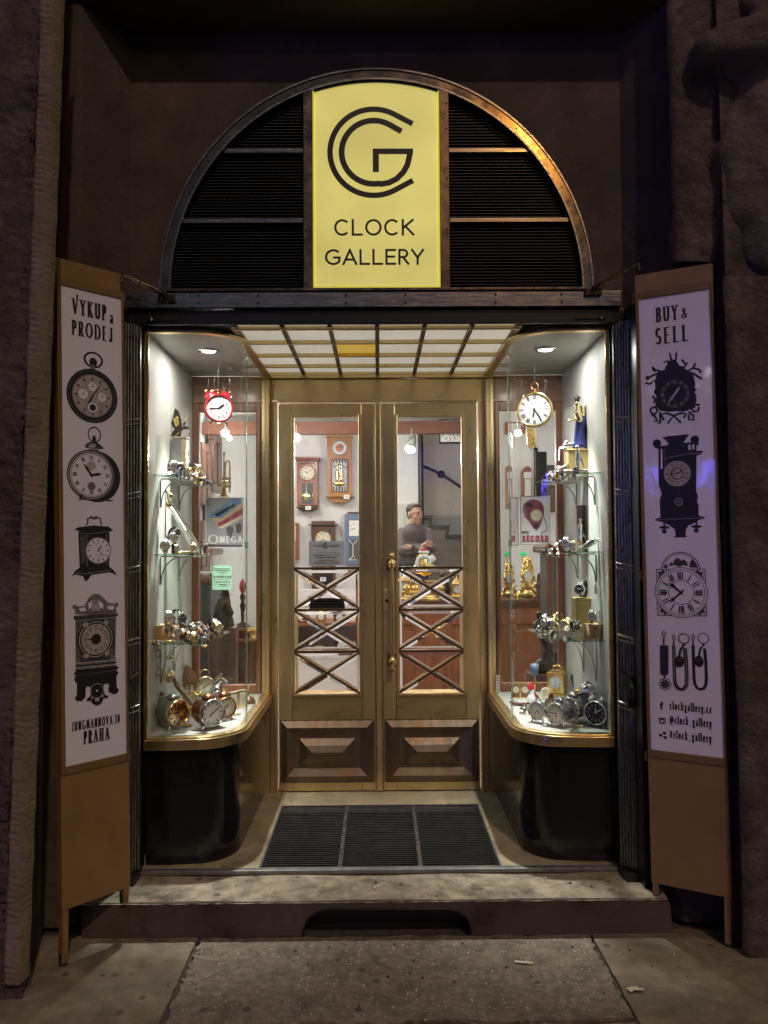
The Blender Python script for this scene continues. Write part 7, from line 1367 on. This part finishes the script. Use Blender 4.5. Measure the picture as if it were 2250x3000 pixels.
cl = MB(); torso(cl, .010); cl.cap(el, el*.12+wl*.88, .051, .040, 14); cl.cap(er, er*.12+wr*.88, .051, .040, 14); cl.sph(hip+Vector((0, 0, -.02)), (.156, .108, .10), 18)
obj('jumper', cl, 'sweater', man, world=True, remesh=.009, smooth_it=3)
tr = MB(); tr.sph(hip-Vector((0, 0, .06)), (.166, .115, .12), 18)
for a, c, r0, r1 in ((hl, kl, .093, .070), (hr, kr, .093, .070), (kl, fl_+Vector((0, 0, .03)), .070, .055), (kr, fr_+Vector((0, 0, .03)), .070, .055)): tr.cap(a, c, r0, r1, 14)
obj('trousers', tr, 'trousers', man, world=True, remesh=.012, smooth_it=2)
sh_ = MB()
for f, dx in ((fl_, -.01), (fr_, .05)): sh_.cap(f+Vector((0, .02, -.005)), f+Vector((dx, -.17, -.012)), .044, .036, 12)
obj('shoes', sh_, 'leather_dark', man, world=True, remesh=.01)
hr_ = MB(); hr_.T = hm; hr_.sph((0, .020, .054), (.0705, .090, .070), 22); hr_.sph((0, .042, .005), (.064, .056, .062), 16); hr_.sph((0, -.034, .096), (.050, .048, .028), 16)
obj('hair', hr_, 'hair', man, world=True, remesh=.006, smooth_it=1)
ey = MB(); ey.T = hm
for s_ in (-1, 1): ey.sph((s_*.028, -.0885, .0045), (.008, .005, .0055), 10); ey.cap((s_*.042, -.083, .026), (s_*.014, -.094, .026), .006, .006, 6)
obj('eyes_and_brows', ey, 'hair', man, world=True)
lp_ = MB(); lp_.T = hm; lp_.cap((-.019, -.0965, -.055), (.019, -.0965, -.055), .0045, .0045, 6); obj('lips', lp_, 'red_brown', man, world=True)
# ------------------------------------------- pale shelving and goods low in the left door glass
D = 9.2; ls = thing('low_shelf_unit', 'low pale shelf unit with small goods behind the left door', 'shelf unit', (-.6, D, HZ))
xa, xb = at(840, 1800, D).x, at(1080, 1800, D).x; z1 = at(950, 1825, D).z; z2 = at(950, 1912, D).z
m = MB(); m.box(xa, xb, D, D+.6, HZ, z2-.03); obj('body', m, 'wall_white', ls, world=True); m = MB(); m.box(xa, xb, D-.02, D+.6, z1-.03, z1); m.box(xa, xb, D-.02, D+.6, z2-.029, z2); obj('shelf_board', m, 'cherry', ls, world=True); m = MB()
for x in (xa, xb): m.box(x-.02, x+.02, D-.01, D+.6, z2, z1+.35)
m.box(xa, xb, D+.56, D+.6, z2, z1+.35); obj('frame', m, 'wall_white', ls, world=True)
r = random.Random(21)
cols = ['cherry', 'gold', 'walnut', 'white', 'red_brown', 'gold_card', 'bronze_dark', 'cream']
labs = ['small red brown box clock', 'small gold clock', 'dark wooden box', 'white china box', 'rust coloured tin', 'gold card box', 'dark bronze ornament', 'cream box clock']
for row, zz_ in enumerate((z1, z2)):
    for i in range(4):
        x = xa+.12+(xb-xa-.2)*(i+r.uniform(.2, .7))/4; w_, h_ = r.uniform(.05, .09), r.uniform(.08, .18); k = i+4*row; t = thing('shelf_ornament', f"{labs[k]} standing on the {'upper' if row == 0 else 'lower'} board of the low pale shelf unit", 'ornament', (x, D+.12, zz_+.0005), group='ornaments on the low shelf unit')
        m = MB(); m.box(-w_, w_, -.05, .05, 0, h_*.75); m.lathe([(w_*.8, h_*.75), (w_*.5, h_*.9), (w_*.12, h_), (0, h_*1.05)], n=12); obj('case', m, cols[k], t, bevel=.008); d = D2(front_fn(0, 0, -.0505)); d.disc(0, h_*.4, w_*.55, m=0); dial(d, 0, h_*.4, w_*.5, 'bars', 3, 7, 1); obj('dial', d.mb, ['white', 'ink'], t)
# ------------------------------------------- notices on the door glass
def notice(px, D, label, lines, head=None, name='notice', back='card_grey', cat='notice', tx=0):
    x0, x1, z0, z1 = pr(*px, D); m = MB(); t = thing(name, label, cat, ((x0+x1)/2, D, z0)); m.box(x0, x1, D, D+.0012, z0, z1); obj('sheet', m, back, t, world=True); d = D2(front_fn(0, 0, D), base=.0003)
    for (a, b_, y, h_) in lines:     # rows of small print, too small to read
        W = x1-x0; xx = x0+W*a; rr = random.Random(int(y*1000)); zc_ = z1-(z1-z0)*y
        while xx < x0+W*b_:
            l = min(rr.uniform(.03, .09)*W, x0+W*b_-xx); d.line([(xx, zc_), (xx+l, zc_)], h_*(z1-z0), 0); xx += l+.012*W
    if head: head(d, x0, x1, z0, z1)
    obj('print', d.mb, ['ink', 'card_grey', 'poster_red', 'green_card'], t, world=True); return t
def hd1(d, x0, x1, z0, z1):
    W, H = x1-x0, z1-z0; y = z1-H*.235; d.text('CLOCK', x0+W*.13, y, H*.08, x1=x0+W*.385, wt=.17); d.text('GALLERY', x0+W*.56, y, H*.08, x1=x0+W*.87, wt=.17)
    c = (x0+W*.47, y+H*.045); d.ring(*c, H*.095, H*.115, 0, a0=45, a1=315); d.ring(*c, H*.055, H*.08, 0, a0=45, a1=350); d.line([(c[0], c[1]), (c[0]+H*.085, c[1])], H*.022, 0)
    d.text('OPENING HOURS', x0+W*.22, z1-H*.50, H*.04, x1=x0+W*.82, wt=.16); d.text('10:00 - 19:00', x0+W*.46, z1-H*.61, H*.055, x1=x0+W*.88, wt=.22)
notice((905, 1585, 1008, 1657), 4.441, 'pale grey CLOCK GALLERY opening hours notice on the left door glass', [(.12, .43, .585, .04), (.2, .78, .68, .04), (.28, .7, .79, .022), (.16, .86, .85, .022), (.14, .86, .91, .022)], hd1)
notice((905, 1752, 1010, 1790), 4.470, 'lower grey notice behind the lattice of the left door', [(.2, .8, .25, .10), (.08, .9, .50, .12), (.3, .7, .72, .05), (.1, .9, .88, .05)])
# ------------------------------------------- seen through the back of the left window
def picture(label, px0, px1, zlo, zhi, x, depth_y=None, mat='walnut'):
    # framed picture on a wall running away from us: px give its near and far edges
    t = thing('framed_picture', label, 'picture', (x, 0, zlo)); y0 = x*F/(px0-1108); y1 = x*F/(px1-1108); t.location.y = (y0+y1)/2; s_ = 1 if x < 0 else -1
    m = MB(); w_ = min(.09, (zhi-zlo)*.14)
    for a, b_, c0, c1 in ((y0, y1, zhi-w_, zhi), (y0, y1, zlo, zlo+w_), (y0, y0+w_*2.2, zlo+w_+.001, zhi-w_-.001), (y1-w_*2.2, y1, zlo+w_+.001, zhi-w_-.001)): m.box(*sorted((x, x+s_*.06)), a, b_, c0, c1)
    obj('frame', m, mat, t, world=True, bevel=.008); m = MB(); m.box(*sorted((x, x+s_*.02)), y0+w_, y1-w_, zlo+w_*.9, zhi-w_*.9); obj('print', m, 'ink_light', t, world=True)
picture('upper nearer framed print on the left shop wall, beside the red alarm clock', 578, 605, 1.93, 2.62, -2.0); picture('upper farther framed print on the left shop wall, below the red alarm clock', 610, 637, 2.10, 2.80, -1.995)
picture('lower framed print on the left shop wall, left of the trumpet', 606, 640, 1.35, 2.02, -1.99); picture('small framed print on the left shop wall, left of the grey watch poster', 578, 602, 1.15, 1.75, -1.992)
D = 6.4; x0, x1, z0, z1 = pr(574, 1680, 618, 1995, D); mc = thing('metal_cabinet', 'dark grey metal cabinet with wire mesh behind the left display window', 'cabinet', ((x0+x1)/2, D, z0)); m = MB(); m.box(x0-.15, x1, D, D+.5, HZ, z1); obj('body', m, 'cabinet_grey', mc, world=True, bevel=.01); m = MB()
for i in range(16): z = z0+(z1-z0)*(i+.5)/16; m.box(x0, x1-.02, D-.006, D-.001, z-.004, z+.004)
for i in range(5): x = x0+(x1-x0)*(i+.5)/5; m.box(x-.003, x+.003, D-.010, D-.0065, z0, z1-.05)
obj('mesh_door', m, 'iron_grate', mc, world=True); m = MB(); c = at(605, 1695, D); m.lathe([(.035, 0), (.04, -.03), (.02, -.04), (0, -.04)], (c.x, D-.002, c.z), 'y', 16); obj('knob', m, 'leather_brown', mc, world=True)
D = 5.4; q = at(655, 1835, D); bs = thing('bronze_statue', 'dark bronze figure group below the green notice', 'statue', q); m = MB()
for a, b_, r0, r1 in (((0, 0, .0), (0, 0, .05), .075, .065), ((0, 0, .05), (.0, 0, .16), .045, .05), ((0, 0, .16), (.015, 0, .21), .035, .028), ((-.03, -.02, .14), (-.055, -.02, .05), .022, .02), ((.03, -.02, .15), (.06, -.03, .09), .02, .016), ((.0, .02, .2), (-.03, .03, .1), .04, .05)): m.cap(a, b_, r0, r1)
m.sph((.012, -.01, .235), .026); obj('figure', m, 'bronze_dark', bs, remesh=.007)
m = MB(); m.box(-.09, .09, -.07, .07, -.75, -.0); obj('pedestal', m, 'walnut', bs, bevel=.01)
D = 6.0; q = at(711, 1830, D); cs = thing('candlestick', 'dark candlestick with a red bulb behind the left window glass', 'candlestick', q); m = MB(); m.lathe([(.06, -.02), (.05, 0), (.012, .02), (.014, .1), (.022, .14), (.012, .17), (.02, .2), (.02, .22), (.009, .23)], n=16); obj('stem', m, 'bronze_dark', cs); m = MB(); m.lathe([(.012, .23), (.026, .27), (.022, .31), (0, .345)], n=14); obj('bulb', m, 'red_paint', cs)
m = MB(); m.box(-.08, .08, -.08, .08, -1.0, -.02); obj('pedestal', m, 'walnut', cs, bevel=.01)
D = 5.6; x0, x1, z0, z1 = pr(640, 1884, 760, 1892, D); gs = thing('side_table', 'brown side table with glass domes behind the left window', 'table', ((x0+x1)/2, D, HZ)); m = MB(); m.box(x0, x1, D+.16, D+.6, z0, z1); obj('table_top', m, 'cherry', gs, world=True, bevel=.004); m = MB()
for x in (x0+.02, x1-.02):
    for y in (D+.2, D+.55): m.box(x-.015, x+.015, y-.015, y+.015, HZ, z0)
obj('legs', m, 'cherry', gs, world=True); m = MB(); m.box(x0, x1, D+.55, D+.6, HZ, z0-.001); obj('back_board', m, 'cherry', gs, world=True)
for i, (px, mt, lab) in enumerate(((672, 'gold', 'low gold ornate inkstand at the left of the side table'), (708, 'red_brown', 'red brown bowl in the middle of the side table'), (738, 'gold', 'gold dish at the right of the side table'))):
    q = at(px, 1884, D+.3); t = thing('table_ornament', lab, 'ornament', (q.x, D+.3, z1)); m = MB(); m.lathe([(.035, 0), (.03, .008), (.015, .02), (.045, .05), (.05, .07), (.042, .07), (.02, .04), (0, .035)], n=18); obj('bowl', m, mt, t); m = MB(); m.torus((0, 0, .055), .052, .005, 'z'); obj('rim', m, mt, t)
# ------------------------------------------- seen through the back of the right window
D = 6.95; q = at(1545, 1757, D)
rc = thing('rococo_clock', 'tall gilded rococo clock on the counter behind the poster', 'clock', (q.x, D, zt)); Hh = at(1545, 1625, D).z-zt; m = MB(); r = random.Random(4)
m.sph((0, 0, Hh*.1), (.105, .05, Hh*.10)); m.sph((0, 0, Hh*.36), (.07, .045, Hh*.22)); m.sph((0, 0, Hh*.56), (.085, .05, Hh*.17)); m.cap((0, 0, Hh*.7), (.01, 0, Hh*.93), .045, .015)
for i in range(46):
    z = r.uniform(.02, .92)*Hh; wx = .10 if z < .2*Hh else .075 if z < .7*Hh else .045*(1-(z/Hh-.7)*2.5)+.012; s_ = r.choice((-1, 1)); m.cap((s_*wx*.8, -.03, z), (s_*wx*r.uniform(.9, 1.35), r.uniform(-.06, 0), z+r.uniform(-.02, .04)), .017, .007, 8)
for s_ in (-1, 1): m.cap((s_*.06, -.01, .05), (s_*.12, -.03, .0), .022, .018, 8)
obj('gilded_case', m, 'gold', rc, remesh=.0065); d = D2(front_fn(0, 0, -.058)); d.disc(0, Hh*.52, .048, m=0); dial(d, 0, Hh*.52, .045, 'roman', 12, 6, 1); obj('dial', d.mb, ['white', 'ink'], rc); m = MB(); m.torus((0, -.056, Hh*.52), .05, .007, 'y'); obj('bezel', m, 'gold', rc)
q = at(1497, 1757, D); rc2 = clone(rc, loc=(q.x, D+.12, zt), label='copy of the gilded rococo clock standing for its reflection beside the brass post', scale=.9); rc.scale = (.72, .8, 1); rc2.scale = (.6, .7, .86)  # duplicate built in place of the clock's mirror image in the glass
q = at(1578, 1757, D); t = thing('violin_scroll', 'small brown carved ornament right of the gilded rococo clock', 'ornament', (q.x, D, zt)); m = MB(); m.cap((0, 0, .04), (0, 0, .12), .05, .028); m.cap((0, 0, .12), (.01, 0, .2), .018, .02); m.cap((0, 0, .0), (0, 0, .04), .055, .05); obj('carving', m, 'walnut', t, remesh=.008)
for px, lab in ((1485, 'left green glass lamp shade behind the brass post'), (1531, 'right green glass lamp shade beside the poster')):
    q = at(px, 1625, 7.6); t = thing('green_lamp', lab, 'lamp', (q.x, 7.6, zt)); m = MB(); h_ = q.z-zt; m.tube([(x*.028, -.03, h_+.01-.01*x*x) for x in (-1, -.5, 0, .5, 1)], [.018, .026, .028, .026, .018], 12, flat=.7); obj('shade', m, 'green_lamp', t); m = MB(); m.lathe([(.07, 0), (.06, .02), (.012, .03), (.012, h_)], n=14); obj('stem', m, 'gold', t)
D = 6.3; x0, x1, z0, z1 = pr(1606, 1640, 1640, 2000, D); gf = thing('grandfather_clock', 'tall dark turned grandfather clock right of the counter', 'clock', ((x0+x1)/2, D, HZ)); m = MB(); m.box(x0, x1, D, D+.3, HZ, z1+.05); obj('case', m, 'cabinet_grey', gf, world=True, bevel=.01); m = MB()
for q in (1604, 1613): p0 = at(q, 1700, D); m.lathe([(.014+.008*abs(math.sin(i*.9)), .0+i*.06) for i in range(18)], (p0.x, D-.03, z0+.0), 'z', 10)
obj('turned_column', m, 'walnut', gf, world=True); m = MB(); m.box(x0-.05, x1+.04, D-.05, D+.35, z1+.051, z1+.11); obj('cornice', m, 'walnut', gf, world=True, bevel=.015)
D = 5.3; q = at(1592, 1960, D); hs = thing('rider_statue', 'dark bronze figure of a bending rider on a pedestal behind the right window', 'statue', q); m = MB()
for a, b_, r0, r1 in (((0, 0, 0), (.03, 0, .03), .07, .06), ((.0, 0, .03), (.04, 0, .16), .03, .025), ((.06, 0, .03), (.03, 0, .16), .03, .025), ((.03, 0, .16), (-.03, 0, .28), .035, .04), ((-.03, 0, .28), (-.015, 0, .33), .025, .02), ((-.05, -.02, .27), (.0, -.04, .19), .016, .013), ((-.01, .02, .27), (.06, .02, .20), .016, .013), ((.07, 0, .06), (.11, 0, .13), .03, .015)): m.cap(a, b_, r0, r1)
m.sph((-.02, 0, .355), .026); obj('figure', m, 'bronze_dark', hs, remesh=.006); m = MB(); m.box(-.10, .11, -.09, .09, -.8, -.02); obj('pedestal', m, 'walnut', hs, bevel=.01)
# framed clocks on the right wall
D = 8.8
for (px, lab, mt) in (((1530, 1365, 1563, 1475), 'arched brown wall clock behind the poster', 'cherry'), ((1484, 1362, 1502, 1490), 'arched brown wall clock beside the brass post of the right window', 'cherry'), ((1594, 1420, 1628, 1500), 'dark square wall clock left of the middle shelf', 'walnut'), ((1592, 1362, 1626, 1400), 'dark framed picture right of the tall grey case', 'ink_dark'), ((1480, 1235, 1540, 1270), 'wide brown carved board behind the round gold clock', 'cherry')):
    x0, x1, z0, z1 = pr(*px, D); t = thing('wall_clock' if 'clock' in lab.split(' behind')[0].split(' left')[0] else 'wall_board', lab, 'clock' if 'wall clock' in lab else 'picture', ((x0+x1)/2, D, z0)); m = MB()
    poly = [(x0, z0), (x1, z0)] + ([(x1-(x1-x0)*i/10, z1-(x1-x0)*.5*(1-math.sin(math.pi*i/10))) for i in range(11)] if 'arched' in lab else [(x1, z1), (x0, z1)]); m.prism(poly, D, D+.12); obj('case', m, mt, t, world=True, bevel=.012)
    m = MB(); a = (x1-x0)*.24; m.box(x0+a, x1-a, D-.004, D-.0005, z0+(z1-z0)*.12, z1-(z1-z0)*.35); m.box(x0+a*.6, x1-a*.6, D-.002, D-.0004, z1-(z1-z0)*.33, z1-(z1-z0)*.16); obj('panel', m, 'shadow_grey' if mt != 'cherry' else 'wall_grey', t, world=True)
m = MB(); m.box(XR-.62, XR-.001, 7.2, 7.6, HZ, ZCEIL-.001); o = obj('dividing_wall', m, 'wall_white', sp, world=True)
D = 5.0; x0, x1, z0, z1 = pr(1544, 1255, 1570, 1318, D); t = thing('gilded_carving', 'hanging gilded carved bracket under the round gold clock', 'carving', ((x0+x1)/2, D, z0)); m = MB(); r = random.Random(9); xm = (x0+x1)/2; m.prism([(x0, z1), (x1, z1), (x1-.005, z0+.05), (xm, z0), (x0+.005, z0+.04)][::-1], D, D+.03)
for i in range(22): m.sph((r.uniform(x0, x1), D-.004, r.uniform(z0+.02, z1)), r.uniform(.004, .009), 8)
obj('carved_bracket', m, 'gold', t, world=True); m = MB(); m.cyl((xm, D+.015, z1), (xm, D+.015, 2.36), .002, n=6); obj('wire', m, 'silver', t, world=True)
m = MB(); m.box(xm-.03, xm+.03, D-.01, D+.04, 2.36, 2.38); obj('hook_plate', m, 'silver', t, world=True)
# ================================================================== across the street, behind the camera (seen only as reflections)
lc = thing('light_curtain', 'curtain of small blue festive lamps hanging across the street behind the viewer', 'festive lights', (0, -8, 3.6))
emis('blue_lamp', (.10, .08, 1.0), 60).cycles.emission_sampling = 'NONE'; emis('street_lamp_glow', (1, .50, .10), 170)
r = random.Random(77); m = MB()
for i in range(200): m.sph((-5.2-r.random()*6.5, r.uniform(-.3, .3), -.75-r.random()*r.uniform(.1, .6)), .032, 8)
obj('bulbs', m, 'blue_lamp', lc); emis('white_lamp', (.8, .85, 1), 30).cycles.emission_sampling = 'NONE'; m = MB()
for i in range(60): m.sph((-5.2-r.random()*6.5, r.uniform(-.3, .3), .6+r.random()*1.0), .028, 8)
obj('white_bulbs', m, 'white_lamp', lc); m = MB(); m.tube([(-12+i, 0, -.02*math.sin(i)) for i in range(9)], .006, 6)
obj('cable', m, 'rubber', lc)
bs_ = thing('blue_glow_panel', 'added blue glow panel behind the viewer for the blue reflection in the brass', 'sign', (0, -9.5, 2.75)); emis('blue_panel_glow', (.07, .06, 1.0), .36)  # added blue panel, unseen itself, gives the door brass a soft blue reflection
m = MB(); m.box(-2.6, 2.6, -.14, -.02, 0, .95); obj('box', m, 'black_paint', bs_); m = MB(); m.box(-2.55, 2.55, -.0195, .0, .04, .91); obj('lit_face', m, 'blue_panel_glow', bs_)
sl_ = thing('street_lamp', 'orange street lamp on a tall pole behind the viewer', 'street lamp', (2.55, -6.2, 0)); m = MB(); m.cyl((1.6, -1.2, 0), (1.6, -1.2, 8.0), .07, .05, n=12); m.tube([(1.6, -1.2, 8.0), (1.2, -.8, 8.15), (.3, 0, 8.1)], .03, 8); obj('pole', m, 'black_paint', sl_)
m = MB(); m.sph((0, 0, 7.95), (.30, .16, .07), 16); obj('glowing_lens', m, 'street_lamp_glow', sl_); m = MB(); m.sph((.02, .02, 8.07), (.34, .19, .06), 16); obj('hood', m, 'black_paint', sl_)
